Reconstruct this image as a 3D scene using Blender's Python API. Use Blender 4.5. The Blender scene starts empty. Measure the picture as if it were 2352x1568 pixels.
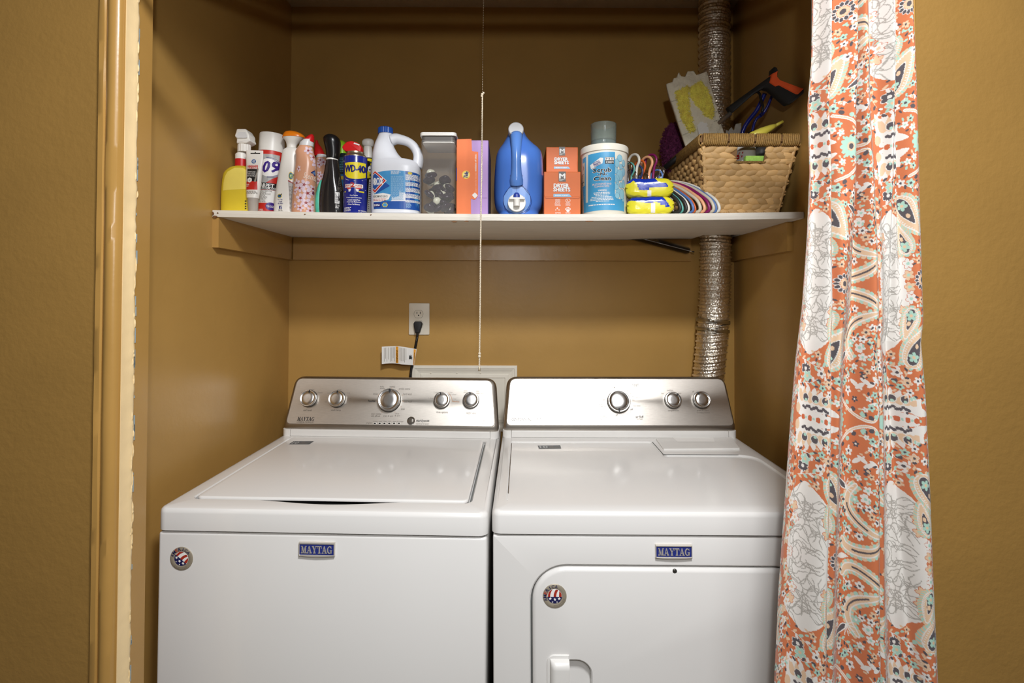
import bpy, bmesh, math, random
import numpy as np
from mathutils import Matrix, Vector, noise
from mathutils.bvhtree import BVHTree
from mathutils.geometry import tessellate_polygon

random.seed(7)
SC = bpy.context.scene
COL = SC.collection
PI = math.pi

# ------------------------------------------------------------------ camera
F, CX, CY, W, H = 1216.0, 1170.0, 680.0, 2352.0, 1568.0
CAMZ = 1.38
PITCH, ROLL = 0.0158, 0.003
fw = Vector((0, math.cos(PITCH), math.sin(PITCH)))
r0, u0 = Vector((1, 0, 0)), Vector((0, -math.sin(PITCH), math.cos(PITCH)))
RT = r0 * math.cos(ROLL) + u0 * math.sin(ROLL)
UP = u0 * math.cos(ROLL) - r0 * math.sin(ROLL)
PPX, PPY = CX, CY - F * math.tan(PITCH)
cd = bpy.data.cameras.new('camera')
cam = bpy.data.objects.new('camera', cd)
COL.objects.link(cam)
cd.sensor_fit = 'HORIZONTAL'
cd.sensor_width = 36.0
cd.lens = F / W * 36.0
cd.shift_x = (W / 2 - PPX) / W
cd.shift_y = (PPY - H / 2) / W
cd.clip_start = 0.02
m = Matrix.Identity(4)
for i in range(3):
    m[i][0], m[i][1], m[i][2] = RT[i], UP[i], -fw[i]
m[2][3] = CAMZ
cam.matrix_world = m
SC.camera = cam


def ray(px, py):
    return (fw + RT * ((px - PPX) / F) - UP * ((py - PPY) / F))


def at(px, py, D):
    """World point seen at a photo pixel, at depth D (the y coordinate)."""
    d = ray(px, py)
    t = D / d.y
    return Vector((d.x * t, D, CAMZ + d.z * t))


def hit(px, py, M, n=Vector((0, 0, 1)), p=Vector((0, 0, 0))):
    """Pixel ray met with the plane (p, n) of a local frame M; local coordinates back."""
    Mi = M.inverted()
    o = Mi @ Vector((0, 0, CAMZ))
    d = Mi.to_3x3() @ ray(px, py)
    t = (p - o).dot(n) / d.dot(n)
    return o + d * t


# ------------------------------------------------------------------ light and view
vs = SC.view_settings
vs.view_transform = 'Standard'
vs.look = 'None'
vs.gamma = 1.0
vs.use_curve_mapping = False
vs.exposure = -0.04
SC.display_settings.display_device = 'sRGB'
wd = bpy.data.worlds.new('room_ambient')
SC.world = wd
wd.use_nodes = True
wd.node_tree.nodes['Background'].inputs[0].default_value = (1.0, 0.97, 0.93, 1)
wd.node_tree.nodes['Background'].inputs[1].default_value = 0.04


def area(name, loc, size, energy, color, target):
    l = bpy.data.lights.new(name, 'AREA')
    l.shape = 'DISK'
    l.size = size
    l.energy = energy
    l.color = color
    o = bpy.data.objects.new(name, l)
    COL.objects.link(o)
    o.location = loc
    o.rotation_euler = (Vector(target) - Vector(loc)).to_track_quat('-Z', 'Y').to_euler()
    return o


area('ceiling_lamp_near', (0.22, 0.06, 2.42), 0.28, 37.0, (0.985, 0.99, 1.0), (0.2, 0.6, 0))
area('ceiling_lamp_far', (0.40, -1.05, 2.42), 0.80, 13.0, (0.985, 0.99, 1.0), (0.2, 1.4, 0.9))
fl = bpy.data.lights.new('camera_flash', 'POINT')
fl.energy = 18.5
fl.shadow_soft_size = 0.02
fl.color = (1.0, 0.995, 0.985)
fo = bpy.data.objects.new('camera_flash', fl)
COL.objects.link(fo)
fo.location = (0.02, -0.1, 1.655)


# ------------------------------------------------------------------ materials
def lin(c):
    return tuple(((v / 255) / 12.92 if v / 255 <= 0.04045 else ((v / 255 + 0.055) / 1.055) ** 2.4) for v in c[:3])


MATS = {}


def mat(name, rgb, rough=0.5, metal=0.0, var=0.06, vscale=18.0, bump=0.0, bscale=120.0, trans=0.0, ior=1.45,
        alpha=1.0, coat=0.0, stretch=None, aniso=0.0, spec=0.5, sss=0.0, objrand=0.0, kind='noise', distort=0.0):
    if name in MATS:
        return MATS[name]
    mt = bpy.data.materials.new(name)
    mt.use_nodes = True
    nt = mt.node_tree
    b = nt.nodes['Principled BSDF']
    c = lin(rgb)
    L = nt.links
    tc = nt.nodes.new('ShaderNodeTexCoord')
    vec = tc.outputs['Object']
    if stretch:
        mp = nt.nodes.new('ShaderNodeMapping')
        mp.inputs['Scale'].default_value = stretch
        L.new(vec, mp.inputs['Vector'])
        vec = mp.outputs['Vector']
    nz = nt.nodes.new('ShaderNodeTexNoise')
    nz.inputs['Scale'].default_value = vscale
    nz.inputs['Detail'].default_value = 4
    nz.inputs['Distortion'].default_value = distort
    L.new(vec, nz.inputs['Vector'])
    rp = nt.nodes.new('ShaderNodeValToRGB')
    rp.color_ramp.elements[0].position = 0.3
    rp.color_ramp.elements[1].position = 0.7
    rp.color_ramp.elements[0].color = (*[v * (1 - var) for v in c], 1)
    rp.color_ramp.elements[1].color = (*[min(1, v * (1 + var)) for v in c], 1)
    L.new(nz.outputs['Fac'], rp.inputs['Fac'])
    colout = rp.outputs['Color']
    if objrand:
        oi = nt.nodes.new('ShaderNodeObjectInfo')
        mr = nt.nodes.new('ShaderNodeMapRange')
        mr.inputs['To Min'].default_value = 1 - objrand
        mr.inputs['To Max'].default_value = 1 + objrand
        L.new(oi.outputs['Random'], mr.inputs['Value'])
        hs = nt.nodes.new('ShaderNodeHueSaturation')
        L.new(colout, hs.inputs['Color'])
        L.new(mr.outputs['Result'], hs.inputs['Value'])
        colout = hs.outputs['Color']
    L.new(colout, b.inputs['Base Color'])
    b.inputs['Roughness'].default_value = rough
    b.inputs['Metallic'].default_value = metal
    b.inputs['IOR'].default_value = ior
    b.inputs['Transmission Weight'].default_value = trans
    b.inputs['Alpha'].default_value = alpha
    b.inputs['Coat Weight'].default_value = coat
    b.inputs['Coat Roughness'].default_value = 0.08
    b.inputs['Specular IOR Level'].default_value = spec
    b.inputs['Anisotropic'].default_value = aniso
    if sss:
        b.inputs['Subsurface Weight'].default_value = sss
        b.inputs['Subsurface Radius'].default_value = (0.01, 0.01, 0.01)
    if bump:
        if kind == 'voronoi':
            n2 = nt.nodes.new('ShaderNodeTexVoronoi')
            out = n2.outputs['Distance']
        else:
            n2 = nt.nodes.new('ShaderNodeTexNoise')
            n2.inputs['Detail'].default_value = 3
            out = n2.outputs['Fac']
        n2.inputs['Scale'].default_value = bscale
        L.new(vec, n2.inputs['Vector'])
        bp = nt.nodes.new('ShaderNodeBump')
        bp.inputs['Strength'].default_value = bump
        bp.inputs['Distance'].default_value = 0.004
        L.new(out, bp.inputs['Height'])
        L.new(bp.outputs['Normal'], b.inputs['Normal'])
    MATS[name] = mt
    return mt


M_WALL = mat('tan_wall_paint_lit', (178, 139, 76), 0.38, var=0.05, vscale=5, bump=0.10, bscale=55, spec=0.4)  # same tan paint as the front walls, extra light put into its colour
M_WALLR = mat('tan_rolled_wall_paint', (145, 111, 57), 0.42, var=0.05, vscale=6, bump=0.22, bscale=90, spec=0.45)  # same tan paint as inside the closet, without the added brightness
M_TRIM = mat('tan_gloss_trim_paint', (173, 133, 71), 0.30, var=0.04, vscale=8, bump=0.10, bscale=40, spec=0.5)
M_CREAM = mat('cream_bare_paint', (236, 208, 158), 0.45, var=0.05, vscale=14, bump=0.12, bscale=60)
M_CHIP = mat('chipped_old_paint', (222, 196, 148), 0.6, var=0.12, vscale=60, bump=0.6, bscale=90)
M_BLUECHIP = mat('blue_grey_underpaint', (150, 165, 170), 0.6, var=0.1)
M_CEIL = mat('textured_ceiling_white', (196, 180, 152), 0.85, var=0.06, bump=0.8, bscale=60)
M_FLOOR = mat('grey_vinyl_floor', (120, 112, 100), 0.5, var=0.1)
M_SHELF = mat('worn_white_shelf_paint', (222, 216, 204), 0.5, var=0.05, vscale=10, bump=0.15, bscale=50, stretch=(1, 6, 6))
M_WOOD = mat('bare_wood_chip', (120, 80, 45), 0.7, var=0.2)
M_ENAMEL = mat('white_enamel', (226, 224, 221), 0.22, var=0.012, vscale=3, spec=0.5, coat=0.25)
M_ENAMEL2 = mat('white_console_plastic', (224, 222, 218), 0.35, var=0.015)
M_DARKGAP = mat('dark_gap', (24, 24, 24), 0.8, var=0.1)
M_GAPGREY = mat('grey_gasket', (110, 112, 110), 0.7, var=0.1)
M_STEEL = mat('brushed_steel', (196, 190, 182), 0.33, 1.0, var=0.10, vscale=60, stretch=(1, 40, 40), bump=0.05, bscale=60, aniso=0.5)
M_STEELD = mat('brushed_steel_bezel', (170, 163, 154), 0.34, 1.0, var=0.08, vscale=60, stretch=(1, 40, 40), aniso=0.4)
M_KNOB = mat('knob_spun_metal', (205, 203, 200), 0.26, 1.0, var=0.03, vscale=80)
M_KNOBD = mat('knob_dark_base', (70, 68, 64), 0.35, 0.6, var=0.05)
M_CHROME = mat('chrome', (205, 203, 200), 0.15, 1.0, var=0.03)
M_BADGEBLUE = mat('badge_blue', (36, 48, 122), 0.35, var=0.08, coat=0.3)
M_INK = mat('black_ink', (28, 26, 26), 0.5, var=0.05)
M_INKGREY = mat('grey_ink', (112, 104, 94), 0.5, var=0.05)
M_INKSOFT = mat('soft_grey_ink', (150, 141, 130), 0.5, var=0.05)
M_INKORANGE = mat('orange_ink', (205, 140, 90), 0.5, var=0.05)
M_WHITE = mat('white_ink', (238, 236, 232), 0.45, var=0.02)
M_PLASTW = mat('white_plastic', (232, 229, 222), 0.35, var=0.02, sss=0.1)
M_PLASTW2 = mat('grey_white_plastic', (214, 214, 214), 0.35, var=0.03)
M_RED = mat('red_plastic', (196, 26, 30), 0.35, var=0.06)
M_REDINK = mat('red_ink', (196, 42, 32), 0.4, var=0.05)
M_BLACK = mat('black_plastic', (22, 21, 22), 0.28, var=0.08)
M_BLACKM = mat('black_rubber', (30, 30, 31), 0.55, var=0.08)
M_NAVY = mat('navy_ink', (32, 34, 110), 0.35, var=0.05)
M_FOIL = mat('aluminium_foil', (236, 228, 214), 0.36, 1.0, var=0.12, vscale=60, bump=0.45, bscale=150, kind='voronoi')
M_GALV = mat('galvanised_band', (176, 172, 160), 0.28, 1.0, var=0.12, vscale=30)
M_CORD = mat('cotton_cord', (226, 212, 188), 0.8, var=0.12, vscale=300, bump=0.6, bscale=500)
M_BRASS = mat('nickel_bell', (196, 182, 156), 0.35, 0.6, var=0.08)
M_PLATE = mat('ivory_plate', (222, 214, 198), 0.35, var=0.02)


# ------------------------------------------------------------------ object helpers
def link(name, me, material, parent=None, smooth=False, kind=None):
    o = bpy.data.objects.new(name, me)
    COL.objects.link(o)
    if material:
        if not me.materials:
            me.materials.append(material)
    if smooth:
        me.polygons.foreach_set('use_smooth', [True] * len(me.polygons))
    if parent:
        o.parent = parent
    if kind:
        o['kind'] = kind
    return o


def obj(name, bm, material, parent=None, smooth=False, kind=None, sharp=None, keep=False):
    bmesh.ops.recalc_face_normals(bm, faces=bm.faces[:])
    me = bpy.data.meshes.new(name)
    bm.to_mesh(me)
    if not keep:
        bm.free()
    o = link(name, me, material, parent, smooth, kind)
    if smooth and sharp is not None:
        try:
            me.set_sharp_from_angle(angle=math.radians(sharp))
        except Exception:
            pass
    return o


def tag(o, label, cat, group=None):
    o['label'] = label
    o['category'] = cat
    if group:
        o['group'] = group
    return o


def struct(o):
    o['kind'] = 'structure'
    return o


def thing(name, label, cat, loc=(0, 0, 0), rot=(0, 0, 0), group=None):
    o = bpy.data.objects.new(name, None)
    COL.objects.link(o)
    o.location = loc
    o.rotation_euler = rot
    o.empty_display_size = 0.05
    return tag(o, label, cat, group)


def mw(o):
    return Matrix.LocRotScale(o.location, o.rotation_euler, o.scale)


def NB():
    return bmesh.new()


def box(bm, x0, x1, y0, y1, z0, z1, bev=0.0, seg=2):
    vs_ = [bm.verts.new(p) for p in [(x0, y0, z0), (x1, y0, z0), (x1, y1, z0), (x0, y1, z0), (x0, y0, z1), (x1, y0, z1), (x1, y1, z1), (x0, y1, z1)]]
    fs = [bm.faces.new([vs_[i] for i in q]) for q in [(3, 2, 1, 0), (4, 5, 6, 7), (0, 1, 5, 4), (1, 2, 6, 5), (2, 3, 7, 6), (3, 0, 4, 7)]]
    if bev:
        es = list({e for f_ in fs for e in f_.edges})
        bmesh.ops.bevel(bm, geom=es, offset=bev, segments=seg, affect='EDGES', profile=0.5)
    return bm


def loops(bm, rings, close=True, cap0=True, cap1=True):
    """Skin a list of rings (equal point counts)."""
    vr = [[bm.verts.new(p) for p in r] for r in rings]
    n = len(vr[0])
    for a, b in zip(vr[:-1], vr[1:]):
        for i in range(n if close else n - 1):
            j = (i + 1) % n
            bm.faces.new((a[i], a[j], b[j], b[i]))
    if close and cap0:
        bm.faces.new(vr[0][::-1])
    if close and cap1:
        bm.faces.new(vr[-1])
    return vr


def lathe(bm, prof, n=32, cx=0.0, cy=0.0, z0=0.0, cap0=True, cap1=True):
    return loops(bm, [[(cx + r * math.cos(2 * PI * i / n), cy + r * math.sin(2 * PI * i / n), z0 + z) for i in range(n)] for r, z in prof], True, cap0, cap1)


def sup(cx, cy, rx, ry, z, n=40, e=2.6):
    out = []
    for i in range(n):
        t = 2 * PI * i / n
        c, s = math.cos(t), math.sin(t)
        out.append((cx + rx * math.copysign(abs(c) ** (2 / e), c), cy + ry * math.copysign(abs(s) ** (2 / e), s), z))
    return out


def loft(bm, secs, n=40, e=2.6):
    """secs: (z, cx, cy, rx, ry[, e]) superellipse sections."""
    return loops(bm, [sup(s[1], s[2], s[3], s[4], s[0], n, s[5] if len(s) > 5 else e) for s in secs])


def interp(keys, n):
    """Smoothly resample section tuples (Catmull-Rom on z order)."""
    k = [tuple(float(v) for v in q) for q in keys]
    out = []
    m_ = len(k) - 1
    for i in range(n + 1):
        t = i / n * m_
        j = min(int(t), m_ - 1)
        f_ = t - j
        p0, p1, p2, p3 = k[max(j - 1, 0)], k[j], k[j + 1], k[min(j + 2, m_)]
        out.append(tuple(0.5 * (2 * b + (c - a) * f_ + (2 * a - 5 * b + 4 * c - d) * f_ ** 2 + (3 * b - a - 3 * c + d) * f_ ** 3)
                         for a, b, c, d in zip(p0, p1, p2, p3)))
    return out


def tube(bm, path, r, n=10, closed=False, cap=True):
    path = [Vector(p) for p in path]
    rs = r if isinstance(r, (list, tuple)) else [r] * len(path)
    N = len(path)
    rings = []
    prev = None
    for i, p in enumerate(path):
        if closed:
            t = (path[(i + 1) % N] - path[i - 1]).normalized()
        else:
            t = (path[min(i + 1, N - 1)] - path[max(i - 1, 0)]).normalized()
        if prev is None:
            a = Vector((0, 0, 1)) if abs(t.z) < 0.9 else Vector((1, 0, 0))
            s = t.cross(a).normalized()
        else:
            s = (prev - t * prev.dot(t)).normalized()
        prev = s
        b = t.cross(s)
        rings.append([p + (s * math.cos(2 * PI * k / n) + b * math.sin(2 * PI * k / n)) * rs[i] for k in range(n)])
    if closed:
        rings.append(rings[0])
        loops(bm, rings, True, False, False)
        bmesh.ops.remove_doubles(bm, verts=bm.verts[:], dist=1e-6)
    else:
        loops(bm, rings, True, cap, cap)
    return bm


def smooth_path(pts, n):
    return [Vector(q) for q in interp(pts, n)]


def rrect(x0, x1, y0, y1, r, n=6):
    """Rounded rectangle points, counter-clockwise; r may be 4 radii (bl, br, tr, tl)."""
    rr = r if isinstance(r, (list, tuple)) else (r, r, r, r)
    out = []
    for (cx, cy, a0), q in zip(((x0 + rr[0], y0 + rr[0], PI), (x1 - rr[1], y0 + rr[1], 1.5 * PI), (x1 - rr[2], y1 - rr[2], 0), (x0 + rr[3], y1 - rr[3], 0.5 * PI)), rr):
        for i in range(n + 1):
            a = a0 + 0.5 * PI * i / n
            out.append((cx + q * math.cos(a), cy + q * math.sin(a)))
    return out


def rpoly(pts, rad, n=5):
    """Round the corners of a polygon."""
    out = []
    N = len(pts)
    rr = rad if isinstance(rad, (list, tuple)) else [rad] * N
    for i in range(N):
        p, a, b = Vector(pts[i]), Vector(pts[i - 1]), Vector(pts[(i + 1) % N])
        q = min(rr[i], (a - p).length * 0.49, (b - p).length * 0.49)
        if q < 1e-6:
            out.append(tuple(p))
            continue
        s, e_ = p + (a - p).normalized() * q, p + (b - p).normalized() * q
        for k in range(n + 1):
            t = k / n
            v = s * (1 - t) ** 2 + p * 2 * t * (1 - t) + e_ * t * t
            out.append((v.x, v.y))
    return out


def inset(pts, d):
    """Move each point of a CCW loop inwards by d."""
    N = len(pts)
    out = []
    for i in range(N):
        p, a, b = Vector(pts[i]), Vector(pts[i - 1]), Vector(pts[(i + 1) % N])
        e1, e2 = (p - a), (b - p)
        if e1.length < 1e-9:
            e1 = e2
        if e2.length < 1e-9:
            e2 = e1
        n1 = Vector((-e1.y, e1.x)).normalized()
        n2 = Vector((-e2.y, e2.x)).normalized()
        n_ = (n1 + n2)
        n_ = n_.normalized() if n_.length > 1e-6 else n1
        k = max(0.5, n_.dot(n1))
        out.append(tuple(p + n_ * (d / k)))
    return out


def slab(bm, pts, z0, z1, bev=0.003, P=lambda x, y, z: (x, y, z), steps=3, bottom=True):
    """Slab over a CCW outline, top edge rounded by bev; P maps (x, y, height) to local space."""
    rings = [[P(x, y, z0) for x, y in pts]]
    for k in range(steps + 1):
        a = 0.5 * PI * k / steps
        q = inset(pts, bev * (1 - math.cos(a)))
        rings.append([P(x, y, z1 - bev + bev * math.sin(a)) for x, y in q])
    return loops(bm, rings, True, bottom, True)


def plate(bm, outer, holes, z0, z1, bev=0.004, hbev=0.002, depth=None, P=lambda x, y, z: (x, y, z), floor=True, bottom=True):
    """Plate with rounded outer edge and recesses (holes with a floor at z1 - depth)."""
    steps = 3
    vo = []
    for k in range(steps + 1):
        a = 0.5 * PI * k / steps
        q = inset(outer, bev * (1 - math.cos(a)))
        vo.append([P(x, y, z1 - bev + bev * math.sin(a)) for x, y in q])
    rings = loops(bm, [[P(x, y, z0) for x, y in outer]] + vo, True, bottom, False)
    edges = []

    def loop_edges(vl):
        return [bm.edges.get((vl[i], vl[(i + 1) % len(vl)])) or bm.edges.new((vl[i], vl[(i + 1) % len(vl)])) for i in range(len(vl))]
    edges += loop_edges(rings[-1])
    for h in holes:
        hr = [[P(x, y, z1) for x, y in inset(h, -hbev)], [P(x, y, z1 - hbev) for x, y in h], [P(x, y, z1 - (depth or (z1 - z0))) for x, y in inset(h, 0.0003)]]
        hv = loops(bm, hr, True, False, floor)
        edges += loop_edges(hv[0])
    bmesh.ops.triangle_fill(bm, edges=edges, use_beauty=True, use_dissolve=False)


# ------------------------------------------------------------------ print on surfaces
TXT = {}


def text2d(s, bold=0.0):
    key = (s, bold)
    if key not in TXT:
        c = bpy.data.curves.new('t', 'FONT')
        c.body = s
        c.resolution_u = 2
        heavy = bold if bold > 0.022 else 0.0
        c.offset = 0.0 if heavy else bold
        c.align_x = 'LEFT'
        c.space_line = 0.9
        o = bpy.data.objects.new('t', c)
        COL.objects.link(o)
        bpy.context.view_layer.update()
        me = o.to_mesh()
        vv = [(v.co.x, v.co.y) for v in me.vertices]
        ff = [tuple(p.vertices) for p in me.polygons]
        o.to_mesh_clear()
        bpy.data.objects.remove(o)
        bpy.data.curves.remove(c)
        if not vv:
            vv, ff = [(0, 0), (1, 0), (1, 1)], [(0, 1, 2)]
        TXT[key] = (vv, ff)
    return TXT[key]


def fit(vv, x0, y0, x1, y1, shear=0.0):
    xs, ys = [v[0] for v in vv], [v[1] for v in vv]
    a, b, c, d = min(xs), min(ys), max(xs), max(ys)
    sx, sy = (x1 - x0) / max(c - a, 1e-6), (y1 - y0) / max(d - b, 1e-6)
    return [(x0 + (x - a) * sx + shear * (y - b) * sy, y0 + (y - b) * sy) for x, y in vv]


def flat(name, vv, ff, P, material, parent, eps=0.0):
    """2-D faces mapped by P(x, y) to local space as a print part."""
    me = bpy.data.meshes.new(name)
    me.from_pydata([P(x, y) for x, y in vv], [], ff)
    return link(name, me, material, parent)


def poly2d(pts, step=None, stepy=None):
    """Filled polygon, cut into strips so that it can follow a curved surface."""
    bm = bmesh.new()
    vv = [bm.verts.new((x, y, 0)) for x, y in pts]
    es = [bm.edges.new((vv[i], vv[(i + 1) % len(vv)])) for i in range(len(vv))]
    bmesh.ops.triangle_fill(bm, edges=es, use_beauty=True, use_dissolve=False)
    for ax, st in ((0, step), (1, stepy)):
        if st:
            lo, hi = min(p[ax] for p in pts), max(p[ax] for p in pts)
            k = lo + st
            while k < hi:
                co = (k, 0, 0) if ax == 0 else (0, k, 0)
                no = (1, 0, 0) if ax == 0 else (0, 1, 0)
                bmesh.ops.bisect_plane(bm, geom=bm.verts[:] + bm.edges[:] + bm.faces[:], plane_co=co, plane_no=no)
                k += st
    bm.verts.index_update()
    out = [(v.co.x, v.co.y) for v in bm.verts], [tuple(v.index for v in f_.verts) for f_ in bm.faces]
    bm.free()
    return out


def circ(cx, cy, r, n=28, ry=None, a0=0.0):
    return [(cx + r * math.cos(a0 + 2 * PI * i / n), cy + (ry or r) * math.sin(a0 + 2 * PI * i / n)) for i in range(n)]


def star(cx, cy, r, k=0.42, n=5, a0=PI / 2):
    return [(cx + (r if i % 2 == 0 else r * k) * math.cos(a0 + PI * i / n), cy + (r if i % 2 == 0 else r * k) * math.sin(a0 + PI * i / n)) for i in range(2 * n)]


SERIF = {
    'M': (1.12, [[(0, 0), (.36, 0), (.36, .09), (0, .09)], [(0, .91), (.32, .91), (.32, 1), (0, 1)], [(.68, 0), (1.12, 0), (1.12, .09), (.68, .09)],
                 [(.8, .91), (1.12, .91), (1.12, 1), (.8, 1)], [(.13, .05), (.22, .05), (.22, .95), (.13, .95)], [(.78, .05), (1.0, .05), (1.0, .95), (.78, .95)],
                 [(.1, 1), (.34, 1), (.6, .16), (.5, 0)], [(.5, 0), (.58, 0), (.9, 1), (.8, 1)]]),
    'A': (1.04, [[(.42, 1), (.58, 1), (.94, .05), (.68, .05)], [(.42, 1), (.5, .95), (.23, .05), (.12, .05)], [(.25, .3), (.75, .3), (.72, .38), (.28, .38)],
                 [(0, 0), (.36, 0), (.36, .08), (0, .08)], [(.58, 0), (1.04, 0), (1.04, .08), (.58, .08)]]),
    'Y': (1.02, [[(.08, .95), (.35, .95), (.62, .45), (.42, .42)], [(.8, .95), (.9, .95), (.6, .42), (.52, .46)], [(.4, .05), (.63, .05), (.63, .5), (.4, .5)],
                 [(0, .92), (.44, .92), (.44, 1), (0, 1)], [(.66, .92), (1.02, .92), (1.02, 1), (.66, 1)], [(.28, 0), (.76, 0), (.76, .08), (.28, .08)]]),
    'T': (0.94, [[(.35, .05), (.59, .05), (.59, .95), (.35, .95)], [(0, .9), (.94, .9), (.94, 1), (0, 1)], [(0, .66), (.07, .66), (.1, .95), (0, .95)],
                 [(.87, .66), (.94, .66), (.94, .95), (.84, .95)], [(.22, 0), (.72, 0), (.72, .08), (.22, .08)]]),
    'G': (1.02, [[(.5 + .5 * math.cos(a), .5 + .51 * math.sin(a)), (.5 + .5 * math.cos(b), .5 + .51 * math.sin(b)),
                  (.53 + .29 * math.cos(b), .5 + .42 * math.sin(b)), (.53 + .29 * math.cos(a), .5 + .42 * math.sin(a))]
                 for a, b in [(math.radians(48 + 17 * i), math.radians(65 + 17 * i)) for i in range(16)]]
          + [[(.72, .04), (.94, .04), (.94, .42), (.72, .42)], [(.58, .36), (1.02, .36), (1.02, .44), (.58, .44)], [(.8, .66), (.88, .66), (.88, .98), (.84, .98)]]),
}


def serif_word(word, gap=0.04):
    vv, ff = [], []
    x = 0.0
    for ch in word:
        w_, polys = SERIF[ch]
        for p in polys:
            k = len(vv)
            vv += [(x + a, b) for a, b in p]
            ff.append(tuple(range(k, k + len(p))))
        x += w_ + gap
    return vv, ff


# ================================================================== the closet shell
DB = 1.95                                    # back wall
DF, DJ = 0.95, 1.0185                        # room face and closet face of the front wall
XL = at(664, 680, DB).x
XR0, XR1 = at(1686, 680, DB).x, at(1848, 490, 1.438).x
ZC = at(1150, 17, DB).z                      # ceiling


def xr(D):
    return XR0 + (XR1 - XR0) * (DB - D) / (DB - 1.438)


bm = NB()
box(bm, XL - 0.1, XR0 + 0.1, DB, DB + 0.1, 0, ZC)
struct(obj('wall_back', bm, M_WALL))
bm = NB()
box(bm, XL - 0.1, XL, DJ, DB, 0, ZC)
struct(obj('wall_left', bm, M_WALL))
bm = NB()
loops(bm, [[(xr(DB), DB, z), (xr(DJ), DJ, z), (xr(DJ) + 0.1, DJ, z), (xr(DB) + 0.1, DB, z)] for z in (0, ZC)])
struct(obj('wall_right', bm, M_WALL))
bm = NB()
box(bm, XL - 0.1, XR0 + 0.1, DJ, DB + 0.1, ZC, ZC + 0.08)
struct(obj('ceiling', bm, M_CEIL))
bm = NB()
box(bm, -2.0, 2.0, -2.4, DB + 0.1, -0.1, 0)
struct(obj('floor', bm, M_FLOOR))

XJ = at(278, 680, 0.945).x                   # left jamb face
XK = at(2087, 680, 0.945).x                  # right jamb face
ZH = 2.070                                   # underside of the header
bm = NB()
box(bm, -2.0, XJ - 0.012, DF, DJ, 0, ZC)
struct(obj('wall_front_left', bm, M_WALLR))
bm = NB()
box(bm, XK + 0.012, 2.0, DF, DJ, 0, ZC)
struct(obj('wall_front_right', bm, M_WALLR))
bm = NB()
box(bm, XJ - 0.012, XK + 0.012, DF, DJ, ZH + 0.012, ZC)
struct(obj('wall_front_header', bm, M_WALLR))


def extrude_z(name, prof, z0, z1, material, n=1, wob=0.0):
    b = NB()
    rings = []
    for i in range(n + 1):
        z = z0 + (z1 - z0) * i / n
        rings.append([(x + wob * (noise.noise(Vector((k * 3.1, z * 9, 1))) if k % 2 else 0), y + wob * noise.noise(Vector((k * 1.7, z * 9, 5))), z) for k, (x, y) in enumerate(prof)])
    loops(b, rings)
    return struct(obj(name, b, material, smooth=True, sharp=38))


# jambs and header lining
extrude_z('trim_1', [(XJ - 0.012, DF - 0.004), (XJ, DF - 0.004), (XJ, DJ), (XJ - 0.012, DJ)], 0, ZH + 0.012, M_TRIM)
extrude_z('trim_2', [(XK, DF - 0.004), (XK + 0.012, DF - 0.004), (XK + 0.012, DJ), (XK, DJ)], 0, ZH + 0.012, M_TRIM)
bm = NB()
box(bm, XJ, XK, DF - 0.004, DJ, ZH, ZH + 0.012)
struct(obj('trim_3', bm, M_TRIM))
# casings with a bead, a little wavy under many coats of paint
xo = at(216, 680, 0.94).x
prof = [(xo - 0.003, DF), (xo - 0.001, DF - 0.007), (xo + 0.002, DF - 0.010), (xo + 0.011, DF - 0.010), (xo + 0.013, DF - 0.007), (xo + 0.0165, DF - 0.0085),
        (xo + 0.020, DF - 0.0135), (xo + 0.026, DF - 0.016), (xo + 0.033, DF - 0.0155), (xo + 0.039, DF - 0.012), (XJ - 0.0035, DF - 0.009), (XJ - 0.002, DF - 0.003), (XJ - 0.002, DF)]
cas = extrude_z('trim_4', prof, 0, 2.1, M_TRIM, 160, 0.0012)
xo2 = at(2113, 680, 0.94).x
prof = [(xo2, DF), (xo2 - 0.001, DF - 0.007), (xo2 - 0.004, DF - 0.010), (xo2 - 0.010, DF - 0.010), (xo2 - 0.012, DF - 0.007), (XK + 0.006, DF - 0.012), (XK + 0.002, DF - 0.011), (XK + 0.002, DF)]
extrude_z('trim_5', prof[::-1], 0, 2.1, M_TRIM, 120, 0.0008)

# bare cream strip down the left jamb with a ragged edge, and the lumps of old paint along it
bm = NB()
NZ = 420
d_in = DF + 0.030
rings = []
for i in range(NZ + 1):
    z = 0.02 + (ZH - 0.03) * i / NZ
    rag = 0.0028 * noise.noise(Vector((z * 22, 0, 0))) + 0.0016 * noise.noise(Vector((z * 90, 4, 0)))
    th = 0.0022 + 0.0012 * noise.noise(Vector((z * 60, 9, 2)))
    rings.append([(XJ, DF - 0.003, z), (XJ + 0.0012, DF - 0.003, z), (XJ + 0.0014, d_in - 0.011, z), (XJ + th + 0.0008, d_in - 0.007 + rag * 0.5, z),
                  (XJ + th, d_in - 0.002 + rag, z), (XJ, d_in + rag, z)])
loops(bm, rings)
t3 = struct(obj('trim_6', bm, M_CREAM, smooth=True, sharp=50))
bm = NB()
for i in range(60):
    z = random.uniform(0.4, 2.0)
    l = random.uniform(0.004, 0.018)
    dd = d_in - 0.004 + random.uniform(-0.0025, 0.0015) + 0.0028 * noise.noise(Vector((z * 22, 0, 0)))
    w_ = random.uniform(0.0008, 0.002)
    loops(bm, [[(XJ + 0.002, dd + w_ * math.cos(a) * q, z + l * (k - 1)) if False else (XJ + 0.001 + 0.0035 * q * max(0, math.sin(a)), dd + w_ * math.cos(a) * q, z + l * k)
                for a in [PI * j / 5 for j in range(6)]] for k, q in ((-1, .2), (-.5, .9), (0, 1), (.5, .8), (1, .2))], False)
obj('paint_lump', bm, M_CHIP, t3, smooth=True, kind='stuff')
bm = NB()
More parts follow.
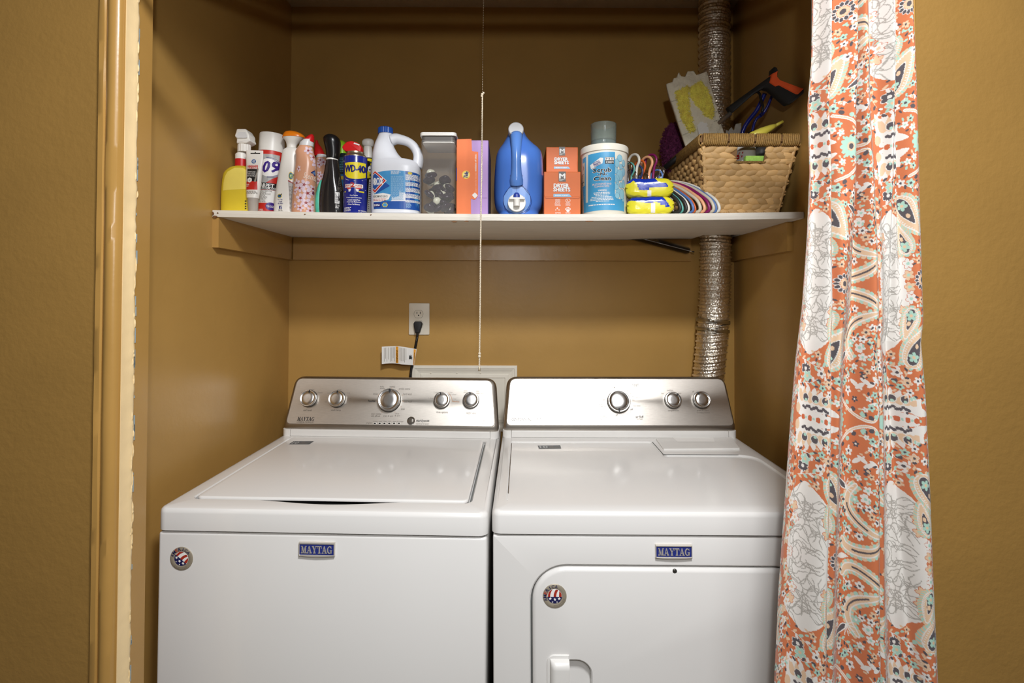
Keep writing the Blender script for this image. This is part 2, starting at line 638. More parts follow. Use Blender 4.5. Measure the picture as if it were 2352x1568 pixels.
for i in range(34):
    z = random.uniform(0.3, 2.0)
    l = random.uniform(0.004, 0.03)
    rag = 0.0028 * noise.noise(Vector((z * 22, 0, 0)))
    box(bm, XJ + 0.0004, XJ + 0.0016, d_in + rag - 0.0002, d_in + rag + random.uniform(0.0008, 0.0022), z, z + l)
obj('exposed_underpaint', bm, M_BLUECHIP, t3, kind='stuff')

# ================================================================== shelf on its cleats
DS = 1.438
ZS = 1.6125                                  # shelf top at its ends
TS = 0.0185


def shelf_top(x):
    c, h_ = (XL + xr(DS)) / 2, (xr(DS) - XL) / 2
    return ZS - 0.0085 * (1 - min(1, ((x - c) / h_) ** 2))


DUX = at(1641, 500, 1.885).x
bm = NB()
xs = [XL + 0.002 + (xr(DS) - XL - 0.004) * i / 60 for i in range(61)]
rings = []
na, nb_ = DUX - 0.066, min(DUX + 0.068, 0.815)
cols = sorted([(x, None) for x in xs] + [(na, 0), (na, 1), (nb_, 2), (nb_, 3)], key=lambda q: (q[0], q[1] or 0))
for x, k in cols:
    innotch = (na < x < nb_) if k is None else k in (1, 2)
    yb = 1.815 if innotch else DB - 0.003
    yb = min(yb, DB - 0.003)
    zt = shelf_top(x)
    yf = DS + 0.0012 * noise.noise(Vector((x * 14, 0, 0)))
    rings.append([(x, yf, zt - TS), (x, yf - 0.0008, zt - TS / 2), (x, yf, zt - 0.0008), (x, yf + 0.002, zt), (x, yb, zt), (x, yb, zt - TS)])
bmesh.ops.recalc_face_normals(bm, faces=[])
loops(bm, rings)
# keep the right end inside the slanted wall
for v in bm.verts:
    if v.co.x > 0.6:
        v.co.x = min(v.co.x, xr(v.co.y) - 0.002)
shelf = tag(obj('shelf', bm, M_SHELF), 'long white painted board shelf holding the cleaning supplies', 'shelf')
bm = NB()
for px, py, w_, h_ in ((489, 490, 5, 8), (494, 497, 10, 5), (500, 489, 3, 3), (1044, 509, 14, 3), (1072, 508, 10, 2), (1354, 508, 20, 2.5), (700, 492, 4, 2), (852, 493, 4, 2)):
    c = at(px, py, DS - 0.0014)
    s = DS / F
    pts = circ(c.x, c.z, w_ * s / 2, 9, h_ * s / 2)
    pts = [(x * 1 + random.uniform(-.0012, .0012), z + random.uniform(-.0006, .0006)) for x, z in pts]
    pts = [(max(x, XL + 0.003), z) for x, z in pts]
    f1 = [bm.verts.new((x, DS - 0.0026, z)) for x, z in pts]
    f2 = [bm.verts.new((x, DS + 0.001, z)) for x, z in pts]
    bm.faces.new(f1)
    for i in range(9):
        bm.faces.new((f1[i], f1[(i + 1) % 9], f2[(i + 1) % 9], f2[i]))
obj('paint_chip', bm, M_WOOD, shelf, kind='stuff')['label'] = 'bare wood showing where white paint chipped off'

ZB = ZS - TS - 0.0005
ZCB = ZB - 0.083


def cleat(label, p0, p1, nx, ny, th, holes):
    """Batten from p0 to p1 against a wall; (nx, ny) points away from the wall."""
    e = Vector((p1[0] - p0[0], p1[1] - p0[1], 0))
    L = e.length
    t = thing('shelf_cleat', label, 'cleat', (p0[0], p0[1], ZCB), (0, 0, math.atan2(e.y, e.x)), 'battens under the shelf')
    s = 1 if (Vector((-e.y, e.x, 0)).dot(Vector((nx, ny, 0))) > 0) else -1
    b = NB()
    y0, y1 = (0, th) if s > 0 else (-th, 0)
    sagf = lambda x: 0.0
    N = 40
    rings = []
    for i in range(N + 1):
        x = L * i / N
        top = 0.083
        if abs(e.y) < 0.2 * abs(e.x):
            top = shelf_top(p0[0] + e.x / L * x) - TS - 0.0008 - ZCB
        rings.append([(x, y0, 0), (x, y1, 0), (x, y1, top), (x, y0, top)])
    loops(b, rings)
    obj('board', b, M_TRIM, t)
    for hx, hz in holes:
        b = NB()
        yf = y1 if s > 0 else y0
        lathe(b, [(0.0035, -0.0004), (0.0035, 0.0006), (0.0018, 0.0008), (0.0015, 0.0002)], 12)
        bmesh.ops.rotate(b, verts=b.verts[:], matrix=Matrix.Rotation(-s * PI / 2, 3, 'X'))
        bmesh.ops.translate(b, verts=b.verts[:], vec=(hx, yf, hz))
        obj('nail_head', b, M_TRIM, t)


cleat('tan painted batten along the back wall under the shelf', (XL + 0.021, DB), (DUX - 0.068, DB), 0, -1, 0.019, [(0.03, 0.035), (0.05, 0.07), (0.5, 0.045), (1.0, 0.05)])
cleat('tan painted batten on the left wall under the shelf', (XL, DS + 0.004), (XL, DB - 0.001), 1, 0, 0.0175, [(0.06, 0.045), (0.09, 0.04), (0.49, 0.033)])
cleat('tan painted batten on the right wall beside the foil duct', (xr(1.50), 1.50), (xr(DB), DB - 0.001), -1, 0, 0.0175, [(0.03, 0.05), (0.2, 0.055)])


# ================================================================== washer and dryer
def med_parts(t, lx, lz, rot, yfront):
    """Round flag medallion on a front at local (lx, lz)."""
    R = 0.0245
    md = bpy.data.objects.new('medallion', None)
    COL.objects.link(md)
    md.parent = t
    md.location = (lx, yfront, lz)
    md.rotation_euler = (0, rot, 0)
    md['label'] = 'round flag sticker with a pewter ring'
    b = NB()
    n = 40
    prof = [(R, 0), (R, 0.0010), (R * .97, 0.0016), (R * .66, 0.0016), (R * .62, 0.0010)]
    loops(b, [[(r * math.cos(2 * PI * i / n), -y, r * math.sin(2 * PI * i / n)) for i in range(n)] for r, y in prof])
    obj('ring', b, M_PEWTER, md, smooth=True, sharp=40)
    P = lambda e: (lambda x, y: (x, -0.0010 - e, y))
    r_ = R * .61
    v, f_ = poly2d(circ(0, 0, r_, 36))
    flat('disc', v, f_, P(0.0002), M_WHITE, md)
    # star field below a chord, red stripes arcing above
    a = [math.radians(q) for q in range(185, 356, 10)]
    v, f_ = poly2d([(r_ * math.cos(q), r_ * math.sin(q)) for q in a])
    flat('star_field', v, f_, P(0.0004), M_MEDNAVY, md)
    for k, (s0, s1) in enumerate(((-.93, -.62), (-.15, .22), (.6, .95))):
        pts = []
        for i in range(9):
            y = -0.08 + i / 8 * 1.0
            x = s0 + 0.5 * y * y * (0.75 if k < 2 else 0.2)
            pts.append((x, y))
        for i in range(8, -1, -1):
            y = -0.08 + i / 8 * 1.0
            x = s1 + 0.5 * y * y * (0.75 if k < 2 else 0.2)
            pts.append((x, y))
        pts = [(x, y) if math.hypot(x, y) <= .98 else (x / math.hypot(x, y) * .98, y / math.hypot(x, y) * .98) for x, y in pts]
        q = []
        for p in pts:
            if not q or (Vector(p) - Vector(q[-1])).length > 0.01:
                q.append(p)
        v, f_ = poly2d([(x * r_, y * r_) for x, y in q])
        flat('red_stripe', v, f_, P(0.0005), M_MEDRED, md)
    for sx, sy in ((-.62, -.32), (.02, -.42), (.62, -.32), (-.3, -.78), (.32, -.78)):
        v, f_ = poly2d(star(sx * r_, sy * r_, r_ * (.24 if sy > -.6 else .12)))
        flat('star', v, f_, P(0.0007), M_WHITE, md)
    # the word around the rim
    word = 'AMERICA'
    for i, ch in enumerate(word):
        a = math.radians(200 - 20 * i)
        v, f_ = text2d(ch, 0.010)
        hgt = R * .27
        wd_ = R * (.06 if ch == 'I' else .28 if ch == 'M' else .23)
        v = fit(v, -wd_ / 2, -hgt / 2, wd_ / 2, hgt / 2)
        ca, sa = math.cos(a - PI / 2), math.sin(a - PI / 2)
        rr = R * .81
        v = [(x * ca - y * sa + rr * math.cos(a), x * sa + y * ca + rr * math.sin(a)) for x, y in v]
        flat('letter', v, f_, lambda x, y: (x, -0.0019, y), M_MEDRED if ch == 'E' else M_MEDNAVY, md)
    bb = NB()
    for rr, a0, a1 in ((.86, 265, 350), (.76, 265, 350)):
        for q in range(a0, a1, 5):
            a = math.radians(q)
            box(bb, rr * R * math.cos(a) - .0006, rr * R * math.cos(a) + .0006, -0.0018, -0.0016, rr * R * math.sin(a) - .0004, rr * R * math.sin(a) + .0004)
    obj('fine_print', bb, M_INKGREY, md, kind='stuff')


M_PEWTER = mat('pewter_ring', (168, 158, 140), 0.4, 0.35, var=0.06)
M_MEDNAVY = mat('medallion_navy', (28, 30, 78), 0.4)
M_MEDRED = mat('medallion_red', (168, 50, 34), 0.4)


def badge_parts(t, x0, x1, z0, z1, yf):
    bd = bpy.data.objects.new('name_badge', None)
    COL.objects.link(bd)
    bd.parent = t
    bd.location = ((x0 + x1) / 2, yf, (z0 + z1) / 2)
    bd['label'] = 'blue nameplate in a chrome frame'
    w_, h_ = (x1 - x0) / 2, (z1 - z0) / 2
    pts = [(-w_, -h_ * .86), (-w_ * .5, -h_ * .97), (0, -h_ * 1.02), (w_ * .5, -h_ * .97), (w_, -h_ * .86), (w_, h_), (-w_, h_)]
    P = lambda x, y, z: (x, -z, y)
    b = NB()
    plate(b, pts, [inset(rrect(-w_ * .955, w_ * .955, -h_ * .70, h_ * .76, 0.0005, 2), 0)], 0, 0.006, 0.0012, 0.0004, 0.002, P)
    obj('chrome_frame', b, MATS.get('badge_silver') or mat('badge_silver', (206, 200, 190), 0.32, 0.45, var=0.04), bd)
    b = NB()
    slab(b, rrect(-w_ * .95, w_ * .95, -h_ * .69, h_ * .75, 0.0004, 2), 0.002, 0.0046, 0.0003, P)
    obj('blue_field', b, M_BADGEBLUE, bd)
    vv, ff = serif_word('MAYTAG')
    vv = fit(vv, -w_ * .86, -h_ * .47, w_ * .86, h_ * .52)
    b = NB()
    for q in ff:
        p = [vv[i] for i in q]
        ar = sum(p[i][0] * p[(i + 1) % len(p)][1] - p[(i + 1) % len(p)][0] * p[i][1] for i in range(len(p)))
        if ar < 0:
            p = p[::-1]
        loops(b, [[(x, -0.0044, y) for x, y in p], [(x, -0.0060, y) for x, y in p]])
    obj('raised_lettering', b, mat('badge_silver', (206, 200, 190), 0.32, 0.45, var=0.04), bd)


def console(t, W2, d0, z0, d1, z1, taper, panel_in, Mw, right_cut=0.0):
    """Backguard: white foot, steel bezel and brushed panel. Returns plane mapping helpers."""
    base = Vector((0, d0, z0))
    up = Vector((0, d1 - d0, z1 - z0))
    Lq = up.length
    up.normalize()
    nr = Vector((0, -up.z, up.y))             # towards the viewer and up
    def P(p, q, r):
        return tuple(base + Vector((p, 0, 0)) + up * q + nr * r)
    w0, w1 = W2, W2 - taper
    out = rpoly([(-w0, 0), (w0, 0), (w1, Lq), (-w1, Lq)], [0.022, 0.022, 0.034, 0.034], 7)
    b = NB()
    rings = [[P(x, y, -0.075 - 0.0 * y) for x, y in inset(out, 0.006)], [P(x, y, -0.012) for x, y in out], [P(x, y, -0.006) for x, y in inset(out, 0.0015)], [P(x, y, -0.002) for x, y in inset(out, 0.006)]]
    inn = rpoly([(-w0 + panel_in[0], panel_in[2]), (w0 - panel_in[1], panel_in[2]), (w1 - panel_in[1], Lq - panel_in[3]), (-w1 + panel_in[0], Lq - panel_in[3])], [0.016, 0.016, 0.020, 0.020], 7)
    rings.append([P(x, y, 0.0) for x, y in inset(inn, -0.001)])
    rings.append([P(x, y, -0.0008) for x, y in inn])
    loops(b, rings)
    obj('console_bezel', b, M_STEELD, t, smooth=True, sharp=35)
    b = NB()
    slab(b, inset(inn, 0.0002), -0.002, 0.0006, 0.0006, P, 2)
    obj('control_panel', b, M_STEEL, t)
    # white housing behind and the foot strip with its end caps
    b = NB()
    zt = z0 + 0.004
    box(b, -w0 + 0.0285, w0 - 0.0285, d0 - 0.004, d0 + 0.088, z0 - 0.0175, zt, 0.002)
    obj('console_foot', b, M_ENAMEL2, t)
    for s in (-1, 1):
        b = NB()
        xa, xb = (-w0 + 0.0005, -w0 + 0.028) if s < 0 else (w0 - 0.028, w0 - 0.0005)
        pts = rrect(xa, xb, d0 - 0.004, d0 + 0.088, [0.018 if s < 0 else 0.001, 0.018 if s > 0 else 0.001, 0.001, 0.001], 6)
        slab(b, pts, z0 - 0.0175, zt, 0.001)
        obj('end_cap', b, M_ENAMEL2, t)
    b = NB()
    loops(b, [[(-w0 + 0.012, d0 + 0.03, z0), (w0 - 0.012, d0 + 0.03, z0), (w0 - 0.012, d0 + 0.092, z0), (-w0 + 0.012, d0 + 0.092, z0)],
              [(-w1 + 0.012, d1 + 0.03, z1 - 0.012), (w1 - 0.012, d1 + 0.03, z1 - 0.012), (w1 - 0.012, d0 + 0.092, z1 - 0.012), (-w1 + 0.012, d0 + 0.092, z1 - 0.012)]])
    obj('console_back', b, M_ENAMEL2, t)

    def pix(px, py, r=0.0008):
        q = hit(px, py, Mw, nr, base + nr * r)
        v = q - base
        return v.x, v.dot(up)
    return P, pix


def knob(t, P, c, R, ang, name='knob', deep=0.020):
    """Spun-metal dial; ang is the pointer direction (0 = up, clockwise)."""
    k = bpy.data.objects.new(name, None)
    COL.objects.link(k)
    k.parent = t
    n = 40
    Q = lambda x, y, z: P(c[0] + x, c[1] + y, z)

    def lath(nm, prof, mt):
        b = NB()
        loops(b, [[Q(r * math.cos(2 * PI * i / n), r * math.sin(2 * PI * i / n), z) for i in range(n)] for r, z in prof])
        return obj(nm, b, mt, k, smooth=True, sharp=38)
    lath('dial_skirt', [(R * 1.03, 0.0004), (R * 1.03, 0.004), (R * .98, 0.0055), (R * .96, deep * .55)], M_KNOBD)
    lath('dial_body', [(R * .985, deep * .35), (R * .985, deep * .8), (R * .95, deep * .98), (R * .88, deep), (R * .80, deep * .93), (R * .74, deep * .86)], M_KNOB)
    lath('dial_face', [(R * .73, deep * .80), (R * .73, deep * .90), (R * .70, deep * .93), (R * .35, deep * .955), (R * .02, deep * .965)], M_KNOB)
    b = NB()
    a = math.radians(ang)
    ux, uy = math.sin(a), math.cos(a)
    pts = [(R * .80 * ux + (x * uy + y * ux), R * .80 * uy + (-x * ux + y * uy)) for x, y in circ(0, 0, R * .085, 16, R * .17)]
    loops(b, [[Q(x, y, deep * .7) for x, y in pts[::-1]], [Q(x, y, deep * 1.04) for x, y in pts[::-1]]])
    obj('pointer', b, M_BLACKM, k)
    return k


def panel_text(t, P, pix, s, px0, py0, px1, py1, mt, bold=0.0, name='panel_print'):
    a, b_ = pix(px0, py1), pix(px1, py0)
    c = pix(px0, py0)
    vv, ff = text2d(s, bold)
    sh = (pix((px0 + px1) / 2, py0)[0] - pix((px0 + px1) / 2, py1)[0]) / max(1e-6, (c[1] - a[1]))
    x0, x1 = pix(px0, (py0 + py1) / 2)[0], pix(px1, (py0 + py1) / 2)[0]
    ym = pix((px0 + px1) / 2, (py0 + py1) / 2)[1]
    hh = abs(c[1] - a[1]) / 2
    vv = fit(vv, x0, ym - hh, x1, ym + hh)
    return flat(name, vv, ff, lambda x, y: P(x, y, 0.0011), mt, t)


def feet(t, W2, dep):
    for sx in (-1, 1):
        for y in (0.05, dep - 0.05):
            b = NB()
            lathe(b, [(0.022, 0), (0.022, 0.008), (0.008, 0.010), (0.008, 0.03)], 16, sx * (W2 - 0.05), y, 0.0)
            obj('foot', b, M_BLACKM, t)


# ---------------------------------------------------------------- washer
wm = at(741.5, 1225, 1.1215)
WW = 0.35
washer = thing('washing_machine', 'white top-loading washing machine with a five-knob steel console', 'washer', (wm.x - 0.0075, 1.1215, 0.0), (0, math.radians(0.30), math.radians(-1.3)), 'laundry machines')
Mw = mw(washer)
ZG = hit(741, 1225, Mw, Vector((0, 1, 0)), Vector((0, 0, 0))).z     # seam between cabinet and top
ZT = ZG + 0.049
b = NB()
box(b, -WW + 0.0015, WW - 0.0015, 0.0, 0.66, 0.028, ZG - 0.0025, 0.006, 3)
obj('cabinet', b, M_ENAMEL, washer, smooth=True, sharp=35)
feet(washer, WW, 0.66)
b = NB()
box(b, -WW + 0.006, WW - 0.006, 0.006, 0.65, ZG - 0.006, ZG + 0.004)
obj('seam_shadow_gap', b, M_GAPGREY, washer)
outer = rrect(-WW - 0.001, WW + 0.001, -0.004, 0.695, [0.02, 0.02, 0.006, 0.006], 6)
fl_ = hit(462, 1148, Mw, Vector((0, 0, 1)), Vector((0, 0, ZT)))
br_ = hit(1112, 1020, Mw, Vector((0, 0, 1)), Vector((0, 0, ZT)))
lx0, lx1, ly0, ly1 = -0.303, 0.303, 0.052, 0.548
# recess with the finger scoop bulging forward at the front middle
rec = []
for x, y in rrect(lx0 - 0.006, lx1 + 0.006, ly0 - 0.0005, ly1 + 0.006, 0.016, 6):
    rec.append((x, y))
k = 7                                            # after the first corner (bottom-left) comes the front edge
sc = [(-0.17 + 0.34 * i / 24, ly0 - 0.0005 - 0.0185 * (0.5 - 0.5 * math.cos(2 * PI * i / 24)) ** 0.75) for i in range(25)]
rec = rec[:k] + sc + rec[k:]
b = NB()
plate(b, outer, [rec], ZG + 0.0025, ZT, 0.011, 0.003, 0.016)
obj('top_deck', b, M_ENAMEL, washer, smooth=True, sharp=30)
b = NB()
slab(b, rrect(lx0, lx1, ly0 + 0.002, ly1, [0.014, 0.014, 0.012, 0.012], 7), ZT - 0.0025, ZT + 0.0035, 0.0045, steps=4)
lid = obj('lid', b, M_ENAMEL, washer, smooth=True, sharp=30)
b = NB()
slab(b, rrect(-0.20, 0.20, ly0 - 0.005, ly0 + 0.06, 0.006, 5), ZT - 0.0162, ZT - 0.0100, 0.0005)
obj('finger_scoop', b, M_DARKGAP, washer)
for sx in (-1, 1):
    b = NB()
    xa = lx0 - 0.0045 if sx < 0 else lx1 + 0.0012
    box(b, xa, xa + 0.0033, ly0 + 0.01, ly1 - 0.01, ZT - 0.0162, ZT - 0.010)
    obj('lid_gasket', b, M_GAPGREY, washer)
# energy sticker on the lid
q = [hit(px, py, Mw, Vector((0, 0, 1)), Vector((0, 0, ZT + 0.0038))) for px, py in ((663, 1020), (710, 1020), (721, 1013), (674, 1013))]
v, f_ = poly2d([(p.x, p.y) for p in q])
stk = flat('warranty_sticker', v, f_, lambda x, y: (x, y, ZT + 0.0039), mat('sticker_grey', (84, 88, 92), 0.4), washer)


def skew_text(parent, s, quad, zz, mt, bold=0.0, x0=0.06, x1=0.94, y0=0.15, y1=0.85):
    vv, ff = text2d(s, bold)
    vv = fit(vv, x0, y0, x1, y1)
    def P_(u, v_):
        a = quad[0] * (1 - u) * (1 - v_) + quad[1] * u * (1 - v_) + quad[2] * u * v_ + quad[3] * (1 - u) * v_
        return (a.x, a.y, zz)
    return flat('sticker_print', vv, ff, P_, mt, parent)


skew_text(stk, '10', q, ZT + 0.0042, mat('sticker_silver', (176, 178, 178), 0.4), 0.02, 0.08, 0.38)
skew_text(stk, 'YEAR\nWARRANTY', q, ZT + 0.0042, M_INKSOFT, 0.0, 0.46, 0.94)

d0 = hit(800, 1003, Mw, Vector((0, 0, 1)), Vector((0, 0, ZT))).y + 0.004
zb = ZT + 0.0175
P, pix = console(washer, WW - 0.001, d0, zb, d0 + 0.064, zb + 0.166, 0.014, (0.010, 0.014, 0.020, 0.010), Mw)
for px, py, r, a, nm in ((707, 914, 19, 8, 'soil_level_knob'), (772, 915, 19, 6, 'wash_temperature_knob'), (893, 918, 26, 3, 'cycle_knob'), (1014, 918, 18.5, -12, 'rinse_option_knob'), (1081, 918, 18.5, -8, 'water_level_knob')):
    c = pix(px, py, 0.012)
    R = abs(pix(px + r, py, 0.012)[0] - c[0])
    knob(washer, P, c, R, a, nm, 0.016 if r < 22 else 0.020)
for s_, x0, y0, x1, y1, mt_, bo in (
        ('soil level', 697, 939, 716, 944, M_INKGREY, .01), ('wash temp', 760, 939, 783, 945, M_INKGREY, .01), ('light', 692, 899, 697, 903, M_INKSOFT, 0),
        ('regular', 710, 892, 722, 897, M_INKSOFT, 0), ('heavy', 731, 899, 741, 904, M_INKSOFT, 0), ('cold', 752, 900, 760, 904, M_INKSOFT, 0), ('warm', 775, 893, 784, 897, M_INKSOFT, 0),
        ('hot', 797, 900, 804, 904, M_INKSOFT, 0), ('cool', 746, 920, 751, 924, M_INKSOFT, 0), ('tap', 798, 917, 803, 921, M_INKSOFT, 0),
        ('bulky\nsheets', 873, 886, 884, 893, M_INKGREY, 0), ('normal', 895, 885, 907, 890, M_INKGREY, 0), ('wrinkle control', 916, 890, 942, 895, M_INKGREY, 0),
        ('delicates', 857, 902, 868, 906, M_INKGREY, 0), ('hand wash', 926, 902, 946, 907, M_INKGREY, 0), ('cold wash', 928, 919, 946, 924, M_INKGREY, 0),
        ('PowerWash', 846, 918, 862, 923, M_INK, .02), ('soak', 921, 936, 930, 941, M_INKGREY, 0), ('clean washer\nwith affresh', 852, 948, 876, 957, M_INKGREY, .01),
        ('drain & spin', 880, 953, 903, 958, M_INKGREY, 0), ('rinse\n& spin', 907, 948, 919, 957, M_INKGREY, 0),
        ('rinse options', 1002, 944, 1029, 950, M_INKGREY, .01), ('water level', 1071, 945, 1093, 951, M_INKGREY, .01), ('1 rinse', 984, 912, 995, 916, M_INKSOFT, 0),
        ('2 rinse', 996, 899, 1009, 903, M_INKSOFT, 0), ('1 rinse\nfabric softener', 1031, 899, 1048, 907, M_INKSOFT, 0), ('2 rinse\nfabric softener', 1040, 914, 1056, 922, M_INKSOFT, 0),
        ('auto\nsensing', 1065, 896, 1079, 903, M_INKSOFT, 0), ('deep\nwater wash', 1093, 896, 1112, 904, M_INKSOFT, 0),
        ('progress', 841, 970, 854, 974, M_INKGREY, 0), ('sensing', 857, 966, 867, 969, M_INKGREY, 0), ('wash', 870, 966, 877, 969, M_INKGREY, 0), ('rinse', 881, 966, 888, 969, M_INKGREY, 0),
        ('spin', 892, 966, 898, 969, M_INKGREY, 0), ('done', 903, 966, 910, 969, M_INKGREY, 0), ('lid locked', 912, 966, 926, 969, M_INKGREY, 0),
        ('start/pause', 956, 962.5, 986, 970, M_INK, .02), ('hold 3 sec. to cancel', 956, 972, 984, 975, M_INKGREY, 0), ('COMMERCIAL TECHNOLOGY', 681, 967, 721, 971, M_INKGREY, 0),
        ('ENERGY STAR', 1105, 971, 1122, 974, M_INKGREY, 0)):
    panel_text(washer, P, pix, s_, x0, y0, x1, y1, mt_, bo)
vv, ff = serif_word('MAYTAG')
a0, a1 = pix(682, 966), pix(722, 957.5)
flat('brand_lettering', fit(vv, a0[0], a0[1], a1[0], a1[1], 0.12), ff, lambda x, y: P(x, y, 0.0011), M_INK, washer)


def pstroke(t, pts, w_, mt_, name='panel_line'):
    vv, ff = [], []
    for i in range(len(pts) - 1):
        a, b2 = Vector(pts[i]), Vector(pts[i + 1])
        n_ = (b2 - a).normalized()
        n_ = Vector((-n_.y, n_.x)) * w_ / 2
        k_ = len(vv)
        vv += [tuple(a + n_), tuple(a - n_), tuple(b2 - n_), tuple(b2 + n_)]
        ff.append((k_, k_ + 1, k_ + 2, k_ + 3))
    return flat(name, vv, ff, lambda x, y: P(x, y, 0.0010), mt_, t)


pstroke(washer, [pix(1030, 901), pix(1037, 912), pix(1039, 922), pix(1055, 923)], 0.0011, M_INKORANGE)
pstroke(washer, [pix(956, 971.2), pix(986, 971.6)], 0.0005, M_INKGREY)
for px, py in ((884, 896), (900, 891), (914, 896), (925, 907), (926, 921), (921, 934), (907, 946), (877, 946), (866, 921), (869, 907)):
    v, f_ = poly2d(circ(*pix(px, py), 0.0011, 10))
    flat('cycle_dot', v, f_, lambda x, y: P(x, y, 0.0010), M_INKORANGE, washer)
c = pix(1114, 966)
pstroke(washer, [(c[0] + 0.004 * math.cos(q), c[1] + 0.003 * math.sin(q)) for q in [i * 0.5 for i in range(10)]], 0.0008, M_INK, 'panel_emblem')
c = pix(850, 921)
for i in range(6):
    c = pix(861 + 11.1 * i, 972)
    b = NB()
    slab(b, rrect(c[0] - 0.0052, c[0] + 0.0052, c[1] - 0.0034, c[1] + 0.0034, 0.0026, 4), 0.0004, 0.0016, 0.0008, P)
    il = obj('indicator_light', b, M_PLASTW, washer)
    b = NB()
    slab(b, rrect(c[0] - 0.0035, c[0] + 0.0035, c[1] - 0.0021, c[1] + 0.0021, 0.0008, 3), 0.001, 0.0020, 0.0003, P)
    obj('lens', b, M_BLACK if i < 4 else M_KNOBD, il)
c = pix(944, 966, 0.003)
n = 30
b = NB()
R = abs(pix(953, 966)[0] - c[0])
loops(b, [[P(c[0] + r * math.cos(2 * PI * i / n), c[1] + r * math.sin(2 * PI * i / n), z) for i in range(n)] for r, z in ((R * 1.08, 0.0003), (R * 1.08, 0.002), (R * .95, 0.0032), (R * .9, 0.0022))])
sb = obj('start_button', b, M_CHROME, washer, smooth=True, sharp=40)
b = NB()
loops(b, [[P(c[0] + r * math.cos(2 * PI * i / n), c[1] + r * math.sin(2 * PI * i / n), z) for i in range(n)] for r, z in ((R * .88, 0.0015), (R * .88, 0.003), (R * .6, 0.0045), (R * .05, 0.005))])
obj('button_cap', b, mat('button_grey', (104, 98, 90), 0.25, 0.3), sb, smooth=True)

f0 = hit(688, 1276, Mw, Vector((0, 1, 0)))
f1 = hit(770.5, 1244, Mw, Vector((0, 1, 0)))
badge_parts(washer, f0.x, f1.x, f0.z, f1.z, 0.0)
fm = hit(417.5, 1282, Mw, Vector((0, 1, 0)))
med_parts(washer, fm.x, fm.z, math.radians(40), 0.0)

# ---------------------------------------------------------------- dryer
DW = 0.3685
dl = at(1131, 1232, 1.1077)
yaw = math.radians(-1.3)
dryer = thing('clothes_dryer', 'white clothes dryer with three knobs beside the curtain', 'dryer',
              (dl.x + DW * math.cos(yaw) + 0.0050, 1.1077 + DW * math.sin(yaw), 0.0), (0, math.radians(-0.35), yaw), 'laundry machines')
Md = mw(dryer)
ZG = hit(1420, 1228, Md, Vector((0, 1, 0))).z
ZT = ZG + 0.049
P3 = lambda x, y, z: (x, -z, y)
b = NB()
box(b, -DW + 0.0015, DW - 0.0015, 0.016, 0.66, 0.028, ZG - 0.0025, 0.006, 3)
obj('cabinet', b, M_ENAMEL, dryer, smooth=True, sharp=35)
feet(dryer, DW, 0.66)
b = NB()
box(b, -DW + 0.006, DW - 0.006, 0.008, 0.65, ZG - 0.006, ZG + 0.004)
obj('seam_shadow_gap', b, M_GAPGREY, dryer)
p0 = hit(1218, 1297, Md, Vector((0, 1, 0)))
dx0, dx1, dz1, dz0 = p0.x, -p0.x, p0.z, 0.16
dout = rrect(dx0, dx1, dz0, dz1, [0.05, 0.05, 0.075, 0.075], 10)
b = NB()
plate(b, rrect(-DW + 0.0015, DW - 0.0015, 0.03, ZG - 0.0025, 0.004, 3), [dout], -0.016, 0.0, 0.004, 0.003, 0.0155, P3)
obj('front_panel', b, M_ENAMEL, dryer, smooth=True, sharp=30)
b = NB()
slab(b, inset(dout, 0.0002), -0.0156, -0.0148, 0.0002, P3)
obj('door_recess', b, M_GAPGREY, dryer)
# door with its finger pocket
h0 = hit(1303, 1514, Md, Vector((0, 1, 0)))
h1 = hit(1358, 1514, Md, Vector((0, 1, 0)))
pocket = rrect(h0.x - 0.008, h1.x, h0.z - 0.16, h0.z, [0.012, 0.03, 0.030, 0.012], 8)
b = NB()
plate(b, inset(dout, 0.0038), [pocket], -0.0145, 0.003, 0.009, 0.0025, 0.0150, P3)
door = obj('door', b, M_ENAMEL, dryer, smooth=True, sharp=30)
g0 = hit(1256, 1500, Md, Vector((0, 1, 0)))
g1 = hit(1307, 1500, Md, Vector((0, 1, 0)))
b = NB()
slab(b, rrect(g0.x, g1.x, g0.z - 0.19, g0.z, [0.016, 0.001, 0.001, 0.016], 7), 0.0028, 0.0060, 0.0012, P3)
gp = obj('grip', b, M_ENAMEL2, door, smooth=True, sharp=40)
b = NB()
xg0, xg1 = g0.x + 0.006, g1.x - 0.0003
rings = []
for k_ in range(13):
    a = 0.5 * PI * min(1.0, k_ / 10)
    zz = g0.z - 0.007 - 0.015 * (1 - math.cos(a)) if k_ <= 10 else g0.z - 0.022 - 0.08 * (k_ - 10)
    hs = math.sin(a) if k_ <= 10 else 1.0
    hs = max(0.02, hs)
    prof_ = [(xg0 + 0.013 * (1 - math.cos(q)), 0.0055 + 0.0150 * hs * math.sin(q)) for q in [0.5 * PI * i / 8 for i in range(9)]]
    prof_ += [(xg1 - 0.002, 0.0055 + 0.0150 * hs), (xg1, 0.0055 + 0.0140 * hs), (xg1, 0.0050)]
    rings.append([P3(x, zz, h_) for x, h_ in prof_])
loops(b, rings)
obj('grip_bulge', b, M_ENAMEL2, door, smooth=True, sharp=40)
fs = hit(1549, 1298, Md, Vector((0, 1, 0)))
b = NB()
lathe(b, [(0.0045, 0), (0.0045, 0.002), (0.003, 0.003), (0.0012, 0.0026)], 14)
bmesh.ops.rotate(b, verts=b.verts[:], matrix=Matrix.Rotation(PI / 2, 3, 'X'))
bmesh.ops.translate(b, verts=b.verts[:], vec=(fs.x, -0.001, dz1 - 0.009))
obj('catch_pin', b, M_KNOBD, door)
